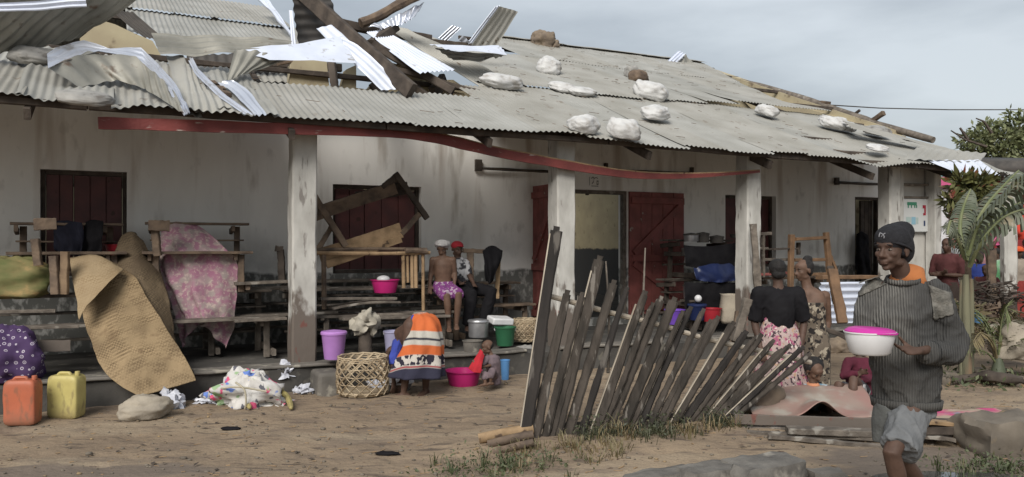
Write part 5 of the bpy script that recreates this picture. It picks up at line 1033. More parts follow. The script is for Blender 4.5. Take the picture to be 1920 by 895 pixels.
def hand(mb, w, d, pn, k=1.0, curl=.5, thumb=1, n=8, spread=.10):
    """palm and five fingers from the wrist w along d; pn is the way the palm faces"""
    d = Vector(d).normalized(); pn = Vector(pn); pn = (pn - d * pn.dot(d)).normalized(); s = d.cross(pn).normalized() * thumb
    w = Vector(w); mb.tube([w - d * .01 * k, w + d * .03 * k, w + d * .065 * k, w + d * .092 * k], [(.024 * k, .019 * k), (.033 * k, .016 * k), (.040 * k, .014 * k), (.039 * k, .011 * k)], 12, up=pn)
    for i, (o, L, r) in enumerate(((.030, .070, .0088), (.010, .080, .0092), (-.011, .074, .0088), (-.031, .058, .0078))):
        q = w + d * .088 * k + s * o * k; a = (d + s * (o * spread / .03)).normalized(); pts = [q]; ang = 0
        for j, fr in enumerate((.45, .32, .23)):
            ang += curl * (.9, .75, .6)[j] * (1 + .12 * i); dr = a * math.cos(ang) + pn * math.sin(ang); pts.append(pts[-1] + dr * L * fr * k)
        mb.tube(pts, [r * k, r * .95 * k, r * .88 * k, r * .75 * k], n, round_=True)
    q = w + d * .03 * k + s * .028 * k; a = (d * .65 + s * .75 + pn * .25 * (1 + curl)).normalized(); b = (d * .85 + s * .30 + pn * .5 * (1 + curl)).normalized()
    mb.tube([q - a * .01 * k, q + a * .032 * k, q + a * .032 * k + b * .030 * k, q + a * .032 * k + b * .05 * k], [.013 * k, .0108 * k, .0095 * k, .008 * k], n, round_=True)
def limbpts(a, b, c): return [a, a.lerp(b, .3), a.lerp(b, .65), b, b.lerp(c, .3), b.lerp(c, .65), c]
def torso_pts(J, k, fw, fat=1.0, off=0.0, lo=-.04, hi=1.0):
    hp = (J['hl'] + J['hr']) / 2; sh = (J['sl'] + J['sr']) / 2; d = sh - hp; L = d.length; d.normalize()
    wS = (J['sl'] - J['sr']).length / 2
    pts = [hp - d * .05 * k, hp + d * .02 * k, hp.lerp(sh, .3), hp.lerp(sh, .62), hp.lerp(sh, .86), sh + d * .01 * k, sh.lerp(J['neck'], .6)]
    rd = [(.14, .10), (.152, .108), (.125, .095), (.145, .108), (.16, .104), (wS / k * .80, .075), (.062, .058)]
    return pts, [((a * fat * k + off), (b * fat * k + off)) for a, b in rd]
def fleece(mb, amp, fr, seed=0):
    for v in mb.v: v += V(1, 1, .6) * amp * noise.noise(v * fr + V(seed, 0, 0)) + V(.6, 1, .4) * amp * .5 * noise.noise(v * fr * 2.7 + V(0, seed, 0))
def human(label, base, J, fw, hf, k=1.0, skin='skin', voxel=.010, hands=((0, 0), (0, 0)), fat=1.0, feet=True, cat_='person', group=None, armk=1.0, legk=1.0, eye=True, up=V(0, 0, 1), headk=1.0, ears=True):
    t = thing('person', base, label, cat_, group); f, r, u = frame(fw); mb = MB()
    pts, rd = torso_pts(J, k, f, fat); mb.tube(pts, rd, 20, up=-f if abs((pts[-1] - pts[0]).normalized().dot(f)) < .9 else V(0, 0, 1))
    sh = (J['sl'] + J['sr']) / 2; hd = Vector(J['head']); nk = Vector(J['neck']); kh = k * headk
    mb.tube([sh, nk, hd + (nk - hd) * .35], [.066 * k, .052 * k, .050 * k], 14); mb.tube([J['sl'], sh + (nk - sh) * .25, J['sr']], [.046 * k, .062 * k, .046 * k], 12)
    head(mb, hd, hf, kh, up, ears)
    for s, x in (('l', 0), ('r', 1)):
        a, b, c = J['s' + s], J['e' + s], J['w' + s]; mb.ball(a, .056 * k * armk, 12)
        mb.tube(limbpts(a, b, c), [.052 * k * armk, .050 * k * armk, .042 * k * armk, .038 * k * armk, .040 * k * armk, .031 * k * armk, .024 * k * armk], 12, round_=True)
        curl, pn = hands[x]; hdir = J.get('h' + 'and' + s, (c - b).normalized())
        hand(mb, c, hdir, pn if pn else f, k, curl or .35, 1 if s == 'l' else -1)
        a, b, c = J['h' + s], J['k' + s], J['a' + s]; mb.ball(a, .088 * k * legk, 12)
        mb.tube(limbpts(a, b, c), [.086 * k * legk, .082 * k * legk, .066 * k * legk, .055 * k * legk, .056 * k * legk, .044 * k * legk, .034 * k * legk], 12, round_=True)
        if feet:
            ff = Vector(J.get('foot' + s, f)); ff = V(ff.x, ff.y, 0).normalized(); q = c - V(0, 0, .045 * k)
            mb.tube([q - ff * .045 * k, q + ff * .05 * k + V(0, 0, .0), q + ff * .13 * k - V(0, 0, .012 * k), q + ff * .175 * k - V(0, 0, .018 * k)], [(.032 * k, .034 * k), (.040 * k, .032 * k), (.044 * k, .020 * k), (.036 * k, .012 * k)], 12, round_=True, up=V(0, 0, 1))
            mb.tube([c, q], [.034 * k, .034 * k], 10)
    o = mb.build('body', M[skin], t, remesh=voxel, smooth=4)
    if eye: eyes(hd, hf, kh, t, up)
    return t, J, f, r
def shell(t, mb, name, m, voxel=.012, smooth=5, amp=.008, fr=7, seed=0, **kw):
    fleece(mb, amp, fr, seed); return wrinkle(mb.build(name, m, t, remesh=voxel, smooth=smooth, **kw), amp * .9, 9, seed, (1, 1, .6))
def top(t, J, f, m, k=1.0, fat=1.0, off=.018, sleeve=.5, name='shirt', hem=.03, voxel=.012, cut=7, sr=1.0, amp=.01, seed=1):
    mb = MB(); pts, rd = torso_pts(J, k, f, fat, off * k); d = (pts[0] - pts[3]).normalized()
    pts = [pts[0] + d * hem * k] + pts; rd = [(rd[0][0] * 1.05, rd[0][1] * 1.05)] + rd
    pts, rd = pts[:cut + 1], rd[:cut + 1]; mb.tube(pts, rd, 22, up=-f if abs(d.dot(f)) < .9 else V(0, 0, 1))
    for s in 'lr':
        if sleeve <= 0: break
        a, b, c = J['s' + s], J['e' + s], J['w' + s]; P7 = limbpts(a, b, c); n = max(2, int(round(sleeve * 6)) + 1); R7 = [.062, .060, .054, .050, .050, .044, .036]
        mb.ball(a, .067 * k * sr, 12); sh_ = (J['sl'] + J['sr']) / 2; mb.tube([sh_, a], [.085 * k, .060 * k * sr], 12); mb.tube(P7[:n], [x * k * sr + .004 for x in R7[:n]], 12)
    return shell(t, mb, name, m, voxel, amp=amp * k, seed=seed)
def legs(t, J, f, m, k=1.0, length=.5, name='shorts', voxel=.012, off=.02, wide=1.0, seed=2, legk=1.0):
    mb = MB(); hp = (J['hl'] + J['hr']) / 2; u = V(0, 0, 1)
    dd = ((J['sl'] + J['sr']) / 2 - hp).normalized(); mb.tube([hp - dd * .03 * k, hp + dd * .04 * k, hp + dd * .10 * k], [(.155 * k, .118 * k), (.16 * k, .118 * k), (.145 * k, .11 * k)], 20, up=-f)
    for s in 'lr':
        P7 = limbpts(J['h' + s], J['k' + s], J['a' + s]); n = max(2, int(round(length * 6)) + 1); R7 = [.094, .092, .082, .074, .070, .062, .055]
        mb.tube(P7[:n], [(x * k * legk * (1 + (wide - 1) * i / 3) + off * k * .3) for i, x in enumerate(R7[:n])], 14)
    return shell(t, mb, name, m, voxel, amp=.008 * k, seed=seed)
def skirt(t, rings, m, name='skirt', n=56, folds=.03, nf=9, seed=0, fw=V(0, -1, 0), rows=26, side=None):
    f, r, u = frame(fw); cs = cat([Vector(c) for c, a, b in rings], 6); ra = cat([V(a, b, 0) for c, a, b in rings], 6); mb = MB(); vs = []; fs = []
    N = len(cs)
    for i in range(N):
        v = i / (N - 1)
        for j in range(n):
            a = 2 * math.pi * j / n; k = 1 + folds * (v ** 1.2) * (math.sin(nf * a + seed + 1.5 * noise.noise(V(v * 2, seed, 0))) + .7 * noise.noise(V(math.cos(a) * 2.5, math.sin(a) * 2.5, v * 3 + seed))) / max(.08, ra[i].x) * .3
            vs.append(cs[i] + r * math.cos(a) * ra[i].x * k + f * math.sin(a) * ra[i].y * k + V(0, 0, 1) * .012 * v * noise.noise(V(math.cos(a) * 2, math.sin(a) * 2, seed)))
    for i in range(N - 1):
        for j in range(n): fs.append((i * n + j, i * n + (j + 1) % n, i * n + n + (j + 1) % n, i * n + n + j))
    mb.add(vs, fs); return wrinkle(mb.build(name, m, t, ang=180, solid=.006), .012, 5, seed, (1, 1, .3))
def hairb(t, balls, name='hair', m='hair', voxel=.008, amp=.006):
    mb = MB()
    for c, rr, Mx in balls: mb.ball(c, rr, 16, Mx)
    fleece(mb, amp, 30); return mb.build(name, M[m], t, remesh=voxel, smooth=1)
def cloth(n, c, c2=None, **kw): M[n] = mat(n, c, c2 or tuple(x * .75 for x in c), kw.pop('scale', 6), kw.pop('rough', .9), kw.pop('bump', .35), kw.pop('bscale', 30), **kw)
# ---- the man walking past with the bowl
YM = 4.35
J = dict(head=P(1672, 468, YM - .04), neck=P(1692, 516, YM), sl=P(1760, 548, YM - .07), sr=P(1635, 546, YM + .07), el=P(1782, 652, YM - .08), wl=P(1722, 658, YM - .27), er=P(1618, 650, YM + .02), wr=P(1598, 640, YM - .25),
         hl=P(1718, 748, YM - .03), hr=P(1672, 748, YM + .03), kl=P(1672, 850, YM - .22), al=P(1702, 968, YM - .12), kr=P(1690, 858, YM + .08), ar=P(1758, 955, YM + .30), handl=V(-.95, -.30, .06), handr=V(-.1, -.9, .05), footl=V(-.6, -.7, 0), footr=V(-.6, -.7, 0))
HF = V(-.80, -.60, -.02); TF = V(-.42, -.90, 0)
man, J, f, r = human('thin man in black knit cap and grey ribbed sweater carrying a bowl', V(J['head'].x, YM, 0), J, TF, HF, 1.0, 'skin', .0062, hands=((.28, V(-.15, -.5, .85)), (.6, V(.9, -.1, .3))), legk=.84, headk=1.0, fat=.86, armk=.85)
M['knit'] = mat('ribbed_knit', (.068, .066, .062), (.045, .044, .042), 5, .95, .3, 60)
def ribs(t, co):
    mpn = nd(t, 'ShaderNodeMapping'); mpn.inputs['Rotation'].default_value = (0, 0, R(20)); t.links.new(co.outputs['Object'], mpn.inputs[0])
    w = nd(t, 'ShaderNodeTexWave'); w.bands_direction = 'X'; w.inputs['Scale'].default_value = 24; w.inputs['Distortion'].default_value = 2.2; w.inputs['Detail Scale'].default_value = .6; t.links.new(mpn.outputs[0], w.inputs[0])
    return w.outputs['Color']
def ribmask(t, co):
    s = sepz(t, co); n = noisen(t, co, 4); zz = stepn(t, mathn(t, 'ABSOLUTE', mathn(t, 'SUBTRACT', s[2], 1.25)), .30, .12); xx = stepn(t, mathn(t, 'ADD', s[0], mathn(t, 'MULTIPLY', n, .1)), .23, .08)
    base = mathn(t, 'ADD', .22, mathn(t, 'MULTIPLY', mathn(t, 'MULTIPLY', zz, xx), .85)); return mathn(t, 'MULTIPLY', mathn(t, 'POWER', ribs(t, co), 1.5), mathn(t, 'MULTIPLY', mathn(t, 'MULTIPLY', base, stepn(t, noisen(t, co, 5.5, (1, 1, .6), 6), .34, .64)), .6))
overlay(M['knit'], ribmask, (.27, .26, .235))
def darkpatch(t, co):
    s = sepz(t, co); n = noisen(t, co, 3.0); return mathn(t, 'MULTIPLY', stepn(t, mathn(t, 'ADD', s[0], mathn(t, 'MULTIPLY', n, .12)), .10, .16), stepn(t, s[2], .72, .85))
overlay(M['knit'], lambda t, co: mathn(t, 'MULTIPLY', darkpatch(t, co), .55), (.035, .035, .035))
tt = M['knit'].node_tree; cc = [n for n in tt.nodes if n.type == 'TEX_COORD'][0]; bb = nd(tt, 'ShaderNodeBump'); bb.inputs['Strength'].default_value = .6; bb.inputs['Distance'].default_value = .006; tt.links.new(ribs(tt, cc), bb.inputs['Height']); tt.links.new(bb.outputs[0], tt.nodes['Principled BSDF'].inputs['Normal'])
M['knitlight'] = mat('light_knit_patch', (.16, .152, .135), (.09, .087, .077), 30, .95, .8, 90)
mb = MB(); tf, tr, tu = frame(TF)
mb.tube([P(1699, 760, YM), P(1699, 735, YM), P(1697, 700, YM - .01), P(1693, 645, YM - .01), P(1692, 590, YM - .01), P(1694, 558, YM), P(1696, 538, YM), P(1694, 524, YM)], [(.158, .115), (.174, .126), (.174, .128), (.170, .124), (.168, .118), (.166, .104), (.138, .090), (.085, .075)], 28, up=-TF)
mb.tube(cat([J['sr'] + V(.02, 0, .0), P(1622, 600, YM + .04), J['er'] + V(0, 0, .02), P(1610, 646, YM - .10)], 3), [.068, .068, .066, .064, .062, .060, .058, .056, .055, .053], 14, round_=True)
mb.tube(cat([J['sl'] + V(-.02, 0, .0), P(1778, 600, YM - .07), J['el'] + V(.01, 0, 0), P(1765, 662, YM - .15), P(1742, 662, YM - .20)], 3), [.068, .069, .069, .068, .068, .072, .075, .074, .070, .066, .062, .058, .054], 16, round_=True)
fleece(mb, .020, 7, 3); fleece(mb, .008, 17, 9); sw = mb.build('sweater', M['knit'], man, remesh=.0085, smooth=4); wrinkle(sw, .014, 4.5, 3, (1, 1, .7)); wrinkle(sw, .006, 11, 8, (1, 1, .8)); wrinkle(cap, .004, 9, 2) if False else None
# sleeve bunching, cuffs, hem rib, patches
mb = MB(); mb.tube([P(1746, 662, YM - .19), P(1736, 661, YM - .215)], [(.060, .064), (.056, .06)], 16); mb.build('cuff', M['knit'], man, ang=180)
mb = MB(); mb.tube([P(1699, 747, YM), P(1699, 763, YM)], [(.176, .130), (.168, .122)], 36, up=-TF, cap=False); mb.build('hem', M['knit'], man, ang=180, solid=.012)
mb = MB(); mb.tube([P(1694, 528, YM), P(1694, 520, YM - .005)], [(.092, .080), (.082, .072)], 30, up=-TF, cap=False); mb.build('collar', M['knit'], man, ang=180, solid=.014)
def onto(o, poly, m, name, parent, n=14, off=.006, cr=.004, bump=0):
    """a patch sewn onto another surface: polygon outline in pixels projected along the view on to the surface it lies on"""
    o_o = worig(o); bv = BVHTree.FromPolygons([v.co + o_o for v in o.data.vertices], [p.vertices[:] for p in o.data.polygons])
    (x0, y0), (x1, y1), (x2, y2), (x3, y3) = poly; mb = MB(); cam_o = V(0, 0, CH); last = [None]
    def fn(u, v):
        x = lerp(lerp(x0, x1, u), lerp(x3, x2, u), v) + 2.2 * noise.noise(V(u * 4, v * 4, 3)); y = lerp(lerp(y0, y1, u), lerp(y3, y2, u), v) + 2.2 * noise.noise(V(u * 4, v * 4, 8))
        d = (P(x, y, 1) - cam_o).normalized(); h = bv.ray_cast(cam_o, d)
        if h[0] is None: return last[0] if last[0] is not None else P(x, y, YM)
        last[0] = h[0] + h[1] * (off + cr * noise.noise(V(u * 8, v * 8, 1))) ; return last[0]
    mb.patch(fn, n, n); return mb.build(name, m, parent, ang=180, solid=.004)
onto(sw, [(1742, 535), (1782, 550), (1788, 590), (1750, 600)], M['knitlight'], 'shoulder_patch', man)
onto(sw, [(1610, 530), (1655, 516), (1662, 534), (1612, 556)], M['knitlight'], 'shoulder_patch', man)
cloth('orangeshirt', (.42, .15, .05)); mb = MB(); mb.tube([P(1702, 533, YM + .01), P(1703, 520, YM + .015), P(1707, 503, YM + .03)], [(.105, .082), (.086, .072), (.068, .064)], 24, up=-TF, cap=False); fleece(mb, .006, 20); mb.build('undershirt', M['orangeshirt'], man, ang=180, solid=.004)
M['capknit'] = mat('black_knit', (.018, .018, .021), (.012, .012, .014), 30, .95, .5, 90)
hc = J['head']; F_, R_, U_ = frame(HF); MH = hm(R_, F_, U_)
mb = MB(); mb.ball(hc + U_ * .052 - F_ * .014, (.089, .108, .088), 22, MH); mb.ball(hc + U_ * .085 - F_ * .080, (.078, .072, .068), 18, MH); mb.ball(hc - F_ * .070 + U_ * .0, (.084, .058, .090), 18, MH)
for s in (-1, 1): mb.ball(hc + R_ * s * .052 - F_ * .045 + U_ * .022, (.038, .066, .074), 16, MH)
fleece(mb, .007, 14, 4); cap = wrinkle(mb.build('knit_cap', M['capknit'], man, remesh=.0065, smooth=6), .005, 8, 2, (1, 1, .6))
mb = MB(); pts = [hc + U_ * (.045 - .045 * (1 - math.cos(a)) * .5 * 1.6) + F_ * (.092 * math.cos(a) - .012) + R_ * .086 * math.sin(a) for a in [2 * math.pi * i / 40 for i in range(41)]]
mb.tube(pts, (.010, .007), 8, cap=False); mb.build('cap_brim', M['capknit'], man, ang=180)
def onsurf(o, pts, r, m, name, parent):
    o_o = worig(o); bv = BVHTree.FromPolygons([v.co + o_o for v in o.data.vertices], [p.vertices[:] for p in o.data.polygons]); out = []
    for x, y in pts:
        d = (P(x, y, 1) - V(0, 0, CH)).normalized(); h = bv.ray_cast(V(0, 0, CH), d)
        if h[0] is not None: out.append(h[0] + h[1] * .001)
    return out
M['emblem'] = mat('grey_emblem', (.20, .20, .21)); mb = MB()
for st_ in ([(1650.5, 437), (1649, 441), (1648.5, 444)], [(1650.5, 437), (1654, 439), (1656, 440), (1659.5, 438)], [(1653, 444), (1656, 440), (1658, 444), (1657.5, 446.5)]):
    q = onsurf(cap, st_, 0, None, '', man)
    if len(q) > 1: mb.tube(q, .0028, 6, round_=True)
mb.build('cap_emblem', M['emblem'], man)
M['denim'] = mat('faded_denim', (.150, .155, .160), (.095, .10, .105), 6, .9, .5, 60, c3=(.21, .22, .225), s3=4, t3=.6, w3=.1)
M['denimdark'] = mat('shaded_denim', (.115, .12, .115), (.07, .072, .07), 6, .9, .5, 60)  # darker copy of the denim, the far leg's shade put into colour
mb = MB(); mb.tube([P(1698, 735, YM), P(1699, 758, YM), P(1700, 778, YM)], [(.140, .095), (.150, .102), (.152, .112)], 26, up=-TF)
mb.tube(cat([P(1712, 764, YM - .02), P(1699, 800, YM - .10), P(1686, 844, YM - .19)], 4), [.098, .10, .10, .10, .10, .10, .099, .098, .096], 18); mb.tube(cat([P(1708, 800, YM - .06), P(1706, 840, YM - .12), P(1710, 864, YM - .14)], 4), [.07, .07, .068, .066, .062, .06, .055, .05, .04], 14)
fleece(mb, .010, 8, 6); wrinkle(mb.build('shorts', M['denim'], man, remesh=.007, smooth=4), .012, 8, 4, (1, 1, .5))
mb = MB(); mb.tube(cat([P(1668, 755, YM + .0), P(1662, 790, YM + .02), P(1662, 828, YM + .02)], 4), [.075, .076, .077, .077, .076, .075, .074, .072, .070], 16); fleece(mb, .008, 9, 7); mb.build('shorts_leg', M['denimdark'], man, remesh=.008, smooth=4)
# the bowl he carries: a thing of its own
bc = P(1631, 664, 4.02); bw = thing('lidded_bowl', bc, 'white plastic bowl with bright pink lid held by the man', 'bowl'); mb = MB()
mb.lathe([(0, .003), (.085, .0), (.098, .010), (.118, .085), (.120, .105), (.126, .108), (.126, .114), (.116, .114)], bc, 44, ell=.9); mb.build('body', M['whitep'], bw)
mb = MB(); mb.lathe([(0, .134), (.085, .133), (.108, .127), (.122, .117), (.127, .113), (.127, .108)], bc, 44, ell=.9, M=rotm(y=3)); mb.build('lid', M['hotpink'], bw)
# ---- woman in black top and flowered dress, back to the fence
def floral(n, base, cols, sc=9):
    M[n] = mat(n, base, tuple(x * .9 for x in base), 5, .85, .25, 30)
    for i, (c, t0) in enumerate(cols): overlay(M[n], (lambda i, t0: lambda t, co: stepn(t, noisen(t, co, sc * (1 + .23 * i), (1 + .1 * i, 1 + .3 * i, 1), 3), t0, t0 + .02))(i, t0), c)
floral('floral', (.38, .29, .27), [((.30, .09, .15), .55), ((.38, .24, .15), .61), ((.05, .03, .04), .57), ((.52, .46, .42), .62)], 17)
YA = 7.9; J = dict(head=P(1457, 508, YA), neck=P(1459, 533, YA), sl=P(1424, 552, YA), sr=P(1494, 552, YA), el=P(1414, 603, YA), wl=P(1426, 652, YA - .12), er=P(1508, 602, YA), wr=P(1500, 660, YA - .1), hl=P(1444, 640, YA), hr=P(1478, 640, YA), kl=P(1446, 700, YA), al=P(1446, 757, YA), kr=P(1476, 700, YA), ar=P(1476, 757, YA))
J = {a: (Vector(b)) for a, b in J.items()}
wa, J, f, r = human('woman in black top and pink flowered dress standing with her back turned behind the fence', V(J['head'].x, YA, 0), J, V(.15, 1, 0), V(.25, 1, -.1), .96, 'skin', .010, headk=.95, eye=False)
top(wa, J, f, M['blackcloth'], .96, 1.05, .022, .42, cut=6, sr=1.35, voxel=.013)
skirt(wa, [(P(1460, 572, YA), .155, .115), (P(1460, 600, YA), .145, .11), (P(1461, 640, YA), .215, .16), (P(1462, 700, YA), .26, .19), (P(1463, 742, YA), .29, .21)], M['floral'], 'dress', folds=.03, nf=8)
hc = J['head']; hairb(wa, [(hc + V(0, -.01, .035), (.084, .10, .088), None), (hc + V(-.005, -.05, .085), (.045, .045, .035), None), (hc + V(0, -.05, -.03), (.07, .05, .05), None)])
# ---- woman in strapless dark patterned dress with a hair bun
floral('leopard', (.13, .105, .08), [((.30, .26, .20), .56), ((.018, .015, .014), .53)], 16)
YB = 8.5; J = dict(head=P(1507, 507, YB), neck=P(1512, 534, YB), sl=P(1546, 556, YB), sr=P(1492, 553, YB - .05), el=P(1552, 605, YB + .04), wl=P(1538, 648, YB - .08), er=P(1486, 600, YB - .1), wr=P(1496, 640, YB - .2), hl=P(1534, 640, YB), hr=P(1505, 640, YB - .03), kl=P(1532, 690, YB), al=P(1532, 736, YB), kr=P(1508, 690, YB), ar=P(1508, 736, YB))
wb, J, f, r = human('woman in strapless dark patterned dress with high hair bun turned to the left', V(J['head'].x, YB, 0), J, V(-.6, -.75, 0), V(-.93, -.30, -.1), 1.0, 'skin3', .010, fat=1.08, headk=1.0, armk=1.15)
skirt(wb, [(P(1519, 566, YB - .02), .165, .13), (P(1519, 590, YB - .02), .158, .125), (P(1520, 612, YB), .165, .13), (P(1520, 645, YB), .20, .16), (P(1518, 690, YB), .21, .17), (P(1516, 728, YB), .22, .18)], M['leopard'], 'dress', folds=.02, nf=7, fw=f)
hc = J['head']; hairb(wb, [(hc + V(.025, .01, .042), (.088, .088, .078), None), (hc + V(.045, .01, .115), (.052, .052, .045), None), (hc + V(.05, .01, 0), (.055, .075, .07), None)])
# ---- children between the heap and the women
YC = 7.75; g0 = 0.0
cloth('whiteblue', (.38, .42, .44), (.12, .20, .26), scale=22); cloth('orangecollar', (.50, .22, .12)); cloth('maroon', (.085, .014, .028)); cloth('bwprint', (.03, .03, .035), (.30, .30, .30), scale=14, lo=.5, hi=.56)
J = dict(head=P(1527, 695, YC), neck=P(1524, 716, YC), sl=P(1548, 728, YC), sr=P(1502, 728, YC), el=P(1556, 755, YC - .05), wl=P(1542, 772, YC - .14), er=P(1496, 755, YC - .05), wr=P(1508, 772, YC - .14), hl=P(1538, 768, YC + .05), hr=P(1514, 768, YC + .05), kl=P(1556, 764, YC - .2), al=P(1550, 782, YC - .05), kr=P(1498, 764, YC - .2), ar=P(1506, 782, YC - .05))
ba, J, f, r = human('baby in white and blue shirt with orange collar looking down behind the pink sheet', V(J['head'].x, YC, 0), J, V(.1, -1, 0), V(.3, -.75, -.6), .62, 'skin3', .007, headk=1.45, feet=False, up=V(0, -.3, 1))
top(ba, J, f, M['whiteblue'], .62, 1.05, .02, .5, voxel=.010); mb = MB(); mb.tube([J['neck'] - V(0, 0, .035), J['neck'] - V(0, 0, .012)], [.065, .045], 16, cap=False); mb.build('collar', M['orangecollar'], ba, ang=180, solid=.01)
hc = J['head']; hairb(ba, [(hc + V(0, .03, .045), (.100, .105, .090), None)], voxel=.009, amp=.004)
YD = 8.0
J = dict(head=P(1622, 640, YD), neck=P(1615, 662, YD), sl=P(1636, 682, YD + .05), sr=P(1590, 680, YD - .05), el=P(1640, 712, YD - .05), wl=P(1612, 712, YD - .2), er=P(1582, 706, YD - .1), wr=P(1610, 700, YD - .22), hl=P(1622, 740, YD + .05), hr=P(1596, 740, YD), kl=P(1600, 712, YD - .35), al=P(1598, 770, YD - .38), kr=P(1572, 722, YD - .3), ar=P(1566, 775, YD - .3))
ca, J, f, r = human('child in maroon sweater and patterned shorts squatting behind the walking man', V(J['head'].x, YD, 0), J, V(-.5, -.85, 0), V(-.6, -.7, -.3), .78, 'skin', .009)
top(ca, J, f, M['maroon'], .78, 1.05, .02, .95); legs(ca, J, f, M['bwprint'], .78, .34); hairb(ca, [(J['head'] + V(.01, .02, .03), (.068, .076, .068), None)])
# ---- bending woman in the orange wrap
YE = 8.5; J = dict(head=P(738, 668, YE + .55), neck=P(746, 650, YE + .42), sl=P(746, 644, YE + .22), sr=P(770, 634, YE + .40), el=P(738, 672, YE + .12), wl=P(738, 712, YE + .08), er=P(768, 680, YE + .28), wr=P(752, 716, YE + .2), hl=P(770, 612, YE + .0), hr=P(800, 612, YE + .05), kl=P(765, 675, YE - .03), al=P(757, 735, YE + .03), kr=P(800, 675, YE + .05), ar=P(798, 728, YE + .14), footl=V(-1, -.15, 0), footr=V(-.3, -1, 0))
we, J, f, r = human('woman bent double in an orange, white and navy striped wrap', V(J['hl'].x, YE, 0), J, V(-.6, .3, -.7), V(-.5, .4, -.7), 1.0, 'skin', .010, eye=False)
M['wrap'] = mat('striped_wrap', (.50, .12, .035), (.44, .10, .03), 6, .85, .3, 40)
def band(z0, z1, sl=.16):
    def fn(t, co):
        s = sepz(t, co); v = mathn(t, 'ADD', mathn(t, 'SUBTRACT', s[2], mathn(t, 'MULTIPLY', mathn(t, 'MULTIPLY', s[0], s[0]), -.55)), mathn(t, 'MULTIPLY', mathn(t, 'SUBTRACT', noisen(t, co, 2), .5), .05)); v = mathn(t, 'SUBTRACT', v, mathn(t, 'MULTIPLY', s[0], sl)); return mathn(t, 'MULTIPLY', stepn(t, v, z0 - .006, z0 + .006), stepn(t, v, z1 + .006, z1 - .006))
    return fn
overlay(M['wrap'], band(.86, 1.2), (.42, .34, .30)); overlay(M['wrap'], band(.55, .69), (.40, .38, .34)); overlay(M['wrap'], band(.60, .622), (.02, .02, .03)); overlay(M['wrap'], band(-.2, .45), (.45, .42, .38))
overlay(M['wrap'], lambda t, co: mathn(t, 'MULTIPLY', band(.345, .45)(t, co), stepn(t, noisen(t, co, 17, (1, 1, .8), 2), .48, .50)), (.02, .018, .03)); overlay(M['wrap'], band(.322, .335), (.02, .018, .03)); overlay(M['wrap'], band(.322, .335), (.30, .05, .05)); overlay(M['wrap'], band(-.2, .315), (.025, .025, .045))
skirt(we, [(P(790, 586, YE + .10), .02, .02), (P(792, 588, YE + .08), .06, .07), (P(794, 595, YE + .05), .125, .13), (P(795, 613, YE + .03), .172, .17), (P(795, 645, YE), .198, .19), (P(789, 676, YE), .238, .20), (P(783, 706, YE), .285, .21)], M['wrap'], 'wrap', folds=.09, nf=6, fw=V(0, -1, 0))
cloth('royal', (.04, .06, .30)); top(we, J, V(-.6, .3, -.7), M['royal'], 1.0, .80, .015, .6, sr=.9, hem=.0001); hairb(we, [(J['head'] + V(.02, 0, .02), (.09, .10, .09), None)])
# ---- toddler by the magenta basin
YT = 8.95; J = dict(head=P(914, 651, YT), neck=P(920, 664, YT), sl=P(932, 672, YT + .05), sr=P(914, 672, YT - .07), el=P(925, 684, YT - .08), wl=P(908, 688, YT - .15), er=P(905, 684, YT - .12), wr=P(896, 680, YT - .18), hl=P(932, 712, YT + .05), hr=P(922, 714, YT - .05), kl=P(922, 696, YT - .22), al=P(920, 716, YT - .20), kr=P(908, 702, YT - .20), ar=P(910, 718, YT - .22), footl=V(-1, -.2, 0), footr=V(-1, -.3, 0))
td, J, f, r = human('toddler in grey striped clothes squatting beside the magenta basin', V(J['head'].x, YT, 0), J, V(-.95, -.3, 0), V(-.95, -.25, -.25), .50, 'skin3', .006, headk=1.35)
cloth('greystripe', (.16, .12, .13), (.09, .07, .08), scale=12); cloth('dullred', (.28, .06, .07)); cloth('redcloth', (.40, .02, .03))
top(td, J, f, M['greystripe'], .50, 1.15, .035, .6, voxel=.009); legs(td, J, f, M['greystripe'], .50, .9, 'trousers', voxel=.009); hairb(td, [(J['head'] + V(.012, .01, .02), (.058, .055, .05), None)], voxel=.006, amp=.003)
surf([pr([(900, 656, 8.85), (904, 660, 8.8), (908, 668, 8.8)]), pr([(890, 672, 8.75), (896, 676, 8.7), (904, 684, 8.7)]), pr([(878, 692, 8.7), (888, 698, 8.62), (902, 700, 8.66)])], M['redcloth'], 'red wet cloth the toddler holds over the magenta basin', 'red_cloth', 'cloth', cr=.03, nu=20, nv=20)
# ---- two people sitting on the desks
YS = 10.45; J = dict(head=P(829, 466, YS), neck=P(830, 480, YS), sl=P(849, 488, YS), sr=P(812, 488, YS), el=P(853, 512, YS + .03), wl=P(852, 534, YS - .05), er=P(808, 512, YS), wr=P(806, 534, YS - .05), hl=P(840, 540, YS + .02), hr=P(822, 540, YS), kl=P(860, 553, YS - .38), al=P(856, 608, YS - .32), kr=P(838, 556, YS - .38), ar=P(842, 612, YS - .34), handl=V(.1, -.2, -1), handr=V(0, -.2, -1))
sa, J, f, r = human('bare chested youth in white cap and purple shorts sitting on the desk edge', V(J['head'].x, YS, 1.05), J, V(.1, -1, 0), V(-.1, -.9, -.5), .86, 'skin3', .009)
floral('purpleshorts', (.16, .04, .16), [((.34, .26, .32), .56)], 22); legs(sa, J, f, M['purpleshorts'], .86, .5, wide=1.1)
cloth('capwhite', (.42, .41, .40), (.24, .23, .23), scale=14); hc = J['head']; mb = MB(); mb.ball(hc + V(0, .01, .052), (.108, .112, .068), 18); mb.ball(hc + V(0, -.05, .04), (.09, .08, .03), 14); fleece(mb, .012, 18); mb.build('cap', M['capwhite'], sa, remesh=.009, smooth=2)
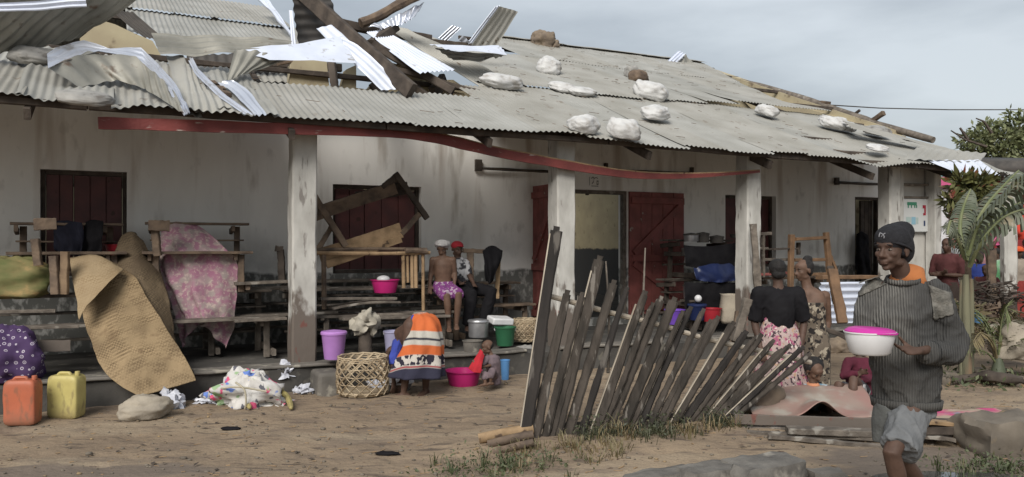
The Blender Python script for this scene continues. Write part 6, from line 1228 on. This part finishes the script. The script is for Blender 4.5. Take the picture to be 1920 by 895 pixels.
YR = 10.9; J = dict(head=P(857, 467, YR), neck=P(858, 482, YR), sl=P(873, 492, YR), sr=P(846, 490, YR), el=P(880, 516, YR - .05), wl=P(888, 532, YR - .25), er=P(846, 516, YR), wr=P(862, 530, YR - .25), hl=P(874, 538, YR), hr=P(856, 538, YR), kl=P(922, 548, YR - .35), al=P(906, 604, YR - .3), kr=P(884, 552, YR - .42), ar=P(876, 610, YR - .4), footl=V(.1, -1, 0), footr=V(.1, -1, 0))
sb, J, f, r = human('seated person in red cap, striped shirt and black trousers beside the white capped youth', V(J['head'].x, YR, 1.05), J, V(.4, -.9, 0), V(.55, -.8, -.3), .92, 'skin', .009)
cloth('whitestripe', (.34, .34, .35), (.03, .03, .035), scale=9, lo=.48, hi=.54); top(sb, J, f, M['whitestripe'], .92, 1.0, .02, .5); legs(sb, J, f, M['blackcloth'], .92, 1.0, 'trousers', wide=1.15)
cloth('redcap', (.30, .02, .03)); hc = J['head']; mb = MB(); mb.ball(hc + V(.0, .01, .045), (.088, .095, .065), 16); mb.ball(hc + V(.055, -.075, .035), (.05, .045, .010), 12); mb.build('cap', M['redcap'], sb, remesh=.008, smooth=2)
mb = MB(); mb.beam(V(J['al'].x - .05, J['al'].y - .1, J['al'].z - .065), V(J['al'].x - .02, J['al'].y - .28, J['al'].z - .075), .08, .025); mb.build('shoe', M['whitep'], sb)
# ---- people in the background on the right
def stander(label, px, Y, hgt, fw, tm, bm_, skin='skin2', skirt_=False, z0=0.0, sit=False, arms='down', hat=None, group='people gathered in the far street on the right', sl=.5, k2=1.0):
    f, r, u = frame(fw); k = hgt / 1.72; b = P(px, 460, Y); b.z = z0
    def q(x, y, z): return b + r * x * k * k2 + f * y * k + V(0, 0, 1) * z * k
    hz = .92 if not sit else .42; dzv = 0 if not sit else -.50
    J = dict(head=q(0, .02, 1.60 + dzv), neck=q(0, 0, 1.47 + dzv), sl=q(-.18, 0, 1.40 + dzv), sr=q(.18, 0, 1.40 + dzv), hl=q(-.09, 0, hz), hr=q(.09, 0, hz))
    if arms == 'down': J.update(el=q(-.24, -.02, 1.12 + dzv), wl=q(-.23, .06, .86 + dzv), er=q(.24, -.02, 1.12 + dzv), wr=q(.23, .06, .86 + dzv))
    elif arms == 'fold': J.update(el=q(-.24, .03, 1.13 + dzv), wl=q(.02, .20, 1.14 + dzv), er=q(.24, .03, 1.13 + dzv), wr=q(-.04, .22, 1.18 + dzv))
    else: J.update(el=q(-.24, .05, 1.15 + dzv), wl=q(-.15, .26, 1.05 + dzv), er=q(.27, .05, 1.55 + dzv), wr=q(.16, .10, 1.75 + dzv))
    if sit: J.update(kl=q(-.12, .42, .47), al=q(-.12, .42, .08), kr=q(.12, .42, .47), ar=q(.12, .42, .08))
    else: J.update(kl=q(-.10, .03, .50), al=q(-.11, 0, .08), kr=q(.10, .02, .50), ar=q(.11, 0, .08))
    t, J, f, r = human(label, b, J, f, f + V(0, 0, -.1), k, skin, .014, feet=True, group=group, eye=Y < 14)
    top(t, J, f, M[tm], k, 1.05, .02, sl, voxel=.018)
    if skirt_: skirt(t, [(q(0, 0, 1.02), .15 * k, .12 * k), (q(0, 0, .85), .19 * k, .15 * k), (q(0, 0, .5), .21 * k, .17 * k), (q(0, 0, .28), .23 * k, .19 * k)], M[bm_], fw=f)
    else: legs(t, J, f, M[bm_], k, .95, 'trousers', voxel=.018)
    if hat: mb = MB(); mb.ball(J['head'] + V(0, 0, .055 * k), (.10 * k, .11 * k, .07 * k), 14); mb.lathe([(.09 * k, .0), (.155 * k, -.01), (.15 * k, -.02)], J['head'] + V(0, 0, .04 * k), 20); mb.build('hat', M[hat], t)
    else: hairb(t, [(J['head'] + V(0, 0, .034 * k) - f * .015, (.084 * k, .098 * k, .085 * k), None)], voxel=.014)
    return t
cloth('darkred', (.085, .028, .028)); cloth('darkbrown', (.045, .032, .026)); cloth('blueshirt', (.035, .06, .26)); cloth('pinkish', (.30, .16, .17)); cloth('greenwhite', (.36, .42, .36), (.12, .36, .16), scale=5); cloth('beigeshirt', (.26, .22, .18)); cloth('orangehat', (.55, .09, .03)); cloth('redskirt', (.20, .03, .025)); cloth('blackish', (.02, .02, .022))
stander('dark figure in brown red top standing by the last post', 1777, 12.6, 1.72, V(-.8, -.6, 0), 'darkred', 'darkbrown', skirt_=True, arms='fold', group=None)
surf([[W(1606, 440, 1.9), W(1616, 434, 1.9), W(1628, 442, 1.92)], [W(1605, 470, 1.85), W(1616, 468, 1.8), W(1630, 472, 1.88)], [W(1604, 500, 1.85), W(1618, 498, 1.8), W(1632, 505, 1.88)], [W(1606, 520, 1.85), W(1618, 522, 1.8), W(1634, 524, 1.88)]], M['blackcloth'], 'black coat hanging in the narrow doorway behind the man', 'hanging_cloth', 'cloth', cr=.10, folds=.04, ff=2, group='dark clothes hung on benches')
stander('seated figure in blue shirt left of the street post', 1836, 15.0, 1.6, V(-.3, -.95, 0), 'blueshirt', 'darkbrown', sit=True, z0=.35)
stander('figure in dull pink top among the crowd', 1848, 17.0, 1.66, V(-.2, -1, 0), 'pinkish', 'darkbrown', skirt_=True)
stander('figure in white and green shirt beside the street post', 1869, 15.5, 1.55, V(-.9, -.4, 0), 'greenwhite', 'blackish', arms='down')
stander('dark figure raising an arm beside the street post', 1874, 17.5, 1.72, V(.3, -1, 0), 'blackish', 'darkbrown', arms='up')
stander('figure with wide orange hat and beige shirt at the right edge', 1908, 15.0, 1.58, V(.1, -1, 0), 'beigeshirt', 'redskirt', skirt_=True, hat='orangehat')
stander('figure in dark blue behind the orange hat', 1925, 18.0, 1.75, V(-.5, -1, 0), 'blackish', 'blackish')
stander('small figure in pale top seated low in the crowd', 1822, 16.5, 1.3, V(.2, -1, 0), 'pinkish', 'blueshirt', sit=True, z0=.3)
stander('figure in red top at the back of the crowd', 1858, 20.0, 1.7, V(0, -1, 0), 'dullred', 'blackish')

stander('figure in pale blue top left of the banana plant in the far street', 1801, 16.0, 1.62, V(.2, -1, 0), 'whitestripe', 'darkbrown', skirt_=True)
stander('figure in red brown shirt seated before the crowd', 1850, 14.2, 1.5, V(-.8, -.6, 0), 'darkred', 'blackish', sit=True, z0=.2)
stander('figure in white top at the far right of the crowd', 1888, 19.0, 1.7, V(.1, -1, 0), 'capwhite', 'blueshirt')
# ------------------------------------------------------------------ plants and the far side of the street
def leafm(n, a, b, c=None): M[n] = mat(n, a, b, 3.5, .6, .3, 30, c3=c, s3=6, t3=.6, w3=.08, spec=.4)
leafm('leaf', (.095, .115, .045), (.16, .17, .085)); leafm('leafdark', (.030, .036, .018), (.06, .064, .032), (.11, .085, .05)); leafm('banana', (.058, .072, .042), (.115, .125, .09), (.22, .19, .13)); leafm('croton', (.10, .10, .03), (.05, .055, .02), (.20, .05, .03)); leafm('drygrass', (.20, .15, .08), (.11, .10, .05)); leafm('weed', (.045, .06, .025), (.085, .095, .045), (.16, .12, .07))
def leafquad(mb, c, d, n, L, w):
    d = d.normalized(); s = d.cross(n).normalized(); mb.add([c, c + d * L * .5 + s * w / 2 - n * L * .03, c + d * L - n * L * .12, c + d * L * .5 - s * w / 2 - n * L * .03], [(0, 1, 2, 3)])
def rdir(zb=0.0):
    v = V(random.gauss(0, 1), random.gauss(0, 1), random.gauss(0, 1) + zb); return v.normalized()
def crown(mb, blobs, n, L, w, shell=.35):
    tot = sum(b[1] ** 2 for b in blobs)
    for c, rad, sq in blobs:
        for i in range(int(n * rad ** 2 / tot)):
            q = rdir(); k = rad * (shell + (1 - shell) * random.random()) * (1 + .55 * noise.noise(q * 2.5 + Vector(c))); p = Vector(c) + V(q.x * k, q.y * k, q.z * k * sq)
            leafquad(mb, p, (q + rdir() * .8), rdir(.6), L * random.uniform(.6, 1.3), w * random.uniform(.7, 1.2))
def tree(label, base, hgt, blobs, m, n, L, w, limbs=True, group=None, tr=.16):
    t = thing('leafy_tree', base, label, 'tree', group); b = Vector(base); c0 = Vector(blobs[0][0])
    mb = MB(); mb.tube(cat([b, b.lerp(c0, .35) + V(.1, 0, 0), b.lerp(c0, .7)], 4), [tr * (1 - .07 * i) for i in range(9)], 9); mb.build('trunk', M['timber2'], t)
    for c, r_, s_ in blobs:
        s0 = b.lerp(c0, .6); c = Vector(c); mb = MB(); mb.tube(cat([s0, s0.lerp(c, .5) + V(0, 0, .15), c + V(0, 0, r_ * .3)], 3), [tr * .45, tr * .4, tr * .34, tr * .28, tr * .2, tr * .14, tr * .08], 6); mb.build('limb', M['timber2'], t)
    mb = MB(); crown(mb, blobs, n, L, w); mb.build('crown', M[m], t, ang=180); return t
random.seed(77)
def pb(px, py, Y, r_px, sq=.8): return (P(px, py, Y), r_px / F * Y, sq)
tree('loose green tree rising behind the far end of the roof', V(*(P(1880, 460, 26).xy), 0), 5, [pb(1880, 275, 26, 55), pb(1835, 268, 26, 34), pb(1915, 240, 26, 45), pb(1850, 245, 26.5, 26), pb(1860, 300, 26, 45), pb(1930, 290, 26, 50), pb(1812, 262, 26, 16)], 'leaf', 4200, .20, .085)
tree('darker tree beyond the street at the right edge', V(*(P(1960, 460, 32).xy), 0), 5, [pb(1960, 300, 32, 60), pb(1910, 330, 32, 40), pb(1990, 240, 32, 50)], 'leafdark', 2600, .26, .11)
# thin twigs poking out of the crown
tw = thing('bare_branch', P(1810, 258, 25.5), 'thin bare branch reaching left out of the green tree', 'branch')
for pts in ([(1850, 275), (1810, 262), (1783, 245)], [(1815, 262), (1800, 240)], [(1860, 250), (1845, 228), (1830, 222)]):
    mb = MB(); mb.tube([P(x, y, 25.4) for x, y in pts], [.05, .035, .02][:len(pts)], 5); mb.build('twig', M['timber'], tw)
# far houses across the street
cloth('farwhite', (.56, .56, .58), scale=1.5); cloth('pinkpaint', (.50, .10, .22), scale=3); cloth('redwall', (.24, .03, .03), scale=2); cloth('turq', (.22, .42, .42), scale=3)
hb = thing('white_shop', V(*(P(1790, 460, 19).xy), 0), 'small white house with pink sign board and red doorway across the street', 'building')
def fbox(px0, px1, y0, y1, Y, dep, m, name, par=hb, zbot=None):
    a = P(px0, y0, Y); b = P(px1, y1, Y); z1 = a.z; z0 = b.z if zbot is None else zbot; mb = MB(); mb.box(((a.x + b.x) / 2, Y + dep / 2, (z0 + z1) / 2), (b.x - a.x, dep, z1 - z0)); mb.build(name, M[m], par)
fbox(1700, 1789, 352, 0, 19, 4, 'farwhite', 'wall', zbot=0); fbox(1789.5, 2050, 340, 0, 19.4, 3.4, 'redwall', 'wall', zbot=0); fbox(1745, 1803, 332, 351, 18.85, .14, 'pinkpaint', 'sign_board'); fbox(1745, 1795, 317, 331, 18.9, .12, 'turq', 'sign_board')
fbox(1783, 1791, 352, 0, 18.9, .1, 'red_board', 'door_frame', zbot=0); fbox(1811, 1850, 355, 480, 19.3, .1, 'timber', 'door', zbot=0); fbox(1860, 1885, 400, 455, 19.3, .1, 'pinkpaint', 'cloth_panel'); fbox(1896, 1960, 350, 470, 19.3, .1, 'redwall', 'shutter')
mb = MB(); a = P(1835, 305, 18.2); b = P(2060, 300, 18.2); mb.add([a, b, b + V(0, 5, .6), a + V(0, 5, .6), a - V(0, 0, .32), b - V(0, 0, .32)], [(0, 1, 2, 3), (4, 5, 1, 0)]); mb.build('roof', M['tindark'], hb, solid=.03)
cloth('brightred', (.50, .05, .03), scale=6)
surf([pr([(1898, 395, 16), (1920, 385, 16), (1950, 395, 16)]), pr([(1896, 425, 15.9), (1920, 420, 15.8), (1950, 430, 16)]), pr([(1900, 452, 15.9), (1922, 448, 15.8), (1950, 456, 16)])], M['brightred'], 'bright red cloth hanging behind the street post', 'red_cloth', 'cloth', cr=.2, nu=20, nv=20)
surf([pr([(1850, 430, 17.5), (1868, 425, 17.5), (1888, 428, 17.5)]), pr([(1848, 445, 17.5), (1868, 448, 17.4), (1886, 444, 17.5)]), pr([(1852, 458, 17.5), (1868, 460, 17.4), (1884, 458, 17.5)])], M['pinkpaint'], 'magenta cloth hanging over the crowd', 'pink_cloth', 'cloth', cr=.2, nu=20, nv=20)
mb = MB(); mb.beam(V(*(P(1891, 460, 13.5).xy), -.1), P(1891, 368, 13.5), .22, .20, up=V(0, 1, 0), seg=14, jit=.012, ch=.2); mb.build('street_post', M['column'], at=V(*(P(1891, 460, 13.5).xy), 0), label='thick weathered post standing among the crowd at right', cat='post')
mb = MB(); mb.beam(P(1860, 565, 13.6), P(1858, 470, 13.6), .14, .12, up=V(0, 1, 0), seg=10, jit=.02, ch=.2); mb.build('street_post', M['timber2'], at=P(1860, 565, 13.6), label='short brown post left of the thick weathered one', cat='post')
# white rubble wall at the foot of the shop
rw = thing('rubble_wall', V(*(P(1795, 460, 16).xy), 0), 'low wall of pale round stones behind the tall plant', 'wall'); random.seed(4)
for i in range(70):
    x = random.uniform(1764, 1812); y = random.uniform(468, 612); r_ = random.uniform(.07, .13); c = P(x, y, 15.8 + random.uniform(-.1, .1)); mb = MB(); mb.ball(c, (r_ * 1.2, r_, r_ * .8), 8, wob=.3); mb.build('stone', M['farwhite'] if i % 3 else M['rock'], rw, ang=180)
# heaps of goods and brush at the foot of the plants
random.seed(17)
for (x, y, Y, sx, h, m, lab) in ((1845, 590, 12.6, .55, .45, 'timber2', 'brown heap of broken branches behind the young palm'), (1812, 585, 12.0, .30, .42, 'drygrass', 'heap of dead leaves and straw at the foot of the banana plant'), (1858, 545, 13.2, .6, .4, 'timber', 'dark pile of branches before the crowd')):
    c = P(x, y, Y); c.z = max(0, c.z - h * .6); mb = MB()
    for i in range(170):
        p = c + V(random.gauss(0, sx * .5), random.gauss(0, .22), 0); p.z = c.z + random.random() * h * math.exp(-((p.x - c.x) / sx) ** 2); d = rdir(); d.z *= .35; L = random.uniform(.08, .4)
        if i % 3 == 0: leafquad(mb, p, d, rdir(.8), L * .7, .07)
        else: mb.beam(p - d * L / 2, p + d * L / 2, random.uniform(.012, .035), .015, seg=2, jit=.01)
    mb.build('brush_heap', M[m], at=c, kind='stuff', label=lab, cat='brush')
bag('heap', P(1900, 630, 10.4) - V(0, 0, .1), (.7, .5, .22), M['sackweave'], 'low pale tarpaulin fold at the right edge', 'tarpaulin', None, 0, seed=52, ears=0, wob=.5)
basin(P(1833, 606, 11.6), .09, .15, 'bluep', 'bright blue bucket lying under the tall plant', 'bucket', 'bucket')
bag('tarpaulin', P(1910, 655, 9.6) - V(0, 0, .1), (.6, .5, .40), M['sackweave'], 'beige tarpaulin hump at the right edge behind the palm', 'tarpaulin', None, 0, seed=58, ears=0)
# tall banana plant and young palm
def frond(mb, pts, W_, gaps=.25, sag=.35, n=46, flat=.6, seed=0, tip=.15, m2=None):
    c = cat([Vector(p) for p in pts], 12); N = len(c); random.seed(seed)
    for side in (-1, 1):
        for i in range(n):
            t0 = .06 + .93 * i / n; t1 = .06 + .93 * (i + 1 - gaps * random.random()) / n; a = c[min(N - 1, int(t0 * (N - 1)))].lerp(c[min(N - 1, int(t0 * (N - 1)) + 1)], (t0 * (N - 1)) % 1); b = c[min(N - 1, int(t1 * (N - 1)))].lerp(c[min(N - 1, int(t1 * (N - 1)) + 1)], (t1 * (N - 1)) % 1)
            d = (c[min(N - 1, int(t0 * (N - 1)) + 1)] - c[max(0, int(t0 * (N - 1)) - 1)]).normalized(); s = d.cross(V(0, 0, 1))
            s = (s.normalized() if s.length > .1 else V(1, 0, 0)) * side; up = s.cross(d) * side; wd = W_ * (math.sin(min(1, t0 * 1.6 + .1) * 1.57) if t0 < .6 else max(tip, 1 - ((t0 - .6) / .4) ** 2)); dr = random.uniform(.7, 1.2) * sag
            m0 = (s * .85 + d * .35).normalized(); q = [V(0, 0, 0), m0 * wd * .45 - V(0, 0, 1) * wd * .08 * dr, m0 * wd * .8 - V(0, 0, 1) * wd * .45 * dr, m0 * wd * (.95) - V(0, 0, 1) * wd * dr * (1.1)]
            mb.add([a + x for x in q] + [b + x for x in q[::-1]], [(0, 1, 6, 7), (1, 2, 5, 6), (2, 3, 4, 5)])
M['bananastem'] = mat('fibrous_stem', (.15, .145, .095), (.07, .065, .045), 9, .85, .8, 30, 0, (1, 1, .15), c3=(.16, .11, .07), s3=5, t3=.52, w3=.1)
bp = thing('banana_plant', V(*(P(1812, 460, 9.3).xy), 0), 'tall banana plant with torn drooping leaves beside the veranda end', 'plant')
Yp = 9.3; base = V(*(P(1815, 460, Yp).xy), 0)
for k, (x, y, r0) in enumerate(((1811, 470, .055), (1803, 480, .035), (1821, 478, .04))):
    mb = MB(); mb.tube(cat([base + V((x - 1812) * .006, k * .03, -.05), P(x, 580, Yp + k * .04), P(x, y + 45, Yp + k * .04)], 4), [r0 * (1.1 - .07 * i) for i in range(9)], 12); mb.build('stem', M['bananastem'], bp)
for i, (pts, W_, sg) in enumerate((([(1815, 480, 9.3), (1835, 420, 9.2), (1880, 368, 9.0), (1925, 328, 8.8), (1960, 340, 8.7)], .34, .5), ([(1813, 490, 9.3), (1838, 440, 9.4), (1868, 412, 9.4), (1905, 384, 9.3), (1960, 370, 9.2)], .26, .6), ([(1818, 500, 9.3), (1840, 455, 9.1), (1880, 410, 9.0), (1930, 392, 8.9), (1975, 400, 8.8)], .24, .8), ([(1808, 480, 9.3), (1800, 430, 9.4), (1806, 390, 9.6), (1820, 355, 9.8)], .20, .6), ([(1812, 480, 9.3), (1825, 430, 9.5), (1850, 385, 9.7), (1885, 345, 9.9), (1910, 320, 10.1)], .30, .6), ([(1810, 485, 9.3), (1795, 445, 9.2), (1783, 415, 9.2), (1776, 440, 9.1)], .14, 1.0))):
    pp = [P(*q) for q in pts]; mb = MB(); frond(mb, pp, W_ * .82, sag=sg * 1.25, seed=i, gaps=.45, n=26); lf = mb.build('leaf', M['banana'], bp, ang=180); mb = MB(); c = cat(pp, 6); mb.tube(c, [.024 * (1 - .8 * j / len(c)) + .004 for j in range(len(c))], 7); mb.build('midrib', M['leaf'], lf)
cr_ = thing('croton_shrub', V(*(P(1815, 460, 10.6).xy), 0), 'shrub with green yellow and reddish leaves behind the banana plant', 'shrub'); mb = MB(); random.seed(9)
crown(mb, [pb(1808, 385, 10.6, 26), pb(1832, 350, 10.6, 28), pb(1800, 345, 10.6, 16), pb(1845, 390, 10.6, 28), pb(1815, 425, 10.6, 24), pb(1783, 375, 10.4, 12)], 1500, .16, .05, .3); mb.build('leaves', M['croton'], cr_, ang=180)
mb = MB(); mb.tube([V(*(P(1815, 460, 10.6).xy), 0), P(1815, 400, 10.6)], [.06, .03], 7); mb.build('stem', M['timber2'], cr_)
pl = thing('young_palm', GR(1872, 712), 'young palm with arching leaflets growing near the right edge', 'palm'); b0 = GR(1872, 712); random.seed(31)
mb = MB(); mb.tube([b0 - V(0, 0, .03), b0 + V(0, 0, .12), b0 + V(0, 0, .26)], [.085, .075, .04], 12); mb.build('stem', M['banana'], pl)
for i, (dx, dz_, dy) in enumerate(((-.45, .50, 0), (-.22, .62, .1), (.05, .66, -.05), (.25, .60, .1), (.5, .45, -.1), (-.6, .22, -.15), (.55, .25, .2), (-.1, .55, .3), (.3, .35, -.25), (-.32, .38, -.2), (-.55, .75, .1), (.15, .48, .05))):
    top_ = b0 + V(dx, dy, .2 + dz_); pp = [b0 + V(0, 0, .15), b0 + V(dx * .3, dy * .3, .2 + dz_ * .6), top_, top_ + V(dx * .45, dy * .4, -.10)]
    c = cat(pp, 10); mb = MB(); mb.tube(c, [.012 * (1 - .8 * j / len(c)) + .002 for j in range(len(c))], 5)
    for j in range(8, len(c)):
        d = (c[min(j + 1, len(c) - 1)] - c[j - 1]).normalized(); s = d.cross(V(0, 0, 1)).normalized()
        for sd_ in (-1, 1): leafquad(mb, c[j], s * sd_ + d * .9 + V(0, 0, -.1 - random.random() * .4), V(0, 0, 1), random.uniform(.16, .30) * (1 - .5 * abs(j / len(c) - .6)), .022)
    mb.build('frond', M['leaf'] if i % 3 else M['drygrass'], pl, ang=180)
# weeds, straw and roots
def tuft(mb, c, h, n, sp, w=.008, lean=0):
    for i in range(n):
        a = random.uniform(0, 6.28); p = Vector(c) + V(math.cos(a), math.sin(a), 0) * sp * random.random(); p.z = gh(p.x, p.y); hh = h * random.uniform(.4, 1.2); o = V(math.cos(a) + lean, math.sin(a), 0) * hh * random.uniform(.1, .8)
        q1 = p + o * .4 + V(0, 0, hh * .6); q2 = p + o + V(0, 0, hh * random.uniform(.6, 1)); s = V(-math.sin(a), math.cos(a), 0) * w; mb.add([p - s, p + s, q1 + s * .8, q1 - s * .8, q2], [(0, 1, 2, 3), (3, 2, 4)])
def leafweeds(mb, cx, cy, sx, sy, n, L, h):
    for i in range(n):
        x = random.gauss(cx, sx); y = random.gauss(cy, sy); z = gh(x, y) + random.random() ** 2 * h + .01; leafquad(mb, V(x, y, z), rdir(.3), rdir(1.2), L * random.uniform(.5, 1.3), L * .45)
random.seed(51)
mb = MB(); c = G(905, 885); leafweeds(mb, c.x, c.y + .05, .20, .16, 420, .035, .10); leafweeds(mb, c.x + .35, c.y + .15, .16, .1, 240, .03, .08)
for i in range(16): p = V(random.gauss(c.x + .1, .25), random.gauss(c.y + .1, .15), 0); tuft(mb, p, .12, 9, .05, .004)
mb.build('weeds', M['weed'], at=c, ang=180, kind='stuff', label='low green weeds spreading before the poles at the bottom', cat='weeds')
mb = MB()
for i in range(46):
    t_ = random.random(); p = P(lerp(1090, 1400, t_), 0, lerp(6.35, 6.95, t_) + random.gauss(0, .1)); tuft(mb, V(p.x, p.y, 0), random.uniform(.05, .13), 12, .10, .004); leafweeds(mb, p.x, p.y, .08, .05, 16, .035, .16)
mb.build('weeds', M['leafdark'], at=P(1250, 800, 6.6), ang=180, kind='stuff', label='dark twiggy weeds tangled around the foot of the leaning fence', cat='weeds')
mb = MB()
for i in range(36):
    p = P(random.uniform(960, 1180), 0, random.gauss(6.05, .12)); tuft(mb, V(p.x, p.y, 0), random.uniform(.04, .10), 14, .10, .004, random.uniform(-1, 1))
for i in range(22):
    t_ = random.random(); p = P(lerp(1100, 1420, t_), 0, lerp(6.3, 6.9, t_) + random.gauss(0, .1)); tuft(mb, V(p.x, p.y, 0), random.uniform(.08, .2), 10, .10, .004, random.uniform(-1, 1))
mb.build('dry_grass', M['drygrass'], at=P(1080, 850, 6.05), ang=180, kind='stuff', label='trampled dry grass and roots at the fence foot', cat='grass')
mb = MB(); c = G(1895, 885); leafweeds(mb, c.x, c.y + .05, .26, .14, 520, .04, .10); c2 = G(1830, 712); leafweeds(mb, c2.x, c2.y, .45, .25, 420, .07, .12); leafweeds(mb, G(1880, 725).x, G(1880, 725).y, .5, .2, 260, .07, .10)
for i in range(20): p = V(random.gauss(c.x, .3), random.gauss(c.y, .15), 0); tuft(mb, p, .12, 8, .05, .004)
mb.build('weeds', M['weed'], at=c, ang=180, kind='stuff', label='dark green weeds on the right foreground and around the palm', cat='weeds')
random.seed(8)
for i, (x, y, Y) in enumerate(((1790, 715, 9.2), (1830, 708, 9.0), (1765, 720, 9.0), (1900, 722, 8.8))):
    rock(GR(x, y), (.30, .2, .12), M['rock'], ('dark clod of earth under the young palm', 'clod of earth between palm and banana plant', 'leftmost clod of earth beside the man', 'dark clod of earth at the right edge')[i], 60 + i, i * 30, 'clod', group='clods of earth by the palm')
mb = MB(); mb.tube(cat([GR(1760, 722), GR(1830, 716) + V(0, 0, .05), GR(1880, 726) + V(0, 0, .10), GR(1935, 722) + V(0, 0, .02)], 5), [.05, .05, .055, .06, .06, .055, .06, .07, .07, .06, .06, .06, .06, .05, .05, .05], 9); fleece(mb, .02, 6); mb.build('fallen_log', M['timber'], at=GR(1880, 726), label='dark twisted log lying before the young palm', cat='log')
# poster on the end panel
def pq(mb, x0, y0, x1, y1, mi, off): mb.quad(W(x0, y0, off), W(x1, y0 + (x1 - x0) * .02, off), W(x1, y1 + (x1 - x0) * .02, off), W(x0, y1, off), mi)
for n_, c_ in (('p_green', (.05, .19, .12)), ('p_navy', (.03, .045, .10)), ('p_red', (.30, .02, .04)), ('p_blue', (.22, .38, .46)), ('p_paper', (.50, .51, .50)), ('p_pale', (.34, .42, .40))): M[n_] = mat(n_, c_)
ps = thing('poster', W(1714, 430, -.03), 'white poster with green heading, navy figure and red stripe on the end panel', 'poster')
mb = MB(); mb.beam(W(1713, 372, .06), W(1713, 435, .06), .62, .02, up=BN, seg=1, ch=.02); pq(mb, 1684, 373, 1743, 433, 0, .045); mb.build('sheet', M['p_paper'], ps)
mb = MB(); pq(mb, 1701, 379, 1719, 385, 0, .041); 
for x in (1702, 1708, 1714, 1717.5): pq(mb, x, 385, x + 2.2, 390, 0, .041)
pq(mb, 1689, 378, 1693.5, 384, 1, .041); pq(mb, 1688.5, 385, 1691.5, 391, 1, .041); pq(mb, 1690, 391, 1694, 399, 1, .041); pq(mb, 1730, 385, 1736, 391, 2, .041); pq(mb, 1733, 391, 1736, 400, 2, .041); pq(mb, 1731, 400, 1736, 404, 2, .041)
pq(mb, 1699, 407, 1708, 417, 4, .041); pq(mb, 1709, 407, 1717, 421, 3, .041); pq(mb, 1718, 408, 1722, 420, 4, .041); pq(mb, 1732, 414, 1735, 424, 1, .041); pq(mb, 1686, 408, 1692, 412, 5, .041)
mb.build('print', [M['p_green'], M['p_navy'], M['p_red'], M['p_blue'], M['p_pale'], M['whitep']], ps)
